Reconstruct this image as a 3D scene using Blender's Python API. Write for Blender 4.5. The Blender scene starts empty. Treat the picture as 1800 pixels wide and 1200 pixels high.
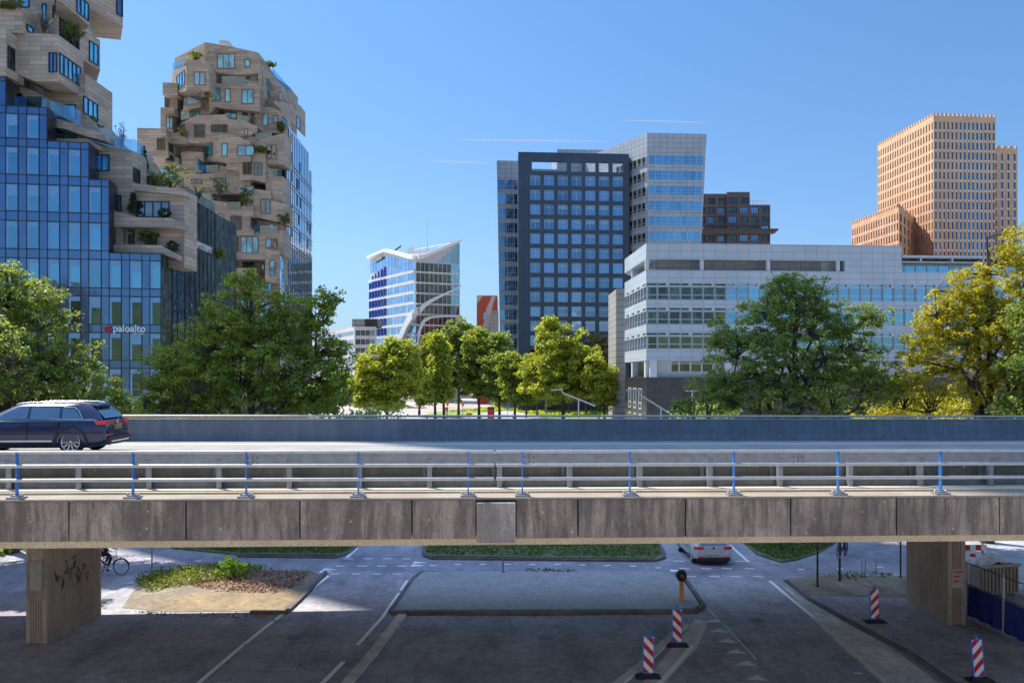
import bpy, bmesh, math, random
import numpy as np
from mathutils import Vector, Matrix
from mathutils.bvhtree import BVHTree
S = bpy.context.scene
COL = S.collection
R = math.radians
# ---------------------------------------------------------------- camera, light, exposure
CZ = 8.8            # camera height above the street
FP = 1500.0         # focal length in photo pixels (photo 1800 wide)
HY = 660.0          # horizon row
cam = bpy.data.cameras.new('camera'); camo = bpy.data.objects.new('camera', cam); COL.objects.link(camo)
camo.location = (0, 0, CZ); camo.rotation_euler = (R(90), 0, 0)
cam.sensor_width = 36; cam.lens = 30.0; cam.shift_y = 60/1800; cam.clip_end = 20000; cam.clip_start = .1
S.camera = camo
SUN_E = R(53); SUN_PHI = R(39)     # elevation; angle from -X towards +Y
sdir = Vector((-math.cos(SUN_PHI)*math.cos(SUN_E), math.sin(SUN_PHI)*math.cos(SUN_E), math.sin(SUN_E)))
sl = bpy.data.lights.new('sun', 'SUN'); sl.energy = 5.0; sl.angle = R(.5); sl.color = (1, .93, .82)
slo = bpy.data.objects.new('sun', sl); COL.objects.link(slo)
slo.rotation_euler = sdir.to_track_quat('Z', 'Y').to_euler()
W = bpy.data.worlds.new('World'); S.world = W; W.use_nodes = True
nt = W.node_tree; nt.nodes.clear()
sky = nt.nodes.new('ShaderNodeTexSky'); sky.sky_type = 'NISHITA'; sky.sun_disc = False
sky.sun_elevation = SUN_E; sky.sun_rotation = math.atan2(sdir.x, sdir.y)
sky.altitude = 0; sky.air_density = 1.0; sky.dust_density = .6; sky.ozone_density = 2.2
bg = nt.nodes.new('ShaderNodeBackground'); bg.inputs[1].default_value = .15
wo = nt.nodes.new('ShaderNodeOutputWorld')
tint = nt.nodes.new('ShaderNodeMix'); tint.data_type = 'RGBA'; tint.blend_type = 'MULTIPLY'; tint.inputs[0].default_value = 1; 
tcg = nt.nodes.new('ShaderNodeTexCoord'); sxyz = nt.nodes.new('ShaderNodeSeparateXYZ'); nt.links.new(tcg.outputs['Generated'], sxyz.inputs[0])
rmp = nt.nodes.new('ShaderNodeValToRGB'); rmp.color_ramp.elements[0].position = 0; rmp.color_ramp.elements[0].color = (.27/2.2, .36/2.2, .47/2.2, 1); e0 = rmp.color_ramp.elements.new(.14); e0.color = (.385/2.2, .49/2.2, .62/2.2, 1); e_ = rmp.color_ramp.elements.new(.42); e_.color = (.372/2.2, .565/2.2, .70/2.2, 1); rmp.color_ramp.elements[-1].position = .95; rmp.color_ramp.elements[-1].color = (.74, .8, .84, 1)  # sky tint raised towards the zenith, added for more ambient light
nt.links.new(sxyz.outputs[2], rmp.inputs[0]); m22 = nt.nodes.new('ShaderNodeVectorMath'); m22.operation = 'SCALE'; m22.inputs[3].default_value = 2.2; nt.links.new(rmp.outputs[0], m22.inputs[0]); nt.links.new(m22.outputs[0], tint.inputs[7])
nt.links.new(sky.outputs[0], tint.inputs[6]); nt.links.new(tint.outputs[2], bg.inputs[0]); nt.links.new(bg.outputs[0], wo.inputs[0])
S.view_settings.view_transform = 'Standard'; S.view_settings.look = 'None'
S.view_settings.exposure = .75; S.view_settings.gamma = 1
S.cycles.max_bounces = 7; S.cycles.transparent_max_bounces = 8
S.cycles.diffuse_bounces = 5; S.cycles.glossy_bounces = 4; S.cycles.transmission_bounces = 4
S.cycles.caustics_reflective = False; S.cycles.caustics_refractive = False

# ---------------------------------------------------------------- helpers
def gp(px, Y): return Vector(((px-900)/FP*Y, Y))
def zat(py, Y): return CZ-(py-HY)/FP*Y
def P3(px, py, Y): return Vector(((px-900)/FP*Y, Y, zat(py, Y)))
def G(px, py):
    Y = FP*CZ/(py-HY); return Vector(((px-900)/FP*Y, Y))
def tag(o, label=None, cat=None, group=None, kind=None):
    if label: o['label'] = label
    if cat: o['category'] = cat
    if group: o['group'] = group
    if kind: o['kind'] = kind
    return o
def empty(name, loc=(0, 0, 0), rz=0):
    o = bpy.data.objects.new(name, None); COL.objects.link(o)
    o.location = loc; o.rotation_euler = (0, 0, rz); o.empty_display_size = .5
    return o
def copy_tree(o, parent=None, loc=None, rz=None):
    c = o.copy(); COL.objects.link(c)
    if parent: c.parent = parent
    for ch in list(o.children): copy_tree(ch, c)
    if loc is not None: c.location = loc
    if rz is not None: c.rotation_euler = (0, 0, rz)
    return c

class MB:
    def __init__(s): s.v = []; s.f = []; s.m = []; s.sm = []
    def add(s, vs, fs, m=0, sm=False):
        b = len(s.v); s.v += [tuple(v) for v in vs]
        for f in fs: s.f.append([b+i for i in f]); s.m.append(m); s.sm.append(sm)
    def quad(s, a, b, c, d, m=0): s.add([a, b, c, d], [(0, 1, 2, 3)], m)
    def poly(s, pts, m=0): s.add(pts, [tuple(range(len(pts)))], m)
    def box(s, x0, x1, y0, y1, z0, z1, m=0, T=None):
        vs = [Vector(p) for p in ((x0,y0,z0),(x1,y0,z0),(x1,y1,z0),(x0,y1,z0),(x0,y0,z1),(x1,y0,z1),(x1,y1,z1),(x0,y1,z1))]
        if T: vs = [T @ v for v in vs]
        s.add(vs, [(0,3,2,1),(4,5,6,7),(0,1,5,4),(1,2,6,5),(2,3,7,6),(3,0,4,7)], m)
    def prism(s, pts, vec, m=0, mcap=None, mback=None):
        n = len(pts); vec = Vector(vec); a = [Vector(p) for p in pts]; b = [p+vec for p in a]
        s.add(a, [tuple(range(n))], m if mcap is None else mcap)
        s.add(b, [tuple(range(n))[::-1]], m if mback is None else mback)
        s.add(a+b, [((i+1) % n, i, i+n, (i+1) % n+n) for i in range(n)], m)
    def tube(s, pts, r, n=6, m=0, cap=True, sm=True):
        pts = [Vector(p) for p in pts]; k = len(pts)
        if not hasattr(r, '__len__'): r = [r]*k
        vs = []; ref = None
        for i, p in enumerate(pts):
            d = (pts[min(i+1, k-1)]-pts[max(i-1, 0)])
            if d.length < 1e-9: d = Vector((0, 0, 1))
            d.normalize()
            if ref is None: ref = Vector((0, 0, 1)) if abs(d.z) < .9 else Vector((1, 0, 0))
            a = d.cross(ref)
            if a.length < 1e-6: a = d.cross(Vector((.3, 1, .2)))
            a.normalize(); b = d.cross(a); ref = -b if False else ref
            for j in range(n):
                t = 2*math.pi*j/n; vs.append(p+(a*math.cos(t)+b*math.sin(t))*r[i])
        fs = [(i*n+j, i*n+(j+1) % n, (i+1)*n+(j+1) % n, (i+1)*n+j) for i in range(k-1) for j in range(n)]
        s.add(vs, fs, m, sm)
        if cap:
            s.add(vs[:n], [tuple(range(n))[::-1]], m); s.add(vs[-n:], [tuple(range(n))], m)
    def lathe(s, prof, c=(0, 0, 0), n=16, m=0, sm=True, T=None):
        vs = []
        for r, z in prof:
            for j in range(n):
                t = 2*math.pi*j/n; v = Vector((c[0]+r*math.cos(t), c[1]+r*math.sin(t), c[2]+z))
                vs.append(T @ v if T else v)
        k = len(prof)
        s.add(vs, [(i*n+j, i*n+(j+1) % n, (i+1)*n+(j+1) % n, (i+1)*n+j) for i in range(k-1) for j in range(n)], m, sm)
    def build(s, name, mats, parent=None, off=None, smooth=False):
        me = bpy.data.meshes.new(name)
        v = np.array(s.v, dtype=float).reshape(-1, 3)
        if off is not None: v = v-np.array(off)[None]
        me.from_pydata(v.tolist(), [], s.f)
        if not isinstance(mats, (list, tuple)): mats = [mats]
        for m in mats: me.materials.append(MAT[m] if isinstance(m, str) else m)
        if len(mats) > 1: me.polygons.foreach_set('material_index', s.m)
        if smooth: me.polygons.foreach_set('use_smooth', [True]*len(s.f))
        elif any(s.sm): me.polygons.foreach_set('use_smooth', s.sm)
        # metre-scaled box UVs
        uvl = me.uv_layers.new(name='UVMap')
        uv = np.zeros((len(me.loops), 2)); 
        for p in me.polygons:
            nn = p.normal
            if abs(nn.z) > .85:
                for li in p.loop_indices:
                    c = v[me.loops[li].vertex_index]; uv[li] = (c[0], c[1])
            else:
                t = Vector((-nn.y, nn.x)); t.normalize()
                if t.x < 0: t = -t
                for li in p.loop_indices:
                    c = v[me.loops[li].vertex_index]; uv[li] = (c[0]*t.x+c[1]*t.y, c[2])
        uvl.data.foreach_set('uv', uv.ravel())
        o = bpy.data.objects.new(name, me); COL.objects.link(o)
        if parent: o.parent = parent
        return o

class Pl:            # a vertical plane through two ground points, facing the camera
    def __init__(s, A, B, face=None):
        s.A = Vector(A); s.U = (Vector(B)-s.A).normalized(); s.N = Vector((-s.U.y, s.U.x))
        ref = (Vector(face) if face is not None else Vector((0, 0)))-s.A
        if s.N.dot(ref) < 0: s.N = -s.N
    def hit(s, px):
        d = Vector(((px-900)/FP, 1)); cr = lambda a, b: a.x*b.y-a.y*b.x
        t = cr(s.A, s.U)/cr(d, s.U); return (d*t-s.A).dot(s.U), t
    def uz(s, px, py): u, Y = s.hit(px); return u, zat(py, Y)
    def P(s, u, z, off=0): q = s.A+s.U*u+s.N*off; return Vector((q.x, q.y, z))
    def px(s, px, py, off=0): u, z = s.uz(px, py); return s.P(u, z, off)

def facade(mb, pl, u0, u1, z0, z1, holes, depth, m=0, mr=None, off=0):
    mr = m if mr is None else mr
    us = sorted({u0, u1} | {h[0] for h in holes} | {h[1] for h in holes})
    zs = sorted({z0, z1} | {h[2] for h in holes} | {h[3] for h in holes})
    us = [u for u in us if u0-1e-6 <= u <= u1+1e-6]; zs = [z for z in zs if z0-1e-6 <= z <= z1+1e-6]
    # row-wise merging of solid cells
    for j in range(len(zs)-1):
        zc = (zs[j]+zs[j+1])/2; run = None
        for i in range(len(us)-1):
            uc = (us[i]+us[i+1])/2
            inh = any(h[0] < uc < h[1] and h[2] < zc < h[3] for h in holes)
            if not inh: run = (us[i] if run is None else run)
            if run is not None and (inh or i == len(us)-2):
                ue = us[i] if inh else us[i+1]
                mb.quad(pl.P(run, zs[j], off), pl.P(ue, zs[j], off), pl.P(ue, zs[j+1], off), pl.P(run, zs[j+1], off), m); run = None
    for a, b, c, d in holes:
        o2 = off-depth
        mb.quad(pl.P(a,c,off), pl.P(b,c,off), pl.P(b,c,o2), pl.P(a,c,o2), mr)
        mb.quad(pl.P(a,d,o2), pl.P(b,d,o2), pl.P(b,d,off), pl.P(a,d,off), mr)
        mb.quad(pl.P(a,c,o2), pl.P(a,d,o2), pl.P(a,d,off), pl.P(a,c,off), mr)
        mb.quad(pl.P(b,c,off), pl.P(b,d,off), pl.P(b,d,o2), pl.P(b,c,o2), mr)

def pbox(mb, pl, u0, u1, z0, z1, o0, o1, m=0):
    vs = [pl.P(u0,z0,o1), pl.P(u1,z0,o1), pl.P(u1,z0,o0), pl.P(u0,z0,o0), pl.P(u0,z1,o1), pl.P(u1,z1,o1), pl.P(u1,z1,o0), pl.P(u0,z1,o0)]
    mb.add(vs, [(0,3,2,1),(4,5,6,7),(0,1,5,4),(1,2,6,5),(2,3,7,6),(3,0,4,7)], m)

class WinSet:
    def __init__(s, root, fmat, name='window', cap=100): s.root = root; s.w = []; s.fm = fmat; s.cap = cap; s.name = name
    def add(s, pl, u0, u1, z0, z1, nx=1, nz=(), off=0.0, glass='glass', fw=.06, proud=.05, fmat=None, blind=0):
        Y = pl.P((u0+u1)/2, 0).y
        s.w.append(((u1-u0)*(z1-z0)/Y/Y, pl, u0, u1, z0, z1, nx, nz, off, glass, fw, proud, fmat, blind))
    def geo(s, w, f, g, mf=0, mg=0):
        _, pl, u0, u1, z0, z1, nx, nz, off, glass, fw, pr, fm, bl = w
        o0, o1 = off-.04, off+pr
        pbox(f, pl, u0, u0+fw, z0, z1, o0, o1, mf); pbox(f, pl, u1-fw, u1, z0, z1, o0, o1, mf)
        pbox(f, pl, u0+fw, u1-fw, z0, z0+fw, o0, o1-.002, mf); pbox(f, pl, u0+fw, u1-fw, z1-fw, z1, o0, o1-.002, mf)
        for i in range(1, nx):
            uc = u0+(u1-u0)*i/nx; pbox(f, pl, uc-fw/2, uc+fw/2, z0+fw, z1-fw, o0, o1-.004, mf)
        for t in nz:
            zc = z0+(z1-z0)*t; pbox(f, pl, u0+fw, u1-fw, zc-fw/2, zc+fw/2, o0, o1-.006, mf)
        g.quad(pl.P(u0+fw*.5, z0+fw*.5, off+.012), pl.P(u1-fw*.5, z0+fw*.5, off+.012), pl.P(u1-fw*.5, z1-fw*.5, off+.012), pl.P(u0+fw*.5, z1-fw*.5, off+.012), mg)
    def flush(s):
        s.w.sort(key=lambda w: -w[0]); L = s.root.location
        for w in s.w[:s.cap]:
            f = MB(); g = MB(); s.geo(w, f, g)
            c = w[1].P((w[2]+w[3])/2, w[4])
            fo = f.build(s.name, w[12] or s.fm, s.root, off=L)
            g.build('pane', w[9], fo, off=L)
            if w[13]:
                b = MB(); pl, u0, u1, z0, z1, bh = w[1], w[2]+.05, w[3]-.05, w[4]+.05, w[5]-.05, w[13]; o = w[8]+.02
                b.add([pl.P(u0, z0, o), pl.P(u0+.2, z0, o), pl.P(u0+.2, z1-bh, o), pl.P(u1, z1-bh, o), pl.P(u1, z1, o), pl.P(u0, z1, o)], [(0, 1, 2, 3, 5), (3, 4, 5)]); b.build('blind', 'blind', fo, off=L)
        rest = s.w[s.cap:]
        if rest:
            mats = [s.fm]; f = MB()
            for w in rest:
                if w[9] not in mats: mats.append(w[9])
                if w[12] and w[12] not in mats: mats.append(w[12])
                s.geo(w, f, f, mats.index(w[12] or s.fm), mats.index(w[9]))
            tag(f.build(s.name, mats, s.root, off=L), kind='stuff')

# ---------------------------------------------------------------- materials
MAT = {}
def newmat(name):
    m = bpy.data.materials.new(name); m.use_nodes = True; n = m.node_tree.nodes; n.clear()
    o = n.new('ShaderNodeOutputMaterial'); MAT[name] = m
    return m, m.node_tree, o
def N(t, typ, **kw):
    n = t.nodes.new(typ)
    for k, v in kw.items():
        if k.startswith('i_'):
            k = k[2:]; n.inputs[int(k) if k.isdigit() else k.replace('_', ' ')].default_value = v
        else: setattr(n, k, v)
    return n
def c4(c): return (c[0], c[1], c[2], 1)
def noise(t, scale, detail=4, rough=.6, vec=None, sc=None):
    n = N(t, 'ShaderNodeTexNoise'); n.inputs['Scale'].default_value = scale; n.inputs['Detail'].default_value = detail; n.inputs['Roughness'].default_value = rough
    if vec is None: vec = N(t, 'ShaderNodeTexCoord').outputs['Object']
    if sc:
        mp = N(t, 'ShaderNodeMapping'); mp.inputs['Scale'].default_value = sc; t.links.new(vec, mp.inputs[0]); vec = mp.outputs[0]
    t.links.new(vec, n.inputs['Vector']); return n.outputs['Fac']
def ramp(t, fac, stops):
    r = N(t, 'ShaderNodeValToRGB'); e = r.color_ramp.elements
    while len(e) < len(stops): e.new(.5)
    for i, (p, c) in enumerate(stops):
        e[i].position = p; e[i].color = c4(c) if hasattr(c, '__len__') else (c, c, c, 1)
    t.links.new(fac, r.inputs[0]); return r.outputs[0]
def mix(t, fac, a, b, blend='MIX'):
    n = N(t, 'ShaderNodeMix', data_type='RGBA', blend_type=blend)
    for s_, v in ((0, fac), (6, a), (7, b)):
        if hasattr(v, 'is_linked') or isinstance(v, bpy.types.NodeSocket): t.links.new(v, n.inputs[s_])
        elif s_ == 0: n.inputs[0].default_value = v
        else: n.inputs[s_].default_value = c4(v)
    return n.outputs[2]
def finish(t, o, col, rough=.8, metal=0, bump=None, bs=.3, bd=.02, spec=None, coat=0):
    b = N(t, 'ShaderNodeBsdfPrincipled')
    if isinstance(col, bpy.types.NodeSocket): t.links.new(col, b.inputs['Base Color'])
    else: b.inputs['Base Color'].default_value = c4(col)
    if isinstance(rough, bpy.types.NodeSocket): t.links.new(rough, b.inputs['Roughness'])
    else: b.inputs['Roughness'].default_value = rough
    b.inputs['Metallic'].default_value = metal
    if spec is not None: b.inputs['Specular IOR Level'].default_value = spec
    if coat: b.inputs['Coat Weight'].default_value = coat; b.inputs['Coat Roughness'].default_value = .05
    if bump is not None:
        bp = N(t, 'ShaderNodeBump'); bp.inputs['Strength'].default_value = bs; bp.inputs['Distance'].default_value = bd
        t.links.new(bump, bp.inputs['Height']); t.links.new(bp.outputs[0], b.inputs['Normal'])
    t.links.new(b.outputs[0], o.inputs[0]); return b
def simple(name, col, rough=.6, metal=0, var=.12, scale=2.5, bump=0, coat=0, sc=None):
    m, t, o = newmat(name)
    nz = noise(t, scale, 5, .65, sc=sc)
    lo = tuple(c*(1-var) for c in col); hi = tuple(min(1, c*(1+var)) for c in col)
    cc = ramp(t, nz, [(.3, lo), (.7, hi)])
    finish(t, o, cc, rough, metal, bump=nz if bump else None, bs=bump, coat=coat)
    return m
def panels(name, col, joint, w, h, jw=.03, rough=.45, metal=0, var=.06, off=.0, offv=(0, 0), c2=None, bump=.4, ns=.15):
    m, t, o = newmat(name)
    uv = N(t, 'ShaderNodeTexCoord').outputs['UV']
    mp = N(t, 'ShaderNodeMapping'); mp.inputs['Location'].default_value = (offv[0], offv[1], 0); t.links.new(uv, mp.inputs[0])
    b = N(t, 'ShaderNodeTexBrick'); b.offset = off; b.offset_frequency = 2; b.squash = 1
    t.links.new(mp.outputs[0], b.inputs['Vector'])
    b.inputs['Scale'].default_value = 1; b.inputs['Brick Width'].default_value = w; b.inputs['Row Height'].default_value = h
    b.inputs['Mortar Size'].default_value = jw; b.inputs['Mortar Smooth'].default_value = .1; b.inputs['Bias'].default_value = 0
    c2 = c2 or tuple(c*(1-var) for c in col)
    b.inputs['Color1'].default_value = c4(col); b.inputs['Color2'].default_value = c4(c2); b.inputs['Mortar'].default_value = c4(joint)
    nz = noise(t, ns, 4, .6)
    cc = mix(t, 1.0, b.outputs['Color'], ramp(t, nz, [(.3, .82), (.7, 1.0)]), 'MULTIPLY')
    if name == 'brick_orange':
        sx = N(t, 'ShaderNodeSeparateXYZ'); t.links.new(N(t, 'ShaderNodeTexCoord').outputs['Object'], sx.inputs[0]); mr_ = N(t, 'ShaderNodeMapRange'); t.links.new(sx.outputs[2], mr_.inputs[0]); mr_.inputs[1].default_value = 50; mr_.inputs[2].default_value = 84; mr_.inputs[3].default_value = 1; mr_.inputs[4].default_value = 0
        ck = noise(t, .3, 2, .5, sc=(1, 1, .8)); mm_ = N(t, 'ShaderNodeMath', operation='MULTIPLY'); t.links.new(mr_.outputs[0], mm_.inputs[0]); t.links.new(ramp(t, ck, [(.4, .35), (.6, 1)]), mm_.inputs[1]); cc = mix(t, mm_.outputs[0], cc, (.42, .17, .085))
    finish(t, o, cc, rough, metal, bump=b.outputs['Fac'], bs=bump*.5, bd=-.02)
    return m
def glassm(name, tint, rough=.03, var=.35, interior=(.02, .03, .035), f=.8, wav=.02):
    m, t, o = newmat(name)
    gi = N(t, 'ShaderNodeNewGeometry').outputs['Random Per Island']
    oi = N(t, 'ShaderNodeObjectInfo').outputs['Random']
    ad = N(t, 'ShaderNodeMath', operation='ADD'); t.links.new(gi, ad.inputs[0]); t.links.new(oi, ad.inputs[1])
    fr = N(t, 'ShaderNodeMath', operation='FRACT'); t.links.new(ad.outputs[0], fr.inputs[0])
    cc = ramp(t, fr.outputs[0], [(0, tuple(c*(1-var) for c in tint)), (1, tint)])
    nz = noise(t, .5, 2, .5)
    g = N(t, 'ShaderNodeBsdfPrincipled'); g.inputs['Metallic'].default_value = 1; g.inputs['Roughness'].default_value = rough
    t.links.new(cc, g.inputs['Base Color'])
    bp = N(t, 'ShaderNodeBump'); bp.inputs['Strength'].default_value = wav; bp.inputs['Distance'].default_value = .6
    t.links.new(nz, bp.inputs['Height']); t.links.new(bp.outputs[0], g.inputs['Normal'])
    d = N(t, 'ShaderNodeBsdfPrincipled'); d.inputs['Roughness'].default_value = .25
    ic = ramp(t, noise(t, .9, 3, .6, sc=(1, 1, .5)), [(.42, interior), (.6, tuple(min(1, c*5) for c in interior))])
    t.links.new(ic, d.inputs['Base Color'])
    mx = N(t, 'ShaderNodeMixShader'); mx.inputs[0].default_value = f
    t.links.new(d.outputs[0], mx.inputs[1]); t.links.new(g.outputs[0], mx.inputs[2]); t.links.new(mx.outputs[0], o.inputs[0])
    return m
def clearglass(name, tint=(.55, .75, .8), a=.45):
    m, t, o = newmat(name)
    tr = N(t, 'ShaderNodeBsdfTransparent'); tr.inputs[0].default_value = c4(tint)
    g = N(t, 'ShaderNodeBsdfPrincipled'); g.inputs['Metallic'].default_value = 1; g.inputs['Roughness'].default_value = .05; g.inputs['Base Color'].default_value = (.5, .7, .8, 1)
    mx = N(t, 'ShaderNodeMixShader'); mx.inputs[0].default_value = a
    t.links.new(tr.outputs[0], mx.inputs[1]); t.links.new(g.outputs[0], mx.inputs[2]); t.links.new(mx.outputs[0], o.inputs[0])
def leafm(name, c1, c2, tr=.35, c3=None):
    m, t, o = newmat(name)
    gi = N(t, 'ShaderNodeNewGeometry').outputs['Random Per Island']
    nz = noise(t, .35, 3, .6)
    a = N(t, 'ShaderNodeMath', operation='MULTIPLY_ADD'); t.links.new(gi, a.inputs[0]); a.inputs[1].default_value = .6
    b_ = N(t, 'ShaderNodeMath', operation='MULTIPLY'); t.links.new(nz, b_.inputs[0]); b_.inputs[1].default_value = .4
    t.links.new(b_.outputs[0], a.inputs[2])
    cc = ramp(t, a.outputs[0], [(.12, c1), (.55, c2), (.8, c3 or tuple(min(1, x*1.3) for x in c2))])
    d = N(t, 'ShaderNodeBsdfPrincipled'); d.inputs['Roughness'].default_value = .5; t.links.new(cc, d.inputs['Base Color'])
    d.inputs['Specular IOR Level'].default_value = .35
    tl = N(t, 'ShaderNodeBsdfTranslucent'); t.links.new(mix(t, 1.0, cc, (1.3, 1.25, .55), 'MULTIPLY'), tl.inputs[0])
    mx = N(t, 'ShaderNodeMixShader'); mx.inputs[0].default_value = tr
    t.links.new(d.outputs[0], mx.inputs[1]); t.links.new(tl.outputs[0], mx.inputs[2]); t.links.new(mx.outputs[0], o.inputs[0])

def concretem(name, base, dark, spots=(.45, .43, .38), rough=.85, streak=.6, sscale=1.0):
    m, t, o = newmat(name)
    big = noise(t, .9*sscale, 5, .65)
    st = noise(t, 1.0, 4, .7, sc=(3.5, 3.5, .5))
    fine = noise(t, 28, 5, .7)
    c = mix(t, ramp(t, big, [(.35, 0), (.62, 1)]), dark, base)
    c = mix(t, ramp(t, st, [(.42, streak), (.6, 0)]), c, tuple(x*.55 for x in dark))
    c = mix(t, 1.0, c, ramp(t, fine, [(.25, .6), (.75, 1.25)]), 'MULTIPLY')
    v = N(t, 'ShaderNodeTexVoronoi'); v.inputs['Scale'].default_value = 3.2*sscale; t.links.new(N(t, 'ShaderNodeTexCoord').outputs['Object'], v.inputs['Vector'])
    nn = N(t, 'ShaderNodeMath', operation='ADD'); t.links.new(v.outputs['Distance'], nn.inputs[0])
    f2 = N(t, 'ShaderNodeMath', operation='MULTIPLY'); t.links.new(noise(t, 9, 4, .7), f2.inputs[0]); f2.inputs[1].default_value = .35; t.links.new(f2.outputs[0], nn.inputs[1])
    c = mix(t, ramp(t, nn.outputs[0], [(.22, .75), (.27, 0)]), c, spots)
    v2 = N(t, 'ShaderNodeTexVoronoi'); v2.inputs['Scale'].default_value = 17; t.links.new(N(t, 'ShaderNodeTexCoord').outputs['Object'], v2.inputs['Vector'])
    c = mix(t, ramp(t, v2.outputs['Distance'], [(.12, .7), (.2, 0)]), c, tuple(x*.3 for x in dark))
    finish(t, o, c, rough, bump=fine, bs=.35, bd=.01)
def asphaltm(name, base, var=.18, scale=60, patch=.35, tint=None, dark=None):
    m, t, o = newmat(name)
    f = noise(t, scale, 3, .8); b = noise(t, patch, 5, .65); s = noise(t, 3.5, 5, .7)
    base2 = dark or tuple(x*.72 for x in base)
    c = mix(t, ramp(t, b, [(.36, 0), (.64, 1)]), base2, base)
    c = mix(t, 1.0, c, ramp(t, f, [(.25, 1-var*1.6), (.75, 1+var*1.6)]), 'MULTIPLY')
    c = mix(t, 1.0, c, ramp(t, s, [(.3, 1-var), (.7, 1+var)]), 'MULTIPLY')
    vo = N(t, 'ShaderNodeTexVoronoi', feature='DISTANCE_TO_EDGE'); vo.inputs['Scale'].default_value = .33
    ob = N(t, 'ShaderNodeTexCoord').outputs['Object']; wn = N(t, 'ShaderNodeVectorMath', operation='ADD'); sc_ = N(t, 'ShaderNodeVectorMath', operation='SCALE'); sc_.inputs[3].default_value = 1.4
    nn_ = N(t, 'ShaderNodeTexNoise'); nn_.inputs['Scale'].default_value = 1.6; nn_.inputs['Detail'].default_value = 4; t.links.new(ob, nn_.inputs[0]); t.links.new(nn_.outputs['Color'], sc_.inputs[0]); t.links.new(ob, wn.inputs[0]); t.links.new(sc_.outputs[0], wn.inputs[1]); t.links.new(wn.outputs[0], vo.inputs['Vector'])
    c = mix(t, ramp(t, vo.outputs['Distance'], [(.004, .55), (.012, 0)]), c, tuple(x*.45 for x in base))
    st = noise(t, .8, 5, .75, sc=(1, .35, 1)); c = mix(t, 1.0, c, ramp(t, st, [(.38, .78), (.5, 1), (.66, 1.16)]), 'MULTIPLY')
    finish(t, o, c, .88, bump=f, bs=.4, bd=.01)

panels('alu_white', (.43, .495, .54), (.18, .19, .2), 1.71, .98, jw=.022, rough=.42, var=.04, offv=(0, .35))
simple('alu_plain', (.5, .53, .55), .4, 0, .05)
simple('alu_frame', (.5, .5, .5), .35, .3, .05)
panels('granite_black', (.045, .045, .05), (.015, .015, .015), 1.2, .9, jw=.02, rough=.25, var=.3)
panels('slab_grey', (.34, .33, .31), (.1, .1, .1), 3.2, 1.1, jw=.05, rough=.6, var=.08)
simple('louvre', (.16, .16, .17), .5, .2, .15, sc=(.1, .1, 12))
panels('dark_tower', (.05, .075, .115), (.025, .04, .065), 1.3, .6, jw=.03, rough=.35, var=.12)
panels('silver', (.42, .45, .48), (.17, .18, .2), 1.6, 1.2, jw=.05, rough=.35, var=.06)
panels('silver_lit', (.62, .61, .6), (.3, .3, .3), 1.6, 1.2, jw=.05, rough=.4, var=.05)
panels('brick_orange', (.66, .44, .27), (.38, .25, .16), 1.9, .5, jw=.05, rough=.85, var=.12, off=.5)
panels('brick_red', (.33, .11, .07), (.22, .1, .07), 1.9, .5, jw=.05, rough=.85, var=.15, off=.5)
panels('brick_brown', (.16, .11, .1), (.08, .06, .06), .9, .3, jw=.03, rough=.85, var=.2, off=.5)
simple('trim_light', (.5, .48, .44), .7, 0, .1)
panels('stone', (.52, .43, .335), (.25, .2, .16), 2.3, .46, jw=.025, rough=.75, var=.22, off=.5, ns=.25, c2=(.35, .285, .225))
simple('stone_soffit', (.4, .3, .19), .8, 0, .15)
simple('bronze', (.16, .11, .085), .4, .2, .1)
simple('black_frame', (.02, .022, .03), .35, 0, .1)
simple('terrace_shade', (.12, .11, .1), .7, 0, .3)
glassm('glass', (.24, .41, .60), .03, .45)
glassm('glass_sky', (.22, .46, .62), .03, .25, f=.92)
glassm('glass_side', (.62, .82, .98), .03, .15, f=.92, wav=.05)
glassm('glass_dark', (.10, .15, .16), .04, .4, interior=(.02, .03, .025), f=.45)
glassm('glass_stone', (.40, .70, .98), .04, .3, interior=(.02, .16, .36), f=.55)  # blue inner colour stands in for reflected sky
glassm('glass_green', (.16, .19, .12), .05, .5, interior=(.018, .024, .008), f=.7, wav=.06)  # reflected trees are put into the dark green colour
glassm('glass_opaque', (.15, .25, .40), .08, .12, f=.85, interior=(.02, .03, .06))
glassm('glass_mirror', (.35, .38, .42), .04, .3, f=.85, wav=.18)
glassm('glass_pale', (.4, .62, .9), .05, .3, f=.85, interior=(.12, .16, .2))
glassm('glass_car', (.3, .42, .5), .02, .1, f=.55, wav=0, interior=(.015, .02, .02))
clearglass('balustrade', (.5, .72, .78), .38)
simple('blind', (.2, .38, .55), .25, .5, .05)
simple('white_steel', (.78, .77, .74), .4, 0, .04)
simple('blue_fin', (.05, .12, .5), .35, 0, .1)
concretem('fascia_concrete', (.47, .355, .26), (.25, .18, .14), streak=.85)
concretem('block_concrete', (.52, .43, .34), (.3, .24, .19), streak=.5)
concretem('kerb_concrete', (.35, .295, .23), (.26, .215, .165), streak=0, spots=(.42, .38, .3))
concretem('girder_concrete', (.72, .57, .38), (.62, .48, .31), streak=.0, spots=(.6, .5, .33))
concretem('pier_concrete', (.50, .42, .345), (.37, .305, .255), streak=.22, spots=(.32, .26, .2), sscale=.5)
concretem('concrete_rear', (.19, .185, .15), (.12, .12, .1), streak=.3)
concretem('platform_concrete', (.75, .72, .66), (.66, .63, .57), streak=.0, spots=(.7, .68, .62))
concretem('deck_road', (.32, .305, .28), (.25, .24, .22), streak=0, spots=(.34, .32, .3))
concretem('kerb_stone', (.2, .18, .16), (.1, .085, .075), streak=0)
simple('rail_steel', (.46, .44, .41), .4, .5, .12, 6)
simple('galvanised', (.27, .28, .3), .5, .35, .2, 5)
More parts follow.
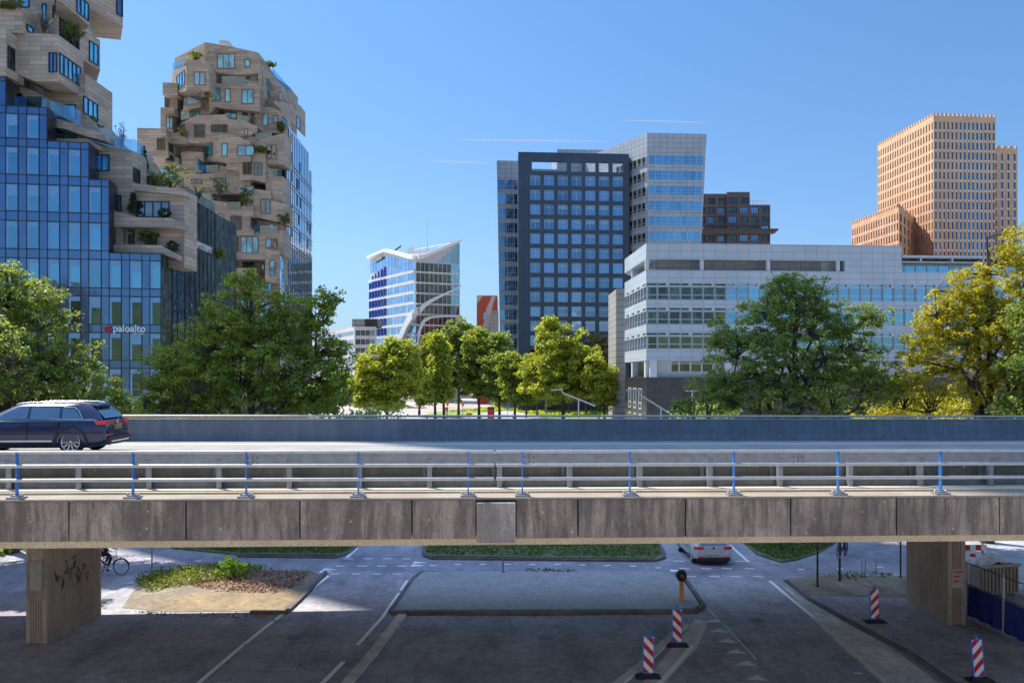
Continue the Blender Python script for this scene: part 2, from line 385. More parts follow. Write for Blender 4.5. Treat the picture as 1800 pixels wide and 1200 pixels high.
simple('galv_dark', (.14, .15, .15), .6, .2, .35, 3)
concretem('barrier_grey', (.2, .225, .26), (.155, .175, .205), streak=.35, spots=(.17, .18, .2), rough=.5)
simple('post_blue', (.02, .16, .5), .35, 0, .1)
simple('bolt', (.12, .07, .05), .7, 0, .2)
asphaltm('asphalt', (.39, .395, .43), .24)
asphaltm('asphalt_dark', (.40, .39, .43), .25)
asphaltm('asphalt_light', (.7, .68, .63), .2)
asphaltm('cyclepath', (.34, .32, .365), .18)
asphaltm('dirt', (.31, .235, .14), .3, 25, .6)
asphaltm('sandy', (.27, .225, .165), .25, 20, .8)
glassm('glass_bronze', (.16, .11, .1), .05, .4, interior=(.03, .02, .02), f=.5)
asphaltm('plaza', (.4, .35, .31), .1, 10, .05)
asphaltm('grass_ground', (.15, .18, .065), .4, 30, .5, dark=(.13, .125, .07))
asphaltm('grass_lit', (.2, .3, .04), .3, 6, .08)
asphaltm('ground', (.5, .47, .43), .15, 10, .05)
panels('paving', (.50, .52, .54), (.25, .25, .26), .21, .105, jw=.012, rough=.85, var=.25, off=.5, ns=1.2)
simple('marking', (.95, .95, .93), .7, 0, .12, 8)
simple('marking_worn', (.68, .68, .68), .8, 0, .3, 8)
leafm('leaf_terrace', (.05, .08, .02), (.11, .15, .035), .35, (.2, .24, .05))
leafm('leaf_terrace_light', (.08, .12, .02), (.2, .24, .04), .4)
simple('bark', (.075, .06, .045), .9, 0, .35, 8, bump=.5, sc=(1, 1, .3))
leafm('leaf_green', (.13, .18, .035), (.26, .33, .06), .5, (.42, .5, .09))
leafm('leaf_dark', (.14, .19, .055), (.25, .33, .08), .45, (.36, .45, .12))
leafm('leaf_yellow', (.28, .27, .02), (.48, .43, .03), .5, (.5, .46, .06))
leafm('leaf_lime', (.2, .27, .035), (.38, .42, .05), .5, (.5, .52, .1))
leafm('leaf_khaki', (.18, .17, .06), (.28, .26, .1), .4)
leafm('leaf_conifer', (.015, .04, .02), (.03, .07, .03), .15)
leafm('leaf_fresh', (.1, .22, .02), (.22, .38, .03), .45)
leafm('leaf_litter', (.2, .085, .055), (.36, .18, .13), .1, (.5, .36, .26))
leafm('grass_blade', (.08, .12, .03), (.16, .21, .055), .35)
simple('paint_navy', (.012, .02, .07), .18, .2, .02, coat=1)
simple('paint_white', (.62, .63, .65), .25, 0, .02, coat=1)
simple('plastic_dark', (.02, .02, .022), .55, 0, .1)
simple('tyre', (.012, .012, .013), .8, 0, .2)
simple('alloy', (.6, .6, .62), .25, .8, .05)
simple('chrome', (.7, .72, .75), .2, .9, .05)
simple('lamp_red', (.85, .03, .03), .2, 0, .1, coat=1)
simple('plate_yellow', (.7, .45, .03), .5, 0, .05)
simple('plate_white', (.75, .73, .65), .5, 0, .05)
simple('ink', (.015, .015, .015), .6)
simple('sign_red', (.55, .012, .02), .45)
simple('sign_white', (.8, .8, .8), .45)
simple('sign_blue', (.02, .2, .65), .4)
simple('sign_yellow', (.75, .3, .01), .4)
simple('orange', (.8, .22, .01), .5)
simple('rubber', (.03, .03, .035), .85, 0, .3)
simple('pole_grey', (.25, .25, .25), .5, .4, .15)
simple('pole_dark', (.06, .05, .05), .6, .2, .3)
simple('lamp_steel', (.5, .51, .52), .35, .5, .05)
simple('mesh_blue', (.015, .03, .22), .7, 0, .2, 4)
simple('canvas', (.36, .36, .33), .8, 0, .2, 2)
simple('tarpaulin', (.5, .52, .54), .6, 0, .12, 3)
simple('shed_wood', (.3, .27, .22), .8, 0, .25, 3, sc=(6, 6, .4))
simple('cloth_dark', (.015, .015, .03), .85)
simple('cloth_red', (.4, .02, .05), .8)
simple('denim', (.05, .06, .12), .85)
simple('skin', (.5, .32, .24), .55, 0, .06)
simple('hair', (.05, .03, .02), .7)
simple('frame_white', (.6, .62, .6), .3)
simple('graffiti_ink', (.03, .025, .035), .6)
simple('rust', (.22, .08, .02), .8, 0, .4)
simple('solar', (.05, .03, .04), .35, .1, .2)
panels('white_band', (.66, .6, .56), (.4, .38, .36), 4, 3, jw=.03)
# a mural: bold light strokes on brick red
m, t, o = newmat('mural')
w = N(t, 'ShaderNodeTexWave'); w.inputs['Scale'].default_value = .05; w.inputs['Distortion'].default_value = 14; w.inputs['Detail'].default_value = 2; w.inputs['Detail Scale'].default_value = .8
t.links.new(N(t, 'ShaderNodeTexCoord').outputs['Object'], w.inputs['Vector'])
finish(t, o, ramp(t, w.outputs['Fac'], [(.62, (.42, .07, .04)), (.8, (.5, .4, .36))]), .8)
# ---------------------------------------------------------------- setting: ground, roads, markings
def struct(o): o['kind'] = 'structure'; return o
def sheet(name, pts, z, mat, h=0, holes=None):
    mb = MB(); P = [(p[0], p[1], z) for p in pts]
    if h: mb.prism([(p[0], p[1], z) for p in pts], (0, 0, h), 0)
    else: mb.poly(P)
    return struct(mb.build(name, mat))
def gpoly(name, px, z, mat, h=0): return sheet(name, [G(*p) for p in px], z, mat, h)
def strip(mb, pts, w, z, m=0):
    pts = [Vector(p) for p in pts]; L = []; Rr = []
    for i, p in enumerate(pts):
        d = (pts[min(i+1, len(pts)-1)]-pts[max(0, i-1)]).normalized(); n = Vector((-d.y, d.x))*(w/2)
        L.append(p+n); Rr.append(p-n)
    for i in range(len(pts)-1):
        mb.quad(*[(q.x, q.y, z) for q in (L[i], L[i+1], Rr[i+1], Rr[i])], m)
def curb(mb, pts, w, z0, z1, m=0):
    pts = [Vector(p) for p in pts]
    for i in range(len(pts)-1):
        a, b = pts[i], pts[i+1]; d = (b-a).normalized(); n = Vector((-d.y, d.x))*(w/2); e = d*(w*.5 if i < len(pts)-2 else 0)
        q = [a-n, b+e-n, b+e+n, a+n]; zz = z1+.0015*(i % 2)
        mb.prism([(p.x, p.y, z0) for p in q], (0, 0, zz-z0), m)

sheet('pavement', [(-70, 9), (70, 9), (70, 62), (-70, 62)], .002, 'asphalt')
sheet('ground', [(-2500, -600), (2500, -600), (2500, 6000), (-2500, 6000)], 0, 'ground')
# left road (through the viaduct), right road, cross cycle path
gpoly('road', [(225, 1290), (575, 1010), (612, 975), (640, 945), (655, 930), (770, 930), (748, 962), (735, 1000), (722, 1010), (690, 1078), (645, 1120), (540, 1290)], .006, 'asphalt_dark')
gpoly('road', [(1030, 1290), (1150, 1185), (1205, 1130), (1240, 1085), (1215, 1030), (1200, 1000), (1170, 965), (1140, 930), (1270, 930), (1300, 962), (1330, 990), (1352, 1012), (1500, 1140), (1640, 1290)], .006, 'asphalt')
# the parking surface under the deck, left and centre
gpoly('pavement', [(-700, 1350), (-700, 1130), (46, 1131), (180, 1083), (235, 1062), (300, 1077), (505, 1078), (560, 1020), (575, 1013), (225, 1350)], .004, 'asphalt_dark')
gpoly('pavement', [(600, 1290), (712, 1082), (1225, 1080), (1180, 1135), (1000, 1290)], .012, 'asphalt_light' if False else 'asphalt')
gpoly('pavement', [(1395, 1050), (1420, 1042), (1750, 1042), (2300, 1100), (2300, 1350), (1800, 1350)], .004, 'asphalt_dark')
gpoly('gutter_strip', [(1375, 1028), (1402, 1046), (1470, 1085), (1570, 1140), (1690, 1230), (1610, 1260), (1545, 1196), (1450, 1110)], .014, 'asphalt_light')
gpoly('gutter_strip', [(1180, 1140), (1222, 1088), (1245, 1092), (1225, 1140), (1150, 1220), (1090, 1290), (1055, 1290)], .014, 'asphalt_light')
gpoly('cycle_path', [(-800, 930), (60, 975), (240, 968), (420, 981), (600, 979), (640, 975), (740, 979), (860, 983), (1000, 983), (1190, 986), (1330, 992), (1392, 990), (1440, 978), (1480, 962), (1500, 945), (1640, 945), (1640, 1000), (1560, 1008), (1380, 1012), (1210, 1008), (1100, 1005), (900, 1002), (735, 1004), (560, 1003), (480, 1000), (300, 992), (205, 1015), (175, 1045), (120, 1100), (46, 1120), (-800, 1300)], .010, 'cyclepath')
gpoly('path', [(-300, 905), (300, 905), (300, 950), (-300, 985)], .0065, 'asphalt')
gpoly('dirt_patch', [(215, 1068), (240, 1030), (300, 1000), (440, 1004), (545, 1003), (562, 1010), (540, 1036), (500, 1074), (300, 1075)], .018, 'sandy')
gpoly('dirt_patch', [(290, 1071), (270, 1060), (345, 1042), (430, 1038), (530, 1040), (512, 1058), (497, 1072)], .024, 'dirt')
gpoly('dirt_patch', [(1375, 1020), (1420, 1012), (1600, 1012), (1600, 1050), (1420, 1046)], .014, 'sandy')
mb = MB()
for pl_ in ([(300, 930), (300, 964), (420, 976), (600, 977), (625, 962), (640, 940)], [(760, 940), (742, 973), (752, 979), (1000, 983), (1160, 984), (1170, 976), (1150, 940)], [(1290, 940), (1330, 975), (1372, 989), (1400, 985), (1440, 972), (1475, 950), (1475, 940)], [(-600, 900), (-600, 975), (45, 965), (60, 900)]):
    mb.prism([(G(*p).x, G(*p).y, 0) for p in pl_], (0, 0, .09))
struct(mb.build('grass_verge', 'grass_ground'))
# raised traffic island of small pavers, with kerbs
isl = [(735, 1009), (900, 1006), (1100, 1007), (1160, 1008), (1200, 1022), (1230, 1066), (1218, 1074), (690, 1076)]
sheet('traffic_island', [G(*p) for p in isl], 0, 'paving', .10)
mb = MB()
curb(mb, [G(742, 1007), G(726, 1020), G(686, 1078)], .16, 0, .125)
curb(mb, [G(688, 1079), G(960, 1079.5), G(1226, 1076)], .2, 0, .135)
curb(mb, [G(1228, 1074), G(1236, 1066), G(1207, 1024), G(1190, 1012)], .16, 0, .125)
curb(mb, [G(572, 1007), G(545, 1038), G(503, 1078), G(440, 1078)], .16, 0, .11)
curb(mb, [G(1382, 1022), G(1425, 1055), G(1490, 1092), G(1600, 1150), G(1700, 1220)], .15, 0, .10)
curb(mb, [G(745, 960), G(746, 978), G(760, 983), G(1000, 986), G(1150, 987), G(1167, 982), G(1166, 970), G(1150, 950)], .13, 0, .11)
curb(mb, [G(418, 979), G(590, 981), G(614, 972), G(630, 958)], .13, 0, .11)
struct(mb.build('kerb', 'kerb_stone'))
mb = MB()
curb(mb, [G(707, 1083), G(690, 1105), G(655, 1150), G(600, 1215), G(560, 1260)], .30, 0, .10)
curb(mb, [G(1205, 1100), G(1165, 1135), G(1130, 1170), G(1085, 1205), G(1040, 1260)], .26, 0, .10)
struct(mb.build('kerb', 'asphalt_light'))
mb = MB(); g = lambda L: [G(*p) for p in L]
Z = .020
strip(mb, g([(578, 1012), (520, 1058)]), 0.156, Z); strip(mb, g([(518, 1060), (484, 1090)]), 0.156, Z); strip(mb, g([(480, 1092), (430, 1132)]), 0.156, Z)
strip(mb, g([(428, 1133), (345, 1204)]), 0.156, Z); strip(mb, g([(340, 1208), (250, 1285)]), 0.156, Z)
strip(mb, g([(716, 1020), (704, 1038)]), 0.130, Z); strip(mb, g([(702, 1042), (672, 1085), (628, 1134)]), 0.143, Z); strip(mb, g([(604, 1163), (566, 1202)]), 0.156, Z)
strip(mb, g([(629, 962), (610, 980)]), 0.182, Z)
for y, xs in ((982, (612, 647, 681, 715)), (995, (598, 637, 671, 706)), (1009, (588, 626, 662, 699))):
    for x in xs: strip(mb, g([(x-8, y), (x+8, y)]), 0.143, Z)
for y, xs in ((987, (1193, 1301)), (1000, (1204, 1242, 1278, 1318)), (1014, (1215, 1256, 1294, 1333))):
    for x in xs: strip(mb, g([(x-9, y-1), (x+9, y)]), 0.143, Z)
for x, y in ((761, 994), (805, 992), (849, 992), (892, 992), (936, 992), (980, 992), (1024, 993), (1068, 994), (1113, 995), (1157, 998), (22, 985), (110, 975), (150, 992), (190, 1000), (262, 982), (295, 987), (348, 986), (390, 987), (430, 990), (1408, 1001), (1477, 1000), (1547, 997)):
    strip(mb, g([(x-5.5, y), (x+5.5, y)]), 0.156, Z)
strip(mb, g([(1206, 1020), (1222, 1040), (1235, 1063)]), 0.130, Z)
strip(mb, g([(1218, 1134), (1195, 1162), (1158, 1202), (1120, 1235)]), 0.169, Z)
strip(mb, g([(1283, 958), (1316, 988)]), 0.156, Z)
strip(mb, g([(1353, 1021), (1385, 1048), (1430, 1085)]), 0.156, Z)
for x, y in ((736, 989), (733, 994), (578, 1001), (572, 1005), (1188, 1003)):
    a = G(x, y); mb.poly([(a.x-.25, a.y-.25, Z), (a.x+.45, a.y, Z), (a.x-.25, a.y+.25, Z)])
struct(mb.build('road_markings', 'marking'))
mb = MB()
strip(mb, g([(1430, 1085), (1500, 1146), (1557, 1200)]), .09, Z); strip(mb, g([(1240, 1066), (1275, 1100), (1330, 1160)]), .06, Z)
for x, y in ((1258, 1092), (1266, 1109), (1281, 1127), (1296, 1146), (1314, 1167), (1332, 1192)):
    a = G(x, y); mb.poly([(a.x-.42, a.y-.12, Z), (a.x+.28, a.y-.22, Z), (a.x+.05, a.y+.3, Z)])
a = G(1507, 1184); mb.poly([(a.x-.1, a.y-.06, Z+.004), (a.x+.16, a.y-.06, Z+.004), (a.x+.16, a.y+.08, Z+.004), (a.x-.1, a.y+.08, Z+.004)])
struct(mb.build('road_markings', 'marking_worn'))
# beyond the viaduct: plaza, lawn, paths
gpoly('street', [(-900, 738), (2700, 738), (2700, 790), (-900, 790)], .006, 'asphalt')
gpoly('plaza', [(500, 712), (905, 709), (905, 720), (870, 726), (500, 727)], .008, 'plaza')
gpoly('lawn', [(740, 729), (780, 722), (860, 717), (905, 709), (1098, 709), (1098, 737), (965, 737), (895, 721), (820, 729)], .012, 'grass_lit')
gpoly('path', [(560, 731), (830, 730), (890, 722), (960, 736), (560, 737)], .016, 'asphalt')

# scattered litter, weeds, ground cover
rng = np.random.default_rng(5)
def scatter(name, polys, n, size, mat, z=0.02, hh=.1, label=None, cat=None, up=.3, seed=0):
    rg = np.random.default_rng(seed); vs = []; fs = []
    def inside(p, P):
        c = False
        for i in range(len(P)):
            a, b = P[i], P[i-1]
            if (a[1] > p[1]) != (b[1] > p[1]) and p[0] < (b[0]-a[0])*(p[1]-a[1])/(b[1]-a[1])+a[0]: c = not c
        return c
    for P in polys:
        P = [G(*q) for q in P]; x0, x1 = min(p.x for p in P), max(p.x for p in P); y0, y1 = min(p.y for p in P), max(p.y for p in P)
        k = 0; tries = 0
        while k < n and tries < n*8:
            tries += 1; p = (rg.uniform(x0, x1), rg.uniform(y0, y1))
            if not inside(p, P): continue
            k += 1; s_ = size*rg.uniform(.5, 1.4)
            d = rg.normal(size=3); d[2] = abs(d[2])*up; d /= np.linalg.norm(d); e = np.cross(d, rg.normal(size=3)); e /= np.linalg.norm(e)+1e-9
            c = np.array([p[0], p[1], z+hh*rg.random()**1.5]); b = len(vs)
            vs += [tuple(c-d*s_*.5), tuple(c+e*s_*.3), tuple(c+d*s_*.6), tuple(c-e*s_*.3)]; fs.append((b, b+1, b+2, b+3))
    me = bpy.data.meshes.new(name); me.from_pydata(vs, [], fs); me.materials.append(MAT[mat])
    o = bpy.data.objects.new(name, me); COL.objects.link(o); tag(o, label, cat, kind='stuff'); return o
scatter('ground_cover', [[(235, 1020), (262, 1008), (330, 996), (420, 993), (470, 1000), (420, 1016), (330, 1030), (260, 1042)]], 3400, .12, 'leaf_terrace_light', .02, .2, 'low green ground cover plants at the edge of the sandy patch', 'ground cover', .9, 1)
scatter('leaf_litter', [[(330, 1030), (400, 1008), (470, 1002), (545, 1006), (525, 1030), (480, 1044), (380, 1040)]], 3000, .09, 'leaf_litter', .03, .1, 'reddish brown dry plants and leaves behind the sandy patch', 'leaf litter', .5, 2)
scatter('leaf_litter', [[(215, 1073), (300, 1078), (500, 1080), (470, 1088), (290, 1084)]], 260, .09, 'leaf_litter', .02, .05, 'dry leaves along the kerb of the sandy patch', 'leaf litter', .3, 3)
scatter('grass', [[(300, 950), (300, 962), (420, 974), (600, 975), (625, 962), (640, 950)], [(760, 950), (745, 972), (755, 977), (1000, 981), (1160, 982), (1160, 950)], [(1300, 950), (1330, 970), (1372, 987), (1400, 983), (1440, 970), (1475, 950)], [(-20, 930), (-20, 960), (45, 960), (45, 930)]], 3500, .16, 'grass_blade', .09, .12, 'short rough grass on the verges behind the cycle path', 'grass', 1.2, 4)
scatter('weeds', [[(920, 1009), (925, 1004), (1010, 1005), (1020, 1009)], [(1440, 1016), (1480, 1008), (1560, 1008), (1570, 1014), (1500, 1022)]], 160, .12, 'grass_blade', .06, .1, 'weeds growing in the joints beside the cycle path', 'weeds', 1, 6)
scatter('lawn_grass', [[(780, 724), (870, 717), (905, 711), (1096, 711), (1096, 731), (960, 731), (890, 722)]], 9000, .9, 'leaf_lime', .01, .25, 'sunlit lawn grass under the park trees', 'grass', 1, 7)

# ---------------------------------------------------------------- the viaduct
VA = R(3.2); VS = -.0033; ca, sa = math.cos(VA), math.sin(VA)
def B(u, v, z): return Vector((u*ca-v*sa, u*sa+v*ca, z+VS*u))
def ua(px, v): s_ = (px-900)/FP; return v*(s_*ca+sa)/(ca-s_*sa)
BT = Matrix(((ca, -sa, 0, 0), (sa, ca, 0, 0), (VS, 0, 1, 0), (0, 0, 0, 1)))
U0, U1 = -34.0, 36.0
bridge = tag(empty('viaduct', B(0, 18, 0)), 'concrete road viaduct crossing the whole picture above the streets', 'bridge')
LB = bridge.location
mb = MB(); mb.box(U0, U1, 18.6, 34.95, 5.5, 6.29, T=BT); mb.build('deck', 'girder_concrete', bridge, off=LB)
mb = MB(); mb.box(U0, U1, 18.15, 18.6, 5.206, 6.19, T=BT); mb.box(U0, U1, 34.4, 34.9, 5.2, 5.5, T=BT); mb.build('girder', 'girder_concrete', bridge, off=LB)
mb = MB(); mb.box(U0, U1, 17.88, 18.98, 6.205, 6.245, T=BT); mb.build('coping', 'kerb_concrete', bridge, off=LB)
mb = MB(); mb.quad(B(U0, 20.2, 6.30), B(U1, 20.2, 6.30), B(U1, 32.75, 6.30), B(U0, 32.75, 6.30)); mb.build('road_surface', 'deck_road', bridge, off=LB)
mb = MB()
mb.quad(B(U0, 31.15, 6.306), B(U1, 31.15, 6.306), B(U1, 31.3, 6.306), B(U0, 31.3, 6.306))
for k in range(8): a = -30+k*8.5; mb.quad(B(a, 27.4, 6.306), B(a+3, 27.4, 6.306), B(a+3, 27.55, 6.306), B(a, 27.55, 6.306))
mb.build('lane_marking', 'marking', bridge, off=LB)
pj = [-470, -270, -75, 121, 327, 527, 724, 837, 907, 1016, 1205, 1390, 1576, 1757, 1940, 2120]
for i in range(len(pj)-1):
    if i == 7: continue
    a, b = ua(pj[i], 17.9)+.016, ua(pj[i+1], 17.9)-.016
    mb = MB(); mb.box(a, b, 17.9, 18.1, 5.387, 6.195, T=BT); mb.build('fascia_panel', 'fascia_concrete', bridge, off=LB)
a, b = ua(837, 17.75)+.01, ua(907, 17.75)-.01
mb = MB(); mb.box(a, b, 17.72, 18.12, 5.33, 6.16, T=BT); o = mb.build('joint_block', 'block_concrete', bridge, off=LB); o['label'] = 'pale pitted block over the joint'
bv = o.modifiers.new('b', 'BEVEL'); bv.width = .02; bv.segments = 2
mb = MB()
for zz in range(7):
    w_ = .018*(1-zz/9); mb.quad(B(ua(1662, 17.89)-w_, 17.895, 6.16-zz*.06), B(ua(1662, 17.89)+w_, 17.895, 6.16-zz*.06), B(ua(1662, 17.89)+w_*.8, 17.895, 6.10-zz*.06), B(ua(1662, 17.89)-w_*.8, 17.895, 6.10-zz*.06))
mb.build('rust_stain', 'rust', bridge, off=LB)

def rib(a, b, n, d, out):
    a = Vector(a); b = Vector(b); L = (b-a); nrm = Vector(out).normalized(); r = []
    for i in range(n):
        t0 = i/n; t1 = (i+.62)/n; e = L*(1/n*.08)
        r += [a+L*t0+nrm*0, a+L*t0+e+nrm*d, a+L*t1-e+nrm*d, a+L*t1]
    return r+[b]
def pier(fl, fr, br, bl, side, z1=5.51):
    mb = MB(); fl, fr, br, bl = [Vector(p) for p in (fl, fr, br, bl)]
    o1 = Vector((1, 0)) if side == 'r' else Vector((-1, 0))
    e = .13
    pts = []
    pts += [fl, fl+Vector((e, 0))]+rib(fl+Vector((e, .0)), fr-Vector((e, 0)), 5, -.035, (0, -1))[1:-1]+[fr-Vector((e, 0)), fr]
    if side == 'r': pts += [fr+Vector((0, .16))]+rib(fr+Vector((0, .16)), br-Vector((0, .1)), 26, .03, (1, 0))[1:]+[br, bl]
    else: pts += [br, bl]+[bl-Vector((0, .1))]+rib(bl-Vector((0, .1)), fl+Vector((0, .16)), 26, .03, (-1, 0))[1:]
    mb.prism([(p.x, p.y, 0) for p in pts], (0, 0, z1)); return mb.build('pier', 'pier_concrete', bridge, off=LB)
fl, fr = G(46, 1130), G(82.5, 1130); br = G(178, 1082); bl = br-Vector((.75, 0))
p1 = pier(fl, fr, br, bl, 'r')
mb = MB(); Yp = fl.y-.012
mb.box(fl.x+.03, fr.x-.03, Yp, Yp+.05, 1.45, 3.3); mb.build('frame', 'block_concrete', p1, off=LB)
mb = MB(); mb.box(fl.x+.16, fr.x-.14, Yp-.05, Yp+.04, 1.75, 2.7); o = mb.build('utility_box', 'canvas', p1, off=LB); o['label'] = 'small weathered cabinet door in the pier end'
fr2 = G(1697, 1098); fl2 = G(1667, 1099); bl2 = G(1593, 1053); br2 = bl2+Vector((.7, 0))
p2 = pier(fl2, fr2, br2, bl2, 'l')
# graffiti strokes on the left pier side
rg = random.Random(3); mb = MB()
for k in range(9):
    y = fr.y+.55+k*.21+rg.uniform(-.05, .05); z = 2.1+rg.uniform(-.35, .25); pts = []
    for j in range(6):
        pts.append((y+rg.uniform(-.14, .16), z+rg.uniform(-.28, .28)))
    for j in range(5):
        (y0, z0), (y1, z1) = pts[j], pts[j+1]; tx = lambda yy: fr.x+(br.x-fr.x)*(yy-fr.y)/(br.y-fr.y)+.036
        d = Vector((y1-y0, z1-z0)).normalized()*.022; n_ = (-d.y, d.x)
        mb.quad((tx(y0), y0-n_[0], z0-n_[1]), (tx(y0), y0+n_[0], z0+n_[1]), (tx(y1), y1+n_[0], z1+n_[1]), (tx(y1), y1-n_[0], z1-n_[1]))
mb.build('graffiti', 'graffiti_ink', p1, off=LB)
# paper notice on the right pier
def text_mesh(txt, size, ext=0.0, bold=0.0, align='LEFT', sx=1):
    cu = bpy.data.curves.new('t', 'FONT'); cu.body = txt; cu.size = size; cu.extrude = ext; cu.offset = bold; cu.align_x = align; cu.resolution_u = 3
    o = bpy.data.objects.new('t', cu); COL.objects.link(o); bpy.context.view_layer.update()
    me = bpy.data.meshes.new_from_object(o.evaluated_get(bpy.context.evaluated_depsgraph_get())); bpy.data.objects.remove(o); bpy.data.curves.remove(cu)
    if sx != 1:
        for v in me.vertices: v.co.x *= sx
    return me
def place_text(name, txt, size, M, mat, parent, ext=0., bold=0., align='LEFT', sx=1):
    me = text_mesh(txt, size, ext, bold, align, sx); me.transform(M)
    if parent: me.transform(Matrix.Translation(-Vector(parent.location) if parent.parent is None else -Vector(parent.parent.location) if parent.parent.parent is None else Vector((0, 0, 0))))
    me.materials.append(MAT[mat]); o = bpy.data.objects.new(name, me); COL.objects.link(o)
    if parent: o.parent = parent
    return o
def wall_M(P, xdir, up=(0, 0, 1)):
    x = Vector(xdir).normalized(); z = Vector(up); n = x.cross(z).normalized(); M = Matrix((x, z, n)).transposed().to_4x4(); M.translation = Vector(P); return M
nx_, ny_ = fl2.x+.12, fl2.y-.02
notice = tag(empty('notice', (nx_, ny_, 1.4)), 'white paper notice with red lettering pasted on the right viaduct pier', 'notice')
mb = MB(); mb.box(nx_, nx_+.34, ny_-.012, ny_+.01, 1.35, 2.0); mb.build('paper', 'canvas', notice, off=notice.location)
for i, (zz, ww) in enumerate(((1.86, .26), (1.7, .22), (1.53, .2))):
    mb = MB(); x = nx_+.06; rr = random.Random(i)
    while x < nx_+.05+ww:
        w_ = rr.uniform(.02, .045); mb.box(x, x+w_, ny_-.02, ny_-.0125, zz, zz+rr.uniform(.06, .09)); x += w_+.012
    mb.build('lettering', 'sign_red', notice, off=notice.location)

# manholes, drains and repair patches in the streets
for i, (px, py, lb) in enumerate(((520, 1120, ''), (960, 1120, ''), (1330, 1090, ''))):
    a = G(px, py); mb = MB(); mb.lathe([(0, .006), (.3, .006), (.32, 0)], (a.x, a.y, .014), 20); struct(mb.build('manhole_cover', 'galv_dark'))
for px in ([(430, 1180), (520, 1180), (560, 1110), (500, 1105)], [(1250, 1190), (1330, 1190), (1300, 1120), (1245, 1120)], [(760, 1150), (1000, 1165), (1010, 1120), (830, 1112)], [(1560, 1110), (1640, 1120), (1690, 1175), (1600, 1160)]): gpoly('asphalt_patch', px, .0175, 'asphalt_dark' if px[0][0] != 430 else 'asphalt')
# near railing
rail = tag(empty('railing', B(0, 18.05, 6.245)), 'blue and steel three-rail parapet railing on the near edge of the viaduct', 'railing')
zk = 6.245; vr = 18.1
posts = [-377, -172, 30, 234, 433, 630, 823, 918, 1107, 1290, 1473, 1653, 1835, 2010]
mbr = None
for px in posts:
    u = ua(px, vr); mb = MB()
    mb.prism([(u-.014, vr-.045, zk+.04), (u+.014, vr-.045, zk+.04), (u+.014, vr+.045, zk+.04), (u-.014, vr+.045, zk+.04)], (0, 0, .9)); mb.v = [tuple(BT @ Vector(v)) for v in mb.v]
    po = mb.build('post', 'post_blue', rail, off=rail.location)
    mb = MB(); mb.prism([(u-.16, vr-.13, zk+.004), (u+.16, vr-.13, zk+.004), (u+.15, vr+.13, zk+.004), (u-.15, vr+.13, zk+.004)], (0, 0, .035)); mb.prism([(u-.09, vr-.07, zk+.039), (u+.09, vr-.07, zk+.039), (u+.09, vr+.07, zk+.039), (u-.09, vr+.07, zk+.039)], (0, 0, .03))
    mb.v = [tuple(BT @ Vector(v)) for v in mb.v]; mb.build('base_plate', 'galvanised', po, off=rail.location)
    for dx in (-.12, .12):
        mb = MB(); mb.lathe([(0, .06), (.02, .06), (.02, 0)], (u+dx, vr, zk+.035), 6)
        mb.v = [tuple(BT @ Vector(v)) for v in mb.v]; mb.build('bolt', 'rail_steel', po, off=rail.location)
for h in (.945, .665, .375):
    for (a, b) in ((U0, ua(868, vr)), (ua(872, vr), U1)):
        mb = MB(); yo = -.055 if h < .9 else 0
        mb.tube([BT @ Vector((a, vr+yo, zk+h)), BT @ Vector((b, vr+yo, zk+h))], .036 if h < .9 else .034, 8); mb.build('rail', 'rail_steel', rail, off=rail.location)
# near vehicle barrier (double steel box beam)
bar = tag(empty('crash_barrier', B(0, 19.1, 6.245)), 'galvanised steel crash barrier with bolted top beam right behind the near railing', 'crash barrier')
mb = MB(); mb.box(U0, U1, 19.1, 19.16, 6.80, 7.055, T=BT); mb.box(U0, U1, 19.085, 19.2, 7.055, 7.075, T=BT)
mb.build('top_beam', 'galvanised', bar, off=bar.location)
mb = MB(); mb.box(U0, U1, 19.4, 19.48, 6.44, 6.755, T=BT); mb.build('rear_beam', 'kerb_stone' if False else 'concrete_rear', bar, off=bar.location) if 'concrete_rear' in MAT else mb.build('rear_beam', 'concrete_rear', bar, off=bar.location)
mb = MB(); mb.box(U0, U1, 19.25, 19.3, 6.22, 6.47, T=BT); mb.build('shade_plate', 'galv_dark', bar, off=bar.location)  # added dark plate standing in for the shade below the rear beam
k = 0; px = -480
bolts = MB()
while px < 2200:
    u = ua(px, 19.12); mb = MB(); mb.box(u-.055, u+.055, 19.13, 19.17, 6.25, 6.80, T=BT); mb.box(u-.06, u-.05, 19.17, 19.24, 6.25, 6.8, T=BT)
    po = mb.build('post', 'galvanised', bar, off=bar.location)
    mb = MB(); mb.box(u-.09, u+.09, 19.08, 19.24, 6.245, 6.27, T=BT); mb.build('foot', 'galvanised', po, off=bar.location)
    mb = MB(); mb.box(u-.17, u-.09, 19.34, 19.395, 6.25, 6.78, T=BT); mb.build('strut', 'galv_dark', po, off=bar.location)
    for dx in (-.035, .035):
        for dz in (6.93, 6.84): mb = MB(); mb.lathe([(.014, 0), (.014, .012), (0, .012)], (0, 0, 0), 6, T=Matrix.Translation(B(u+dx, 19.1, dz)) @ Matrix.Rotation(R(90), 4, 'X')); mb.build('bolt', 'bolt', po, off=bar.location)
    px += 123.5
mb = MB()
for px in (444, 930, 1403, 1880, -30):
    u = ua(px, 19.09); mb.box(u-.004, u+.004, 19.093, 19.1, 6.81, 7.05, T=BT)
    for dx in (-.1, .1):
        for dz in (6.98, 6.85): mb.lathe([(.016, 0), (.016, .012), (0, .012)], (0, 0, 0), 6, T=Matrix.Translation(B(u+dx, 19.1, dz)) @ Matrix.Rotation(R(90), 4, 'X'))
mb.build('beam_splice', 'bolt', bar, off=bar.location)
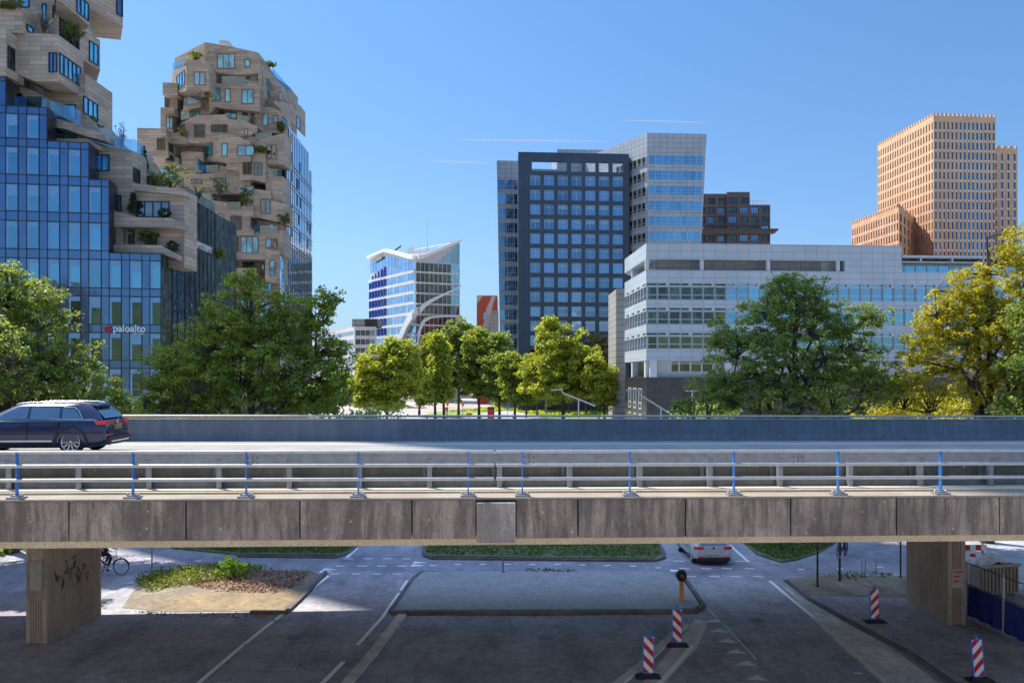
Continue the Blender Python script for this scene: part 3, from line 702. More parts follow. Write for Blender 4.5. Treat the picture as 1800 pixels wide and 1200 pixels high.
# far barrier and far railing
fb = tag(empty('parapet_barrier', B(0, 32.8, 6.3)), 'smooth grey steel parapet on the far side of the viaduct road', 'crash barrier')
mb = MB(); prof = [(32.80, 6.30), (32.86, 6.55), (32.90, 7.12), (33.05, 7.12), (33.10, 6.30)]
a = [B(U0-8, v, z) for v, z in prof]; mb.prism(a, B(U1+12, 0, 0)-B(U0-8, 0, 0)); mb.build('panel', 'barrier_grey', fb, off=fb.location)
mb = MB(); mb.box(U0-8, U1+12, 32.885, 33.07, 7.12, 7.14, T=BT); mb.build('cap', 'rail_steel', fb, off=fb.location)
for px in (280, 500, 723, 936, 1148, 1352, 1560, 1760):
    mb = MB(); u = ua(px, 32.8)
    mb.quad(B(u-.006, 32.853, 6.54), B(u+.006, 32.853, 6.54), B(u+.006, 32.893, 7.115), B(u-.006, 32.893, 7.115))
    for dx in (-.12, .12):
        for dz in (.1, .3, .5, .68): mb.lathe([(.018, 0), (.018, .02), (0, .02)], (0, 0, 0), 6, T=Matrix.Translation(B(u+dx, 32.84+dz*.075-.005, 6.4+dz)) @ Matrix.Rotation(R(90), 4, 'X'))
    mb.build('joint', 'galv_dark', fb, off=fb.location)
fr_ = tag(empty('edge_railing', B(0, 34.1, 6.3)), 'thin steel tube handrail with small blue posts beyond the grey far parapet', 'railing')
mb = MB(); mb.tube([B(U0-8, 34.7, 7.16), B(U1+12, 34.7, 7.16)], .045, 8); mb.build('rail', 'rail_steel', fr_, off=fr_.location)
for k in range(26):
    u = -40+k*3.5; mb = MB(); mb.box(u-.03, u+.03, 34.66, 34.74, 6.3, 7.13, T=BT); mb.build('post', 'post_blue', fr_, off=fr_.location)
# ---------------------------------------------------------------- buildings
def solid(mb, pts, z0, z1, m=0, mt=None): mb.prism([(p[0], p[1], z0) for p in pts], (0, 0, z1-z0), m, mback=mt)
def inset(pl, pts): pass
# --- white office, right
def build_white_office():
    Y0 = 125.0; F0 = gp(1136, Y0)
    root = tag(empty('office_building', (F0.x, F0.y, 0)), 'long white panelled office with strip windows and a black granite base on the right', 'office building')
    L = root.location
    pf = Pl(F0, gp(1585, 127.7)); pl = Pl(F0, gp(1098, 142.5)); z = lambda py: zat(py, Y0)
    UF = pf.hit(1900)[0]; UL = pl.hit(1098)[0]
    FR = pf.A+pf.U*UF; LL = pl.A+pl.U*UL
    bw = 1.71
    fp = lambda d, d2=None, uf=None, ul=None: None
    def foot(d, u1=UF, dl=None):
        dl = d if dl is None else dl
        c = pf.A-pf.N*d-pl.N*dl
        a = pf.A+pf.U*u1-pf.N*d; b = pl.A+pl.U*UL-pl.N*dl
        return [c, a, a-pf.N*30, b-pf.N*22+Vector((8,0)), b]
    # granite base
    mb = MB(); solid(mb, foot(.05), 0, z(663)); mb.build('base', 'granite_black', root, off=L)
    ws = WinSet(root, 'alu_frame')
    for r in range(2):
        for k in range(3):
            u = 3.2+k*4.2; zc = z(702)-r*3.9; ws.add(pl, u, u+2.2, zc-1.6, zc+1.6, 1, (.3,), off=-.02, glass='glass_dark', proud=.1, fw=.2)
    # recessed storey
    mb = MB(); solid(mb, foot(1.6), z(663)-.3, z(633.5)+.3); mb.build('recessed_wall', 'alu_plain', root, off=L)
    for k in range(4): ws.add(pf, 3.6+k*bw, 3.6+(k+1)*bw, z(654), z(634), 1, (.78,), off=-1.58, glass='glass_green', fw=.12)
    for k in range(5): ws.add(pl, 1.5+k*2.6, 3.7+k*2.6, z(662), z(635), 2, (), off=-1.58, glass='glass_dark', fw=.1)
    for q_, u in ((pf, .6), (pf, 11.8), (pf, 23), (pf, 35), (pl, 1.0), (pl, 11.2)): mb = MB(); pbox(mb, q_, u, u+1.0, z(663), z(633.5), -.9, -.1); mb.build('column', 'alu_plain', root, off=L)
    # main storeys with strip windows
    zt, zb = z(474), z(633.5)
    bands = [(496.5, 526.6), (539.8, 569.4), (583.8, 613)]
    mb = MB(); hf = []; hl = []
    nb = int(UF/bw)
    for a, b in bands:
        for k in range(nb):
            d = .45 if k < 7 else .12
            u0, u1 = k*bw+.05, (k+1)*bw-.05
            zb_, zt_ = z(b), z(a+6.5)
            hf.append((u0, u1, zb_, zt_)); ws.add(pf, u0, u1, zb_, zt_, 1, (.38,), off=-.28, glass='glass_dark' if k < 7 and a < 570 else ('glass_green' if k < 7 else 'glass_sky'), fw=.09, blind=random.Random(k*13+int(a)).choice((0, 0, 0, .35, .7, 1.3)) if k > 6 else 0)  # first bays: dark and green panes stand in for a dark reflection
            v0, v1 = (u0, u1-.05) if k % 2 == 0 else (u0, u1-.45)
            hf.append((v0, v1, z(a+5), z(a+.4))); ws.add(pf, v0, v1, z(a+5), z(a+.4), 1, (), off=-.28, glass='glass_dark' if k < 7 else 'glass_sky', fw=.05)
    nl = 8; wl = UL/nl
    for a, b in bands:
        for k in range(nl):
            u0, u1 = k*wl+.12, (k+1)*wl-.12
            hl.append((u0, u1, z(b), z(a+6.5))); ws.add(pl, u0, u1, z(b), z(a+6.5), 2, (.38,), off=-.28, glass='glass_dark' if k > 2 else 'glass_sky', fw=.1)
            if k % 2 == 0: hl.append((u0+.3, u1+.6, z(a+4.5), z(a+1))); ws.add(pl, u0+.3, u1+.6, z(a+4.5), z(a+1), 2, (), off=-.28, glass='glass_dark', fw=.08)
    facade(mb, pf, 0, UF, zb, zt, hf, .3); facade(mb, pl, 0, UL, zb, zt, hl, .3)
    ft = foot(0); mb.poly([(p.x, p.y, zb) for p in ft]); mb.poly([(p.x, p.y, zt) for p in ft][::-1])
    for i in (1, 2, 3): a, b = ft[i], ft[(i+1) % 5]; mb.quad((a.x, a.y, zb), (b.x, b.y, zb), (b.x, b.y, zt), (a.x, a.y, zt))
    mb.build('wall', 'alu_white', root, off=L)
    # louvred roof storey
    ue = pf.hit(1478)[0]; ub = pf.hit(1585)[0]
    mb = MB(); solid(mb, foot(2.2, ub-.05), zt-.05, z(455)+.2); mb.build('louvre_wall', 'alu_plain', root, off=L)
    k = 0; u = 1.9
    while u < ue-2:
        w_ = 1.62
        mb = MB(); 
        for q in range(8): pbox(mb, pf, u+.05, u+w_-.05, zt+.08+q*.2, zt+.2+q*.2, -2.19, -2.12)
        pbox(mb, pf, u, u+.05, zt, z(455)+.1, -2.19, -2.06); mb.build('louvre', 'louvre', root, off=L)
        u += w_+.08
    for k in range(5):
        mb = MB(); u = 2.6+k*3.2
        for q in range(8): pbox(mb, pl, u, u+3.0, zt+.08+q*.2, zt+.2+q*.2, -2.19, -2.12)
        mb.build('louvre', 'louvre', root, off=L)
    for px in (1138.5, 1235, 1352, 1475):
        mb = MB(); u = pf.hit(px)[0]; mb.tube([pf.P(u, zt-.01, -.5), pf.P(u, z(455)+.1, -.5)], .33, 12); mb.build('column', 'alu_plain', root, off=L)
    mb = MB(); mb.tube([pl.P(12.5, zt-.01, -.5), pl.P(12.5, z(455)+.1, -.5)], .33, 12); mb.build('column', 'alu_plain', root, off=L)
    mb = MB(); ft = [pf.A, pf.A+pf.U*ub, pf.A+pf.U*ub-pf.N*25, LL-pf.N*20+Vector((9, 0)), LL]
    solid(mb, ft, z(455), z(427)); 
    a = pf.hit(1485)[0]; pbox(mb, pf, a, ub-.004, zt-.01, z(455)+.003, -20, -.004)
    mb.build('roof_fascia', 'alu_white', root, off=L)
    # glazed penthouse and canopy, right
    mb = MB(); pbox(mb, pf, ub+.01, UF, zt-.02, z(456), -20, -3.0); mb.build('penthouse', 'alu_plain', root, off=L)
    u = ub+.2
    while u < UF-2: ws.add(pf, u, u+1.75, zt+.1, z(457), 1, (), off=-2.97, glass='glass_sky', fw=.08); u += 1.8
    mb = MB(); pbox(mb, pf, ub+.02, UF, z(448.5), z(444.5), -12, .3); mb.build('canopy', 'alu_white', root, off=L)
    mb = MB(); u = ub+3
    while u < UF: pbox(mb, pf, u, u+.25, z(455), z(448.6), -3, -.2); u += 4.9
    pbox(mb, pf, ub+.02, UF, z(455.5), z(454), -3, -.4); mb.build('canopy_bracket', 'alu_frame', root, off=L)
    u0 = pf.hit(1652)[0]; mb = MB()
    for k in range(12): pbox(mb, pf, u0+k*1.6, u0+k*1.6+1.5, z(444)+.25, z(436), -9-.1, -9)
    mb.build('solar_screen', 'solar', root, off=L)
    # grey slab stair tower at the far left edge
    q = Pl(gp(1083, 150), gp(1099.5, 149)); u = q.hit(1099.5)[0]
    mb = MB(); A_, B_ = q.P(0, 0), q.P(u, 0); solid(mb, [(A_.x, A_.y), (B_.x, B_.y), (B_.x, B_.y+12), (A_.x, A_.y+12)], 0, zat(508, 150)); mb.build('stair_tower', 'slab_grey', root, off=L)
    ws.flush()
build_white_office()

# --- black grid tower
def build_black_tower():
    A = gp(911, 208); Bp = gp(1105.5, 210); root = tag(empty('tower_building', (A.x, A.y, 0)), 'dark blue-black tower with a regular grid of square windows and an open top storey', 'tower')
    L = root.location; pl = Pl(A, Bp); side = Pl(A, (A.x-.2, A.y+16)); UW = (Bp-A).length
    z = lambda py: zat(py, 208); zt = z(267); zr = z(303)
    bk = [A+Vector((-.2, 16)), Bp+Vector((0, 16))]
    ws = WinSet(root, 'alu_frame'); holes = []
    for r in range(15):
        for c in range(7):
            x0 = 932.2+24.2*c; y0 = 307.2+25.62*r
            u0 = pl.uz(x0, y0)[0]; u1 = pl.uz(x0+18, y0)[0]; z0, z1 = z(y0+18.2), z(y0)
            holes.append((u0, u1, z0, z1))
            if r < 12: ws.add(pl, u0, u1, z0, z1, 2, (.72,), off=-.42, glass='glass', fw=.09, blind=random.Random(r*11+c).choice((0, 0, 0, .3, .6, 1.1)))
    top = []
    for x0, x1 in ((935, 996), (1004, 1023), (1029, 1047), (1053, 1070), (1077, 1095)):
        top.append((pl.uz(x0, 290)[0], pl.uz(x1, 290)[0], z(300), z(283)))
    mb = MB(); facade(mb, pl, 0, UW, 0, zt, holes+top, .45)
    sh = [(3+k*3.4, 5+k*3.4, z(325.4+25.62*r), z(307.2+25.62*r)) for r in range(12) for k in range(4)]
    facade(mb, side, 0, 16, 0, zt, sh, .45)
    P = [A, Bp, bk[1], bk[0]]
    mb.quad(*[(q.x, q.y, zz) for q, zz in ((Bp, 0), (bk[1], 0), (bk[1], zt), (Bp, zt))])
    mb.quad(*[(q.x, q.y, zz) for q, zz in ((bk[0], 0), (bk[1], 0), (bk[1], zr), (bk[0], zr))])
    mb.poly([(q.x, q.y, zr) for q in P])
    q = Pl(A-Vector((0, -.9)), Bp-Vector((0, -.9))); 
    facade(mb, Pl(A+Vector((.5, .9)), Bp+Vector((-.5, .9))), 0, UW-1, zr, zt, [(a-.5, b-.5, c, d) for a, b, c, d in top], .02)
    mb.build('wall', 'dark_tower', root, off=L)
    for s_ in sh[:48]: ws.add(side, s_[0], s_[1], s_[2], s_[3], 1, (), off=-.42, glass='glass_dark', fw=.1)
    mb = MB(); rw = Pl(A+Vector((3, 9)), Bp+Vector((-3, 9)))
    pbox(mb, rw, .2, 10.6, zr, z(281), -3, 0); pbox(mb, rw, 11, 15, zr, z(287), -3, 0); pbox(mb, rw, 17, 21, zr, z(286), -3, 0); mb.build('rooftop_plant_room', 'alu_plain', root, off=L)
    ws.flush()
build_black_tower()

# --- silver leaning tower behind it
def build_silver_tower():
    Yf = 205.0; C = gp(1138, Yf); root = tag(empty('tower_building', (C.x, C.y, 0)), 'silver glass tower leaning outwards behind the dark grid tower', 'tower')
    L = root.location; pf = Pl(C, gp(1242, 206)); plf = Pl(C, gp(1066, 220)); z = lambda py: zat(py, Yf)
    zt = z(233.5); lean = lambda py: -.047*(py-235)
    uR = lambda py: pf.uz(1242+lean(py), py)[0]; uL = lambda py: 0.0
    uE = 48.0
    def lp(u, zz): return plf.P(u, zz)
    mb = MB(); yb = 724.0
    BL = pf.P(uL(yb), 0); BR = pf.P(uR(yb), 0); TL = pf.P(0, zt); TR = pf.P(uR(235), zt)
    bL = plf.P(uE, 0); tL = plf.P(uE, zt-0); D = Vector((4, 26, 0))
    vs = [BL, BR, BR+Vector((0, 30, 0)), bL+Vector((14, 4, 0)), bL, TL, TR, TR+Vector((0, 30, 0)), tL+Vector((14, 4, 0)), tL]
    mb.add(vs, [(0, 1, 6, 5), (1, 2, 7, 6), (2, 3, 8, 7), (3, 4, 9, 8), (4, 0, 5, 9), (5, 6, 7, 8, 9)], 0); mb.build('wall', 'silver', root, off=L)
    ws = WinSet(root, 'alu_frame')
    for r in range(7):
        y0 = 270+26.75*r; y1 = y0+19; a, b = uL((y0+y1)/2)+.25, uR((y0+y1)/2)-.45
        for k in range(8):
            w_ = (b-a)/8; ws.add(pf, a+k*w_, a+(k+1)*w_-.03, z(y1), z(y0+2.6), 1, (.25, .62), off=.02, glass='glass_sky', fw=.05, proud=.03)
        for k in range(7):
            ws.add(plf, .5+k*1.75, 2.1+k*1.75, z(y1+1), z(y0+4), 1, (.3,), off=.02, glass='glass_dark', fw=.12, proud=.12)
    # mid block and left slab
    q = Pl(gp(979, 230), gp(1080, 231)); mb = MB(); pbox(mb, q, 0, q.hit(1080)[0], 0, zat(262.5, 230), -12, 0); mb.build('middle_block', 'silver', root, off=L)
    mb = MB(); 
    zr = zat(262.5, 230)
    for k in range(8): mb.tube([q.P(.3+k*1.95, zr, -1), q.P(.3+k*1.95, zr+1.0, -1)], .04, 4)
    mb.tube([q.P(.3, zr+1, -1), q.P(14, zr+1, -1)], .05, 4); mb.build('roof_railing', 'alu_frame', root, off=L)
    s2 = Pl(gp(873, 226), gp(940, 227)); mb = MB(); zz = zat(282, 226)
    a = [s2.P(0, zz), s2.P(9, zz), s2.P(9, 0), s2.P(1.25, 0)]
    mb.prism(a, (-.25, 16, 0)); mb.build('left_slab', 'silver', root, off=L)
    zf = lambda py: zat(py, 226)
    for r in range(12):
        y0 = 315+25.4*r; o_ = (y0-282)*.0034
        for k in range(3): ws.add(s2, .15+o_+k*2.1, 2.2+o_+k*2.1, zf(y0+18), zf(y0), 1, (.35,), off=.02, glass='glass', fw=.06, proud=.03)
    ws.flush()
build_silver_tower()

# --- brown brick apartment block
def build_brown():
    Y0 = 280.0; A = gp(1225, Y0); root = tag(empty('apartment_building', (A.x, A.y, 0)), 'brown brick apartment block with stepped roof and a long balcony above the white office', 'apartment building')
    L = root.location; z = lambda py: zat(py, Y0); ws = WinSet(root, 'black_frame')
    pl = Pl(A, gp(1354, Y0)); mb = MB(); blocks = [(1225, 1278, 340), (1278, 1318, 337.5), (1318, 1354, 360)]
    for i, (x0, x1, yt) in enumerate(blocks):
        u0, u1 = pl.uz(x0, 400)[0], pl.uz(x1, 400)[0]; holes = []
        n = {0: 3, 1: 2, 2: 2}[i]; w_ = (u1-u0)/n
        for c in range(n):
            for r in range(14):
                y0 = 348+16.3*r
                if y0 < yt+4: continue
                h = (u0+c*w_+.5, u0+(c+1)*w_-.5, z(y0+10.5), z(y0-.5)); holes.append(h)
                if r < 7: ws.add(pl, *h, 3, (.35,), off=-(1.3 if i == 0 else .4)+.03, glass='glass_dark' if (c+r+i) % 3 else 'glass', fw=.12)
        off = -.6 if i == 0 else 0
        facade(mb, pl, u0, u1, 0, z(yt), holes, .7 if i == 0 else .4, off=off)
        a, b = pl.P(u0, 0, off), pl.P(u1, 0, off); d = Vector((0, 18, 0)); h = Vector((0, 0, z(yt)))
        mb.quad(a, a+d, a+d+h, a+h); mb.quad(b, b+d, b+d+h, b+h); mb.quad(a+h, b+h, b+d+h, a+d+h); mb.quad(a+d, b+d, b+d+h, a+d+h)
    mb.build('wall', 'brick_brown', root, off=L)
    mb = MB(); pbox(mb, pl, 0, pl.uz(1360, 400)[0], z(411), z(409), -1, 2.2); mb.build('balcony_slab', 'brick_brown', root, off=L)
    mb = MB(); 
    u1 = pl.uz(1362, 400)[0]
    mb.quad(pl.P(0, z(409), 2.2), pl.P(u1, z(409), 2.2), pl.P(u1+.6, z(404), 2.5), pl.P(0, z(404), 2.5)); mb.build('balcony_railing', 'pole_dark', root, off=L)
    mb = MB(); a, b = pl.uz(1319, 355)[0], pl.uz(1350, 355)[0]
    for k in range(8): u = a+(b-a)*k/7; mb.tube([pl.P(u, z(360), -.5), pl.P(u, z(352), -.5)], .07, 4)
    mb.tube([pl.P(a, z(352), -.5), pl.P(b, z(352), -.5)], .07, 4); mb.build('roof_railing', 'alu_frame', root, off=L)
    mb = MB(); pbox(mb, pl, pl.uz(1282, 340)[0], pl.uz(1288, 340)[0], z(337.5), z(335.5), -6, -4); mb.build('chimney', 'pole_dark', root, off=L)
    ws.flush()
build_brown()

# --- orange brick towers
def build_orange():
    C = gp(1641, 310); root = tag(empty('tower_building', (C.x, C.y, 0)), 'tall orange brick tower with narrow windows and a lower wing, far right', 'tower')
    L = root.location; ws = WinSet(root, 'black_frame', cap=100)
    pr = Pl(C, gp(1750, 312)); pl = Pl(C, gp(1543, 351)); zt = zat(199, 310)
    ur, ul = pr.hit(1750)[0], pl.hit(1543)[0]
    zf = lambda py: zat(py, 310)
    def wall(mb, pln, u0, u1, ztop, cols, wfrac, rows, m, off=0, glass='glass_sky', top=6.5, crenel=True, pitch=17.55, hfrac=.72, trim=True, tmb=None):
        cw = (u1-u0)/cols; fh = pitch/1500*310
        hs = []
        for c in range(cols):
            for r in range(rows):
                z1 = ztop-top/1500*310*1.0-r*fh-.6; z0 = z1-fh*hfrac; a = u0+(c+.5-wfrac/2)*cw; b = u0+(c+.5+wfrac/2)*cw
                if z0 < 1: continue
                hs.append((a, b, z0, z1)); ws.add(pln, a, b, z0, z1, 1, (), off=off-.38, glass=glass, fw=.07)
        facade(mb, pln, u0, u1, 0, ztop, hs, .4, m, off=off)
        if trim and tmb:
            for r in range(rows):
                zz = ztop-top/1500*310-r*fh-.6-fh*hfrac
                if zz > 40:
                    for c in range(cols): a = u0+(c+.5-wfrac/2)*cw; pbox(mb, pln, a, a+wfrac*cw, zz-.75, zz-.05, off-.02, off+.06, 1)
        if crenel:
            for c in range(cols+1):
                uc = u0+c*cw; w_ = cw*(1-wfrac)/2; pbox(mb, pln, max(u0, uc-w_), min(u1, uc+w_), ztop-.001, ztop+1.0, off-.5, off+.05, m)
    mb = MB(); tm = MB()
    zl = zat(199, 310)
    wall(mb, pr, 0, ur, zl-.9, 15, .5, 20, 0, tmb=tm, top=8)
    wall(mb, pl, 0, ul, zl-.9, 22, .42, 20, 0, glass='glass_bronze', top=8)
    a, b, c = pr.P(ur, 0), pl.P(ul, 0), pl.P(0, 0); h = Vector((0, 0, zl-1.4)); bk = a+(b-c)
    mb.quad(a, bk, bk+h, a+h); mb.quad(b, bk, bk+h, b+h); mb.quad(c+h, a+h, bk+h, b+h)
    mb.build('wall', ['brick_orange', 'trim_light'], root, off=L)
    # lower left wing
    q = gp(1580, 300); p2 = Pl(q, gp(1497, 336)); p3 = Pl(q, gp(1607, 324)); z2 = zat(358.6, 300); mb = MB(); u2 = p2.hit(1497)[0]; u3 = p3.hit(1607)[0]
    wall(mb, p2, 0, u2, z2-.9, 19, .42, 8, 0, glass='glass_bronze', top=7, tmb=tm)
    wall(mb, p3, 0, u3, z2-.9, 4, .5, 8, 0, glass='glass_bronze', top=7)
    h = Vector((0, 0, z2-1.3)); a, b, c = p3.P(u3, 0), p2.P(u2, 0), p2.P(0, 0); bk = a+(b-c); mb.quad(c+h, a+h, bk+h, b+h); mb.quad(b, bk, bk+h, b+h)
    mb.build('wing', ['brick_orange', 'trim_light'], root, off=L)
    # right block
    p4 = Pl(gp(1744, 330), gp(1788.5, 331)); u4 = p4.hit(1788.5)[0]; z4 = zat(256, 330); mb = MB()
    wall(mb, p4, 0, u4, z4-.9, 4, .42, 14, 0, tmb=tm, top=8); 
    h = Vector((0, 0, z4-1.3)); a, b = p4.P(0, 0), p4.P(u4, 0); d = Vector((0, 20, 0)); mb.quad(b, b+d, b+d+h, b+h); mb.quad(a+h, b+h, b+d+h, a+d+h)
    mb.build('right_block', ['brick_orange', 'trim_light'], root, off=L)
    
    ws.flush()
build_orange()

# --- glass office with the white swoosh
def build_swoosh():
    C = gp(731, 280); root = tag(empty('office_building', (C.x, C.y, 0)), 'blue glass office wrapped in white sweeping bands, between the stone tower and the mural', 'office building')
    L = root.location; pl = Pl(C, gp(650, 312)); pr = Pl(C, gp(809, 287)); ul, ur = pl.hit(651)[0], pr.hit(808)[0]
    z = lambda py: zat(py, 280)
    mb = MB()
    def wp(pln, L_): return [pln.px(*p) for p in L_]
    lw = wp(pl, [(731, 454), (727, 454), (680, 442), (651, 456)]); lw += [pl.P(ul, 0), pl.P(0, 0)]
    mb.poly(lw)
    rw = wp(pr, [(731, 454), (740, 455), (808, 425)])+[pr.P(ur, 0), pr.P(0, 0)]; mb.poly(rw)
    a, b, c = pr.P(ur, 0), pl.P(ul, 0), pr.P(0, 0); bk = a+(b-c); 
    for p, q, t in ((a, bk, 424), (b, bk, 458)):
        h = Vector((0, 0, z(440))); mb.quad(p, q, q+h, p+h)
    mb.poly([c+Vector((0, 0, z(456))), a+Vector((0, 0, z(450))), bk+Vector((0, 0, z(450))), b+Vector((0, 0, z(456)))])
    mb.build('wall', 'alu_plain', root, off=L)
    ws = WinSet(root, 'alu_frame', cap=100)
    for r in range(9):
        y0 = 459+18.5*r
        nl = 14
        for k in range(nl):
            u0 = ul*k/nl+.1; u1 = ul*(k+1)/nl-.05
            if r == 0 and k > 9: continue
            ws.add(pl, u0, u1, z(y0+16.2), z(y0+.5), 1, (), off=.03, glass='glass_pale', fw=.08, proud=.04)
        y0 = 461+18.6*r
        for k in range(10):
            u0 = ur*k/10+.05; u1 = ur*(k+1)/10-.03
            ws.add(pr, u0, u1, z(y0+16.6), z(y0), 1, (), off=.03, glass='glass_sky' if k > 7 else ('glass' if r > 6 else 'glass_dark'), fw=.07, proud=.04)
    for k in range(1, 14):
        u0 = ul*k/nl+.1; u1 = ul*(k+1)/nl-.05; px_ = 731-80*(k+.5)/nl; yt_ = (455+(454-455)*0) if px_ > 722 else (447+(px_-680)*.18 if px_ > 680 else 447+(680-px_)*.42)
        zt_ = z(yt_+1.5)+(0 if px_ > 700 else -.0); zt_ = zat(yt_+1.5, pl.hit(px_)[1]); zb_ = z(459)
        if zt_-zb_ > .5: ws.add(pl, u0, u1, zb_, zt_, 1, (), off=.03, glass='glass_pale', fw=.08, proud=.04)
    for k in range(5):
        u0 = ur*(.5+k*.1)+.05; u1 = ur*(.6+k*.1)-.03; zz = z(458-8*k-3); ws.add(pr, u0, u1, z(460), zz, 1, (), off=.03, glass='glass_sky', fw=.07, proud=.04)
    ws.flush()
    for r in range(8):
        mb = MB()
        for k in range(27):
            u = ul*(k+.3)/27; zz = z(476.5+18.5*r)
            mb.prism([pl.P(u, zz-.3, .06), pl.P(u+.9, zz-.3, .06), pl.P(u+.9, zz+.6, .06)], pl.P(0, 0, .65)-pl.P(0, 0, 0), 0)
        pbox(mb, pl, 0, ul, zz-.36, zz-.28, .03, .1); mb.build('sunshade', 'white_steel', root, off=L)
    for r in range(7): mb = MB(); pbox(mb, pr, 0, ur+.2, z(478.3+18.6*r), z(476.8+18.6*r), .05, .6); mb.build('floor_band', 'white_steel', root, off=L)
    for k in range(6):
        mb = MB(); pbox(mb, pl, ul-.32-k*2.6, ul-.0-k*2.6, z(585 if k > 1 else 600), z(470-3*k if k else 480), .06, .6); mb.build('blue_fin', 'blue_fin', root, off=L)
    def band(name, pts, off=.3, th=1.4):          # pts: plane, px, py_top, py_bottom
        mb = MB(); F = []; 
        for pln, px, y0, y1 in pts: F.append((pln.px(px, y0), pln.px(px, y1), pln))
        for i in range(len(F)-1):
            (a0, a1, pa), (b0, b1, pb) = F[i], F[i+1]
            na = Vector((pa.N.x, pa.N.y, 0)); nb = Vector((pb.N.x, pb.N.y, 0))
            if pa is not pb: na = nb = (na+nb).normalized()*1.0
            A = [a0+na*th, a1+na*th, a1-na*.6, a0-na*.6]; Bq = [b0+nb*th, b1+nb*th, b1-nb*.6, b0-nb*.6]
            mb.add(A+Bq, [(0, 1, 5, 4), (1, 2, 6, 5), (2, 3, 7, 6), (3, 0, 4, 7), (0, 3, 2, 1), (4, 5, 6, 7)], 0)
        return mb.build(name, 'white_steel', root, off=L)
    band('roof_band', [(pl, 650, 451, 455.5), (pl, 680, 438, 443), (pl, 700, 442.5, 448), (pl, 722, 448.5, 455), (pl, 731, 449.5, 456.5), (pr, 733, 449.5, 457), (pr, 742, 448.5, 455), (pr, 755, 443, 449), (pr, 775, 434.5, 440.5), (pr, 795, 426, 431.5), (pr, 809, 420.5, 424.5)])
    band('swoosh_band', [(pl, 702, 600, 620), (pl, 712, 578, 597), (pl, 722, 556, 574), (pl, 731, 545, 560), (pr, 736, 539.5, 552), (pr, 745, 532, 541), (pr, 757, 525, 531.5), (pr, 775, 517.5, 521.5), (pr, 795, 509, 511.5), (pr, 809, 502.5, 504)])
    band('swoosh_band', [(pr, 733, 585, 604), (pr, 738, 568, 580), (pr, 745, 559, 566), (pr, 756, 556, 559.5), (pr, 780, 555, 557.5), (pr, 809, 555.5, 557.5)])
    mb = MB(); q = Pl(gp(712, 292), gp(809, 297))
    a = [q.px(718, 438), q.px(806, 424), q.px(808, 421), q.px(800, 422), q.px(728, 434), q.px(718, 434)]
    mb.prism([q.px(716, 446), q.px(716, 436), q.px(727, 433), q.px(728, 446)], (0, 4, 0)); mb.prism([q.px(727, 436), q.px(805, 422.5), q.px(805, 424), q.px(727, 438)], (0, 1, 0))
    mb.prism([q.px(727, 442), q.px(790, 434), q.px(790, 437), q.px(727, 446)], (0, 8, 0))
    for x in (738, 752, 766, 780, 793): mb.tube([q.px(x, 434-(x-738)*.16), q.px(x, 444-(x-738)*.14)], .15, 4)
    mb.build('roof_deck', 'white_steel', root, off=L)
    mb = MB(); mb.tube([q.px(751, 440), q.px(751, 390)], .07, 4); mb.build('mast', 'alu_frame', root, off=L)
    mb = MB(); q2 = Pl(gp(690, 300), gp(720, 300)); mb.tube([q2.px(694, 440), q2.px(705, 432)], .35, 6); mb.build('roof_crane', 'pole_dark', root, off=L)
    # dim sign board under the roof band
    mb = MB(); u = ul-.8; mb.poly([pl.px(658, 458, .7), pl.px(674, 449.5, .7), pl.px(674, 455, .7), pl.px(658, 463, .7)]); mb.build('sign_board', 'trim_light', root, off=L)
build_swoosh()

# --- mural block, grey box, low offices
A = gp(838, 262); root = tag(empty('brick_building', (A.x, A.y, 0)), 'red gable wall with a pale mural, left of the silver tower', 'building'); L = root.location
mb = MB(); q = Pl(A, gp(874, 262)); solid(mb, [A, gp(874, 262), gp(874, 262)+Vector((0, 15)), A+Vector((0, 15))], 0, zat(520, 262)); mb.build('wall', 'mural', root, off=L)
mb = MB(); pbox(mb, q, 0, q.hit(874)[0], zat(520, 262), zat(519, 262), -.3, .15); mb.build('coping', 'trim_light', root, off=L)
ws = WinSet(root, 'alu_frame'); ws.add(q, 2.1, 2.8, zat(562, 262), zat(549, 262), 1, (), off=.02, glass='glass_sky'); ws.flush()
A = gp(861, 255); root = tag(empty('annex_building', (A.x, A.y, 0)), 'plain grey block in front of the red mural wall', 'building'); L = root.location
mb = MB(); solid(mb, [A, gp(876, 255), gp(876, 255)+Vector((0, 5)), A+Vector((0, 5))], 0, zat(552, 255)); solid(mb, [gp(865, 255.5), gp(876, 255.5), gp(876, 258), gp(865, 258)], 0, zat(546, 255)); mb.build('wall', 'slab_grey', root, off=L)
A = gp(623, 240); root = tag(empty('office_building', (A.x, A.y, 0)), 'low pale office with dark rooftop box, left of the blue glass office', 'office building'); L = root.location
q = Pl(A, gp(660, 240)); ql = Pl(A, gp(540, 300)); ws = WinSet(root, 'alu_frame'); mb = MB(); hq = []; hl = []
for r in range(5):
    y0 = 580+15.5*r; h = (.3, 5.8, zat(y0+10, 240), zat(y0, 240)); hq.append(h)
    for k in range(4): ws.add(q, h[0]+k*1.37, h[0]+(k+1)*1.37, h[2], h[3], 1, (), off=-.25, glass='glass', fw=.06)
    h = (1, 55, zat(y0+9, 240), zat(y0+1, 240)); hl.append(h)
    for k in range(9): ws.add(ql, 1+k*6, 7+k*6, h[2], h[3], 3, (), off=-.25, glass='glass_pale', fw=.1)
facade(mb, q, 0, 6.2, 0, zat(574, 240), hq, .3); facade(mb, ql, 0, 70, 0, zat(574, 240), hl, .3)
e1 = q.P(6.2, 0); e2 = ql.P(70, 0); zt = zat(574, 240); e0 = q.P(0, 0)
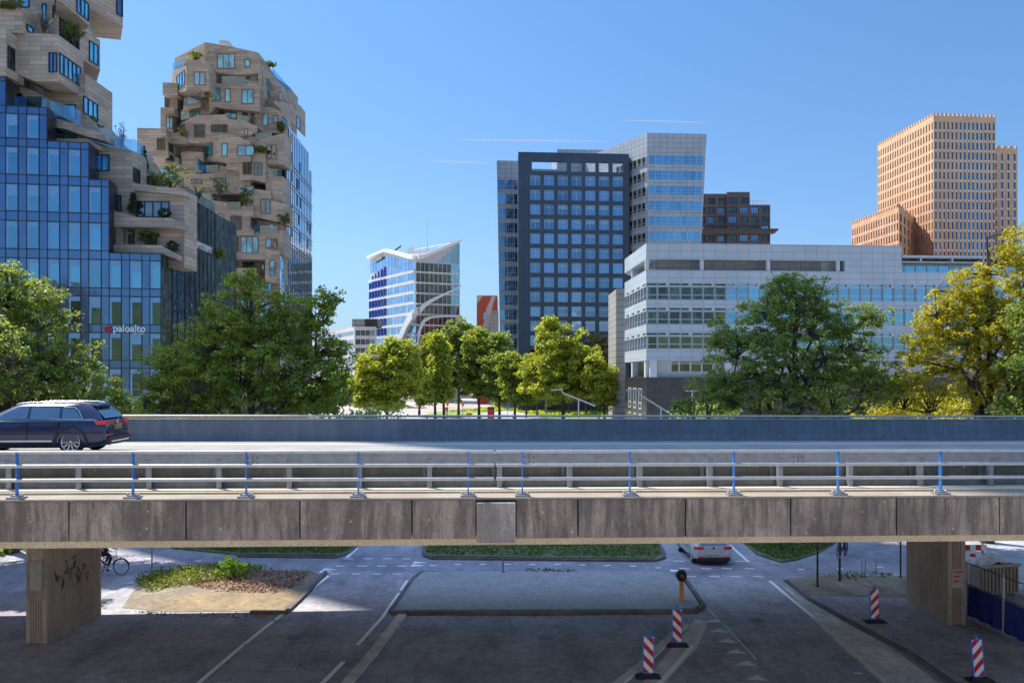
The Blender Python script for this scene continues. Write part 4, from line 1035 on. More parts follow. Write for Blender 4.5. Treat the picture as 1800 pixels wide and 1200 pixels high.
mb.quad(e0+Vector((0, 0, zt)), e1+Vector((0, 0, zt)), e2+Vector((20, 0, zt)), e2+Vector((0, 0, zt))); mb.build('wall', 'white_band', root, off=L)
mb = MB(); pbox(mb, q, -.9, 6.2, zt, zat(560, 240), -10, -1.2); pbox(mb, q, 2.7, 6.3, zt, zat(560, 240)+.02, -9, -1.1, 1); mb.build('rooftop_box', ['slab_grey', 'granite_black'], root, off=L); ws.flush()
# low row of buildings and a clipped hedge closing the park
for (x0, x1, yt, Y, mt, lb) in ((520, 640, 690, 265, 'brick_red', 'low red building glimpsed under the left trees'), (640, 880, 694, 330, 'slab_grey', 'long low grey pavilion behind the plaza trees')):
    A = gp(x0, Y); root = tag(empty('low_building', (A.x, A.y, 0)), lb, 'building'); mb = MB(); q = Pl(A, gp(x1, Y)); w_ = q.hit(x1)[0]
    hs = []; n = int(w_/5); 
    for k in range(n): hs.append((k*5+1, k*5+4, 1.0, zat(yt, Y)-1))
    facade(mb, q, 0, w_, 0, zat(yt, Y), hs, .3); a, b = q.P(0, 0), q.P(w_, 0); h = Vector((0, 0, zat(yt, Y))); d = Vector((0, 10, 0)); mb.quad(a+h, b+h, b+h+d, a+h+d)
    mb.build('wall', mt, root, off=root.location); ws = WinSet(root, 'alu_frame')
    for h_ in hs: ws.add(q, *h_, 2, (), off=-.28, glass='glass_dark')
    ws.flush()
# ---------------------------------------------------------------- stone-clad terraced towers
class Stone:
    def __init__(s, root): s.root = root; s.mb = MB(); s.L = root.location
    def blk(s, poly, Y, depth=5, back=(0, 1)):
        q = Pl(gp(0, Y), gp(900, Y)) if not hasattr(Y, '__len__') else Pl(gp(Y[0], Y[1]), gp(Y[2], Y[3]))
        s.mb.prism([q.px(*p) for p in poly], (back[0]*depth, back[1]*depth, 0))
    def fp(s, pts, z0, z1): s.mb.prism([(*gp(*p), z0) for p in pts], (0, 0, z1-z0))
    def done(s, mat='stone', name='stone_wall'):
        s.mb.build(name, mat, s.root, off=s.L); s.bvh = BVHTree.FromPolygons([Vector(v) for v in s.mb.v], s.mb.f)
    def plane(s, px, py):
        o = Vector((0, 0, CZ)); d = Vector(((px-900)/FP, 1, -(py-HY)/FP)).normalized(); loc, n, i, _ = s.bvh.ray_cast(o, d)
        if loc is None or abs(n.z) > .6: return None
        t = Vector((-n.y, n.x)).normalized(); return Pl(Vector((loc.x, loc.y)), Vector((loc.x, loc.y))+t)
    def cwin(s, ws, x0, x1, y0, y1, nx=1, glass='glass_stone', fw=.09, off=0.02):
        p = s.plane((x0+x1)/2, (y0+y1)/2)
        if p is None: print('NOHIT', x0, y0); return
        a, b = p.hit(x0), p.hit(x1); Y = p.hit((x0+x1)/2)[1]
        u0, u1 = min(a[0], b[0]), max(a[0], b[0])
        if u1-u0 > 9: u1 = u0+4
        ws.add(p, u0, u1, zat(y1, Y), zat(y0, Y), nx, (), off=off, glass=glass, fw=fw, proud=.10)
def balust(root, L, pts, Y, top=1.1):    # pts along the lower edge, in px
    q = Pl(gp(0, Y), gp(900, Y)) if not hasattr(Y, '__len__') else Pl(gp(Y[0], Y[1]), gp(Y[2], Y[3])); mb = MB()
    for i in range(len(pts)-1):
        a, b = q.px(*pts[i]), q.px(*pts[i+1]); n = Vector((0, -.03, 0)); h = Vector((0, 0, top))
        mb.quad(a+n, b+n, b+n+h, a+n+h)
    return mb.build('balustrade', 'balustrade', root, off=L)

def build_left():
    A = gp(284, 85.6); root = tag(empty('apartment_building', (A.x, A.y, 0)), 'stepped glass office with a stone terraced apartment tower growing out of it, far left', 'building'); L = root.location
    pf = Pl(gp(0, 83), gp(284, 85.6)); C2 = gp(303, 88.7); ch = Pl(gp(284, 85.6), C2); D2 = gp(398, 106); sd = Pl(C2, D2)
    zr = lambda py: zat(py, pf.hit(100)[1])
    X = lambda px: pf.hit(px)[0]
    steps = [(-120, 11, 133), (11, 83.5, 191), (83.5, 157, 249.5), (157, 192.5, 314), (192.5, 284, 443)]
    mb = MB()
    for x0, x1, yt in steps:
        z1 = zr(yt); pbox(mb, pf, X(x0), X(x1), 0, z1, -4 if x0 > 150 else -6, 0)
    mb.build('glass_wall', 'glass_opaque', root, off=L)
    cols = [(-99, -77), (-63, -41), (-26.5, -4.5), (10, 32), (47, 69), (83.5, 105), (120, 142), (156, 178), (192, 213.5), (228, 249.5), (263.5, 283)]
    rows = [(133, 148, 190), (191, 204, 246), (249.5, 261.5, 309), (314, 326, 373), (379, 390, 438.5), (443, 455, 504.5), (509, 519.5, 569), (574, 584, 632.5), (637, 647.5, 695.5), (702, 712, 760)]
    ws = WinSet(root, 'black_frame', cap=100); ml = MB(); bl = MB()
    for x0, x1, yt in steps:
        z1 = zr(yt)
        for c0, c1 in cols:
            if not (x0-2 <= c0 and c1 <= x1+2): continue
            for e in (c0, c1): u = X(e); pbox(ml, pf, u-.035, u+.035, 0, z1+.02, -.02, .07)
            for r0, r1, r2 in rows:
                if r0 < yt-3: continue
                ws.add(pf, X(c0), X(c1), zr(r2), zr(r1), 1, (), off=.012, glass='glass_sky' if r0 < 505 else 'glass_green', fw=.04, proud=.07, blind=random.Random(int(c0*7+r0)).choice((.45, .5, .6, 1.1)))  # lower rows use green panes, tree reflection put into the colour
                if False:
                    u0, u1 = X(c0)+.05, X(c1)-.05; bh = random.Random(int(c0*7+r0)).choice((.45, .5, .6, 1.1))
                    bl.quad(pf.P(u0, zr(r1)-bh, .03), pf.P(u1, zr(r1)-bh, .03), pf.P(u1, zr(r1)-.05, .03), pf.P(u0, zr(r1)-.05, .03))
                    bl.quad(pf.P(u0, zr(r2)+.05, .03), pf.P(u0+.2, zr(r2)+.05, .03), pf.P(u0+.2, zr(r1)-bh, .03), pf.P(u0, zr(r1)-bh, .03))
        pbox(ml, pf, X(x0), X(x1), z1, z1+.06, -.3, .09); pbox(ml, pf, X(x1)-.07, X(x1)+.02, zr(yt+64 if yt < 300 else 443), z1+.06, -2, .09)
        for r0, r1, r2 in rows:
            if r0 < yt-3: continue
            for yy in (r1-.6, r2+.4): pbox(ml, pf, X(x0), X(x1), zr(yy)-.035, zr(yy)+.035, 0, .075)
    zc = zr(443); zc3 = [ (0, ch.hit(303)[0]) ]
    uc = ch.hit(303)[0]; mb = MB(); a, b = ch.P(0, 0, -.01), ch.P(uc, 0, -.01); h = Vector((0, 0, zc)); mb.quad(a, b, b+h, a+h); mb.build('corner_glass', 'glass_dark', root, off=L)
    for r0, r1, r2 in rows[5:]:
        for yy in (r1, r2): pbox(ml, ch, 0, uc, zr(yy)-.03, zr(yy)+.03, 0, .05)
    # side facade, mirror glass in three steps
    mb = MB()
    def sp(poly): mb.poly([sd.px(*p) for p in poly])
    def col(x0, x1, yt): 
        u0, u1 = sd.hit(x0)[0], sd.hit(x1)[0]; zt = zat(yt, sd.hit(x0)[1]); mb.quad(sd.P(u0, 0), sd.P(u1, 0), sd.P(u1, zt), sd.P(u0, zt)); return u0, u1, zt
    c1 = col(303, 312, 452); c2 = col(312, 325, 397.5)
    mb.build('side_glass', 'glass_mirror', root, off=L)
    mb = MB(); c3 = col(325, 343, 346); mb.build('side_glass', 'glass_mirror', root, off=L)
    mb = MB(); c4_ = col(343, 378, 355.5); u0, u1, zt = c4_; a = sd.P(u1, 0); b = a+Vector((0, 8, 0)); h = Vector((0, 0, zt)); mb.quad(a, b, b+h, a+h); mb.build('side_glass', 'glass_dark', root, off=L)
    mb = MB(); pbox(mb, sd, u1, sd.hit(398)[0], zat(556, 102), zat(468, 102), -4, -.1); mb.build('side_glass', 'glass_mirror', root, off=L)
    mb = MB(); pbox(mb, sd, u1, sd.hit(396)[0], zat(468, 102)+.01, zat(458, 102), -4, -.05); pbox(mb, sd, u1, sd.hit(399)[0], 0, zat(558, 102), -5, -.8); mb.build('side_parapet', 'stone', root, off=L)
    for (u0, u1, zt) in (c1, c2, c3, c4_):
        pbox(ml, sd, u0, u1, zt, zt+.08, -.3, .06); pbox(ml, sd, u0-.05, u0+.1, zt-9 if u0 else 0, zt, -.2, .06)
        n = max(1, round((u1-u0)/1.4))
        for k in range(n+1): u = u0+(u1-u0)*k/n; pbox(ml, sd, u-.03, u+.03, 0, zt, 0, .05)
        zz = zt-1
        while zz > 2: pbox(ml, sd, u0, u1, zz-.04, zz+.04, 0, .055); zz -= 3.65
    ml.build('mullion', 'black_frame', root, off=L); 
    st = Stone(root)
    # terraces above the office
    st.blk([(150, 251), (190, 258), (226, 262), (232, 266), (232, 326), (324, 334), (324, 470), (150, 470)], 87.6, 3.5)
    st.blk([(226, 262), (247, 271), (262, 296), (283, 322), (283, 330), (226, 330)], (226, 87.7, 283, 97), 4)
    st.blk([(232, 322), (324, 333), (324, 343), (232, 334)], 86.9, 2)
    st.blk([(193, 368), (241, 382), (299, 383), (324, 393), (324, 403), (296, 399), (240, 399), (193, 399)], 86.2, 1.5)
    st.blk([(193, 430), (284, 431), (311, 447), (311, 456), (284, 446), (193, 443)], 86.1, 1.5)
    st.blk([(193, 398), (216, 402), (216, 431), (193, 431)], 86.9, 1)
    # tower core and boxes
    st.fp([(-397, 90.5), (98, 90.5), (126, 97), (132, 104), (-380, 108)], zat(250, 90), 162)
    st.blk([(11, 126), (60, 130), (150, 130), (150, 200), (187, 243), (190, 262), (157, 262), (157, 250), (83, 250), (83, 192), (11, 192)], 88.6, 6)
    st.blk([(23, 57), (102, 61), (102, 143), (62, 143), (23, 128)], 84.5, 5)
    st.blk([(-120, 11), (38, 12), (40, 58), (-120, 56)], 84.0, 6)
    st.blk([(-120, 52), (11, 52), (11, 132), (-120, 132)], 82.6, 3)
    st.blk([(-120, -180), (96, -180), (96, 62), (40, 62), (-120, 62)], 88.0, 6)
    st.blk([(86, 34), (142, 36), (143, 106), (96, 104)], 91.2, 3)
    st.fp([(100, 84.5), (157, 91), (138, 94), (98, 90)], zat(-2, 84.5), zat(-160, 84.5))
    st.fp([(155, 92), (216, 97), (212, 101), (157, 100)], zat(13, 92), zat(-170, 92))
    st.fp([(140, 90.5), (176, 94), (168, 99), (142, 98)], zat(103, 90.5), zat(58, 90.5)+.6)
    st.fp([(139, 90), (180, 93.5), (188, 99), (150, 100)], zat(250, 92), zat(163, 90))
    st.blk([(11, 132), (36, 132), (37, 150), (60, 160), (76, 168), (88, 181), (88, 190), (66, 187), (48, 176), (32, 160), (19, 156), (19, 192), (11, 192)], 86.4, 2)
    st.blk([(85, 205), (110, 211), (143, 222), (186, 238), (186, 248), (150, 239), (112, 226), (85, 222)], 86.3, 2.5)
    st.blk([(84, 244), (150, 244), (172, 254), (172, 262), (157, 262), (157, 250), (84, 250)], 86.4, 2.5)
    st.done()
    W_ = lambda *a, **k: st.cwin(ws, *a, **k)
    W_(86, 101, 93, 128, 2, 'glass'); W_(104, 141, 106, 141, 5)
    W_(13, 25, 84, 122, 2, 'glass_dark'); W_(17, 33, -16, 12.5); W_(36, 52, -16, 14); W_(74, 82, 7, 42); W_(46, 58, 46, 58)
    W_(93, 95.5, 10, 32, 1, 'glass_dark'); W_(104, 138, 44, 92, 3, 'glass_dark'); W_(134, 155, -2, 30, 3); W_(204, 215, -20, 28, 1, 'glass')
    W_(156, 172, 76, 112, 2); W_(146, 171, 176, 206, 3); W_(22, 68, 168, 188, 3); W_(90, 134, 184, 210, 2)
    W_(86, 111, 225, 243, 1); W_(112, 136, 232, 243.5, 1); W_(137, 156, 238.5, 244, 1)
    W_(40, 76, 142, 166, 1, 'glass_opaque')
    W_(166, 193, 272, 301, 2); W_(234, 245, 297, 322, 1, 'glass_dark'); W_(201, 214, 343, 372, 2, 'glass_dark'); W_(240, 298, 354, 382, 4, 'glass_mirror')
    W_(226, 237, 404, 429, 1, 'glass_dark'); W_(262, 276, 411, 431, 1); W_(122, 138, -70, -40, 1)
    ws.flush()
    balust(root, L, [(118, 100), (141, 104)], 90.8, 2.0)
    balust(root, L, [(88, 204), (110, 211), (142, 222)], 86.1, 1.6); balust(root, L, [(20, 190), (83, 191)], 86.2, 1.2)
    balust(root, L, [(145, 163.5), (177, 178)], (140, 90.2, 180, 93.7), 1.5); balust(root, L, [(150, 244), (190, 258), (232, 266)], 87.3, 1.2)
    balust(root, L, [(232, 266), (247, 271), (270, 300)], (226, 87.6, 283, 97), 1.3); balust(root, L, [(38, 152), (60, 161), (77, 169)], 86.2, 1.3)
    balust(root, L, [(325, 345), (342, 353), (378, 374)], (303, 88.7, 398, 106), 1.1); balust(root, L, [(280, 312), (300, 317), (324, 333)], 95, 1.2)
    # sign letters on the front
    zs = zr(577.5); sg = tag(empty('sign', tuple(pf.P(X(182), zs, .1))), 'white lettered sign reading paloalto with a red striped mark on the glass office', 'sign')
    u0 = X(182); mm = MB(); s_ = .82
    def cap_(x, y, l, w_):        # a rounded 45 degree bar
        pts = []; d = Vector((.707, .707)); n = Vector((-.707, .707)); 
        for k in range(9): t = -math.pi/2+math.pi*k/8; pts.append(Vector((x, y))+d*(l/2+w_/2*math.cos(t))+n*(w_/2*math.sin(t)))
        for k in range(9): t = math.pi/2+math.pi*k/8; pts.append(Vector((x, y))+d*(-l/2+w_/2*math.cos(t))+n*(w_/2*math.sin(t)))
        mm.prism([tuple(pf.P(u0+p.x, zs+p.y, .16)) for p in pts], tuple(-Vector((pf.N.x, pf.N.y, 0))*.05))
    cap_(.22, .1, .28, .17); cap_(.44, .02, .62, .17); cap_(.68, -.1, .28, .17)
    mm.build('logo_mark', 'sign_red', sg, off=sg.location)
    M = wall_M(pf.P(X(199.5), zs-.26, .16), (pf.U.x, pf.U.y, 0)); 
    def sign_text(name, t, size, M, bold):
        me = text_mesh(t, size, .02, bold); me.transform(M); me.transform(Matrix.Translation(-sg.location)); me.materials.append(MAT['sign_white']); o = bpy.data.objects.new(name, me); COL.objects.link(o); o.parent = sg; return o, me
    o, me = sign_text('lettering', 'paloalto', 1.0, M, .022)
    wv = max(v.co.x for v in me.vertices)-min(v.co.x for v in me.vertices); tgt = X(255)-X(199.5); x0 = min(v.co.x for v in me.vertices)
    for v in me.vertices: v.co.x = x0+(v.co.x-x0)*tgt/wv
    M = wall_M(pf.P(X(234), zs-.55, .16), (pf.U.x, pf.U.y, 0)); o, me = sign_text('lettering', 'NETWORKS', .27, M, .004)
    wv = max(v.co.x for v in me.vertices)-min(v.co.x for v in me.vertices); tgt = X(254)-X(234); x0 = min(v.co.x for v in me.vertices)
    for v in me.vertices: v.co.x = x0+(v.co.x-x0)*tgt/wv
    # side sign: red disc and pale letters, too blurred to read
    P0 = sd.px(337, 412, .1); s2 = tag(empty('sign', tuple(P0)), 'slanting sign with red dot and pale letters on the side of the glass office', 'sign')
    ua_, z_ = sd.uz(337, 414); mb = MB(); mb.lathe([(0, .06), (.42, .06), (.42, 0)], (0, 0, 0), 14, T=wall_M(sd.P(ua_, z_, .08), (sd.U.x, sd.U.y, 0)).to_4x4()); mb.build('disc', 'sign_red', s2, off=s2.location)
    mb = MB(); ue = sd.hit(373)[0]; pbox(mb, sd, ua_-.6, ue, z_-1.35, z_-.2, .02, .08); mb.build('backing', 'black_frame', s2, off=s2.location)
    mb = MB(); u = ua_+.1; rr = random.Random(4)
    while u < ue-.4: w_ = rr.uniform(.45, .8); pbox(mb, sd, u, u+.14, z_-1.15, z_-.4, .08, .12); pbox(mb, sd, u+.14, u+w_-.1, z_-.55-rr.random()*.3, z_-.4, .08, .118); pbox(mb, sd, u+w_-.24, u+w_-.1, z_-1.15, z_-.6, .08, .116); u += w_
    mb.build('lettering', 'alu_plain', s2, off=s2.location)
build_left()

def build_mid():
    A = gp(400, 150); root = tag(empty('apartment_building', (A.x, A.y, 0)), 'terraced stone apartment tower with jutting boxes and a mirrored glass right side', 'apartment building'); L = root.location
    st = Stone(root)
    st.fp([(300, 154.5), (494, 154.5), (506, 163), (372, 175), (360, 170)], 0, zat(150, 154)); st.fp([(480, 158), (505, 163.5), (522, 172), (480, 172)], 0, zat(195, 165)); st.fp([(480, 168), (527, 172.5), (543, 180), (480, 180)], 0, zat(275, 178))
    st.blk([(307, 118), (360, 96), (455, 105), (480, 150), (300, 155)], 154, 8)
    st.blk([(360, 74.4), (400, 80.6), (453.7, 92.5), (456, 128), (420, 131), (412, 132), (378, 127.5), (360, 126)], 150, 7)
    st.blk([(307, 103), (360, 74.4), (360, 132), (307, 150)], (360, 150.05, 307, 158), 3)
    st.blk([(454, 92.5), (470, 117), (481, 134), (510, 154), (510, 184), (490, 176), (478, 171), (464, 169), (454, 150)], (454, 150.1, 510, 163), 6)
    st.blk([(327.5, 105.6), (350, 105.6), (368, 112), (368, 160), (327.5, 158.7)], 147, 5)
    st.blk([(303, 124), (327.5, 116), (327.5, 159), (309, 166), (303, 160)], (327.5, 147.03, 303, 153), 3)
    st.blk([(286, 145), (312, 146), (312, 168), (286, 167)], 150, 4)
    st.blk([(282, 189), (306, 189), (306, 199), (286, 200), (282, 194)], 149.5, 3); st.blk([(290, 165), (312, 165), (312, 192), (290, 192)], 152, 4)
    st.blk([(282, 192), (304, 196), (304, 240), (290, 240), (290, 232), (282, 236)], 151, 6)
    st.blk([(367, 142), (385, 147), (432, 147), (438, 142), (456, 144), (456, 196), (395, 191), (378, 188), (367, 203)], 150.5, 5)
    st.blk([(420, 121), (456, 120), (462, 125), (465, 166), (456, 180), (456, 146), (438, 143), (420, 142)], 151.5, 5)
    st.blk([(350, 170), (368, 168), (368, 205), (350, 206), (318, 212), (318, 200), (326, 185)], 151.5, 4)
    st.blk([(322, 186), (352, 180), (352, 188), (322, 196)], 150, 3)
    st.blk([(456, 186), (482, 190), (496, 197), (500, 236), (480, 234), (452, 231), (400, 222), (400, 192)], 152.0, 6)
    st.blk([(496, 197), (512, 215), (528, 232), (528, 205), (528, 186), (512, 182), (480, 178)], (496, 154, 528, 164), 4)
    st.blk([(330, 210.6), (346, 203), (398, 201), (400, 209), (428, 212), (452, 222), (452, 232), (440, 238), (361, 252), (330, 251)], 149, 5)
    st.blk([(306, 222), (330, 210.6), (330, 251), (306, 248)], (330, 149.03, 306, 155), 3)
    st.blk([(241, 225), (291, 226), (296, 276), (241, 274)], 147, 9)
    st.blk([(291, 236), (310, 233), (329, 243), (329, 253), (291, 252)], 149, 3)
    st.blk([(304, 250), (361, 251), (361, 272), (304, 276)], 152, 4); st.blk([(296, 240), (305, 240), (305, 280), (296, 280)], 152, 4)
    st.blk([(357, 252), (383, 247), (383, 283), (357, 285)], (383, 148, 357, 152), 4); st.blk([(383, 236), (414, 238), (440, 250), (440, 284), (401, 286), (383, 283)], 148, 6)
    st.blk([(318, 268), (330, 266), (357, 268), (357, 299), (320, 299)], 150, 4)
    st.blk([(290, 276), (312, 277), (312, 286), (296, 290), (290, 286)], 149, 3)
    st.blk([(414, 232), (428, 235), (449, 241), (449, 257), (426, 254), (414, 252)], 149.5, 4)
    st.blk([(449, 249), (479, 239), (499, 234), (499, 288), (470, 289), (468, 276), (449, 266)], 149, 5)
    st.blk([(312, 301), (342, 298), (346, 306), (384, 303), (386, 290), (440, 302), (440, 340), (380, 342), (330, 330), (310, 320)], 149.5, 6)
    st.blk([(398, 276), (435, 265), (450, 265), (467, 271), (467, 321), (443, 316), (422, 318), (420, 300), (398, 298)], 148.5, 5)
    st.blk([(467, 310), (497, 310), (497, 355), (481, 353), (467, 345)], 149, 5)
    st.blk([(428, 340), (447, 332), (476, 336), (476, 352), (503, 358), (503, 393), (457, 383), (428, 380)], 148.5, 5)
    st.blk([(340, 335), (373, 352), (399, 356), (400, 368), (424, 368), (424, 362), (445, 362), (446, 412), (400, 414), (373, 406), (340, 400)], 148, 5)
    st.blk([(440, 384), (495, 394), (497, 410), (440, 408)], 150, 4)
    st.blk([(385, 412), (497, 404), (499, 449), (470, 456), (400, 455), (385, 450)], 149, 5)
    st.blk([(466, 438), (493, 440), (492, 497), (466, 495)], 148.5, 5); st.blk([(397, 470), (450, 472), (450, 500), (397, 498)], 149, 5)
    st.blk([(372, 450), (492, 450), (492, 740), (372, 740)], 153, 5); st.blk([(388, 476), (420, 478), (420, 520), (388, 518)], 149.5, 4)
    st.done()
    ws = WinSet(root, 'bronze', cap=100)
    Wn = [(382, 413, 95, 121, 3), (430, 440, 105, 118, 1), (341, 361, 127, 150, 2), (311, 325, 128, 155, 3), (390, 420, 134, 147, 3, 'glass'), (430, 439, 135, 147, 1),
          (378.5, 388, 155, 178, 1), (395.5, 405, 156, 180, 1), (425, 446, 158, 183, 2), (467, 479, 142, 171, 3), (490, 496, 162, 176, 1), (289.5, 297.5, 168, 189, 2, 'glass_green'),
          (292.5, 304, 205, 226, 2), (330, 350, 172, 184, 2), (318, 326, 193, 205, 1), (339, 351, 190, 204, 2), (396, 416, 196, 209, 2), (426, 436, 196, 218, 1, 'glass_dark'), (441, 448, 197, 219, 1, 'glass_dark'),
          (461, 471, 200, 222, 1), (480, 488.5, 203, 216, 1), (498, 504, 208, 225, 2), (521, 527, 206, 226, 1), (312, 325, 222, 243, 2), (341, 360, 219, 242, 2, 'glass_dark'), (371, 400, 219, 233, 3, 'glass_dark'),
          (430, 435, 226, 239, 1), (452, 470, 234, 246, 2, 'glass'), (276, 291, 243, 264, 2, 'glass_green'), (296, 304, 253, 275, 1, 'glass_green'), (334, 343, 254, 266, 1, 'glass_pale'), (358, 374, 252, 276, 2),
          (390, 400, 252, 276, 1), (417, 447, 256, 274, 2), (469, 486, 255, 280, 2, 'glass_mirror'), (347, 371, 287, 304, 2), (427, 443, 283, 307, 2, 'glass_dark'), (446, 461, 286, 309, 2, 'glass'), (475, 495, 294, 310, 2),
          (336, 355, 315, 323, 2, 'glass'), (376, 397, 312, 328, 2, 'glass'), (431, 447, 327, 339, 1), (452, 466, 322, 331, 2, 'glass_dark'), (458, 475, 350, 376, 2, 'glass'), (369, 379, 345, 353, 1), (402, 424, 353, 368, 2, 'glass_dark'),
          (383.5, 391.5, 376, 401, 1), (405, 424.5, 379, 404, 2, 'glass_dark'), (440, 458, 386, 406, 2, 'glass_dark'), (473, 482, 393, 408, 1), (412, 420, 416, 442, 1, 'glass_dark'), (423, 454, 416, 445, 3), (467.5, 477.5, 419, 435, 1), (480, 488, 420, 436, 1, 'glass_mirror'),
          (474, 483.5, 457, 485, 1), (459, 465, 458, 475, 1), (398, 418, 458, 480, 2, 'glass_dark'), (426, 448, 458, 470, 2, 'glass_dark'), (448, 458, 498, 510, 1), (460, 478, 498, 512, 2), (389, 397, 501, 515, 1), (303, 309, 300, 306, 1), (420, 440, 520, 545, 2), (455, 475, 530, 555, 2)]
    for w in Wn: st.cwin(ws, w[0], w[1], w[2], w[3], w[4], w[5] if len(w) > 5 else 'glass_stone', fw=.1)
    ws.flush()
    for pts, Y in (([(323, 186), (351, 180)], 149.8), ([(386, 147), (432, 148)], 150.3), ([(417, 214), (437, 218)], 151), ([(318, 211), (333, 207)], 149), ([(303, 124), (324, 117)], (327.5, 147, 303, 153)), ([(449, 247), (478, 245)], 149.2), ([(401, 276), (417, 275)], 148.8), ([(343, 304), (384, 303)], 149.2), ([(420, 340), (431, 340)], 149), ([(400, 368), (423, 368)], 147.8), ([(441, 409), (488, 410)], 148.8), ([(470, 310), (496, 310)], 148.8), ([(479, 132), (508, 165)], (454, 150, 510, 163)), ([(480, 190), (514, 208)], (454, 150, 530, 167)), ([(519, 194), (527, 196)], 160), ([(325, 352), (372, 352)], 147)):
        balust(root, L, pts, Y, 1.3)
    # mirrored side
    sp = Pl(gp(497, 150), gp(548, 178)); mb = MB()
    mb.poly([sp.px(*p) for p in [(507, 223), (520, 238), (543, 269), (543, 297), (548, 303), (549, 560), (549, 690), (492, 700), (492, 448), (497, 448), (497, 413), (503, 413), (503, 358), (497, 352), (497, 312), (503, 316), (503, 291), (497, 287), (497, 245), (507, 255)]])
    mb.build('side_glass', 'glass_side', root, off=L)
    ml = MB(); u1 = sp.hit(549)[0]; zt = zat(225, 154)
    def edge(xx): return 247 if xx < 507 else (225+(xx-507)*1.25 if xx < 543 else 300)
    def xof(u): 
        lo, hi = 490, 552
        for _ in range(30):
            mid = (lo+hi)/2
            if sp.hit(mid)[0] < u: lo = mid
            else: hi = mid
        return lo
    for k in range(1, 17): u = u1*k/17; xx = xof(u); pbox(ml, sp, u-.03, u+.03, 4, zat(edge(xx), sp.hit(xx)[1])-.1, 0, .06)
    zz = zt-2
    while zz > 5:
        lo, hi = 1.9, 1.9
        for q_ in range(60):
            uu = 1.9+(u1-1.9)*q_/59; xx = xof(uu)
            if zat(edge(xx), sp.hit(xx)[1]) > zz+.1: hi = uu
            else: break
        if hi > 2.5: pbox(ml, sp, lo, hi, zz-.05, zz+.05, 0, .07); pbox(ml, sp, lo, hi, zz-.75, zz-.68, 0, .07)
        zz -= 3.7
    ml.build('mullion', 'galv_dark', root, off=L)
    ws = WinSet(root, 'black_frame')
    for x, y in ((512, 276), (512, 308), (527, 294), (522, 322), (526, 324), (523, 352), (528, 356), (512, 370), (512, 405), (525, 385), (541, 397), (545, 402), (527, 417), (541, 428)):
        u, z_ = sp.uz(x, y); ws.add(sp, u-.4, u+.4, z_-1.1, z_+.9, 1, (), off=.02, glass='glass_dark', fw=.1)
    ws.flush()
    mb = MB(); q = Pl(gp(385, 156), gp(404, 157)); mb.prism([q.px(385, 76), q.px(403, 80), q.px(402, 72), q.px(386, 70)], (0, 4, 0)); mb.build('rooftop_unit', 'alu_plain', root, off=L)
build_mid()
# ---------------------------------------------------------------- trees and plants
def leaf_mesh(C, Rd, nper, size, rg, flat=.7, elong=1.6):
    n = len(C)*nper; c = np.repeat(np.array(C), nper, 0); r = np.repeat(np.array(Rd), nper)[:, None]
    p = rg.normal(size=(n, 3)); p /= np.linalg.norm(p, axis=1)[:, None]; p *= (rg.random((n, 1))**.45)*r; p[:, 2] *= flat; p[:, 2] -= .25*(p[:, 0]**2+p[:, 1]**2)/np.maximum(r[:, 0], .2)*.6
    p += c
    s = size*rg.uniform(.55, 1.35, (n, 1))
    nrm = rg.normal(size=(n, 3)); nrm[:, 2] = np.abs(nrm[:, 2])+.35; nrm /= np.linalg.norm(nrm, axis=1)[:, None]
    a = np.cross(nrm, rg.normal(size=(n, 3))); a /= np.linalg.norm(a, axis=1)[:, None]; b = np.cross(nrm, a)
    v = np.empty((n, 4, 3)); v[:, 0] = p-a*s*.5*elong**.5; v[:, 1] = p+b*s*.42-nrm*s*.12; v[:, 2] = p+a*s*.5*elong**.5; v[:, 3] = p-b*s*.42+nrm*s*.1
    return v.reshape(-1, 3), n
def leaves_obj(name, C, Rd, nper, size, mat, rg, parent, off, flat=.7):
    v, n = leaf_mesh(C, Rd, nper, size, rg, flat); v = v-np.array(off)[None]
    me = bpy.data.meshes.new(name); me.vertices.add(n*4); me.vertices.foreach_set('co', v.ravel()); me.loops.add(n*4); me.loops.foreach_set('vertex_index', np.arange(n*4, dtype=np.int32))
    me.polygons.add(n); me.polygons.foreach_set('loop_start', np.arange(0, n*4, 4, dtype=np.int32)); me.polygons.foreach_set('loop_total', np.full(n, 4, dtype=np.int32)); me.update(calc_edges=True); me.materials.append(MAT[mat])
    o = bpy.data.objects.new(name, me); COL.objects.link(o); o.parent = parent; return o
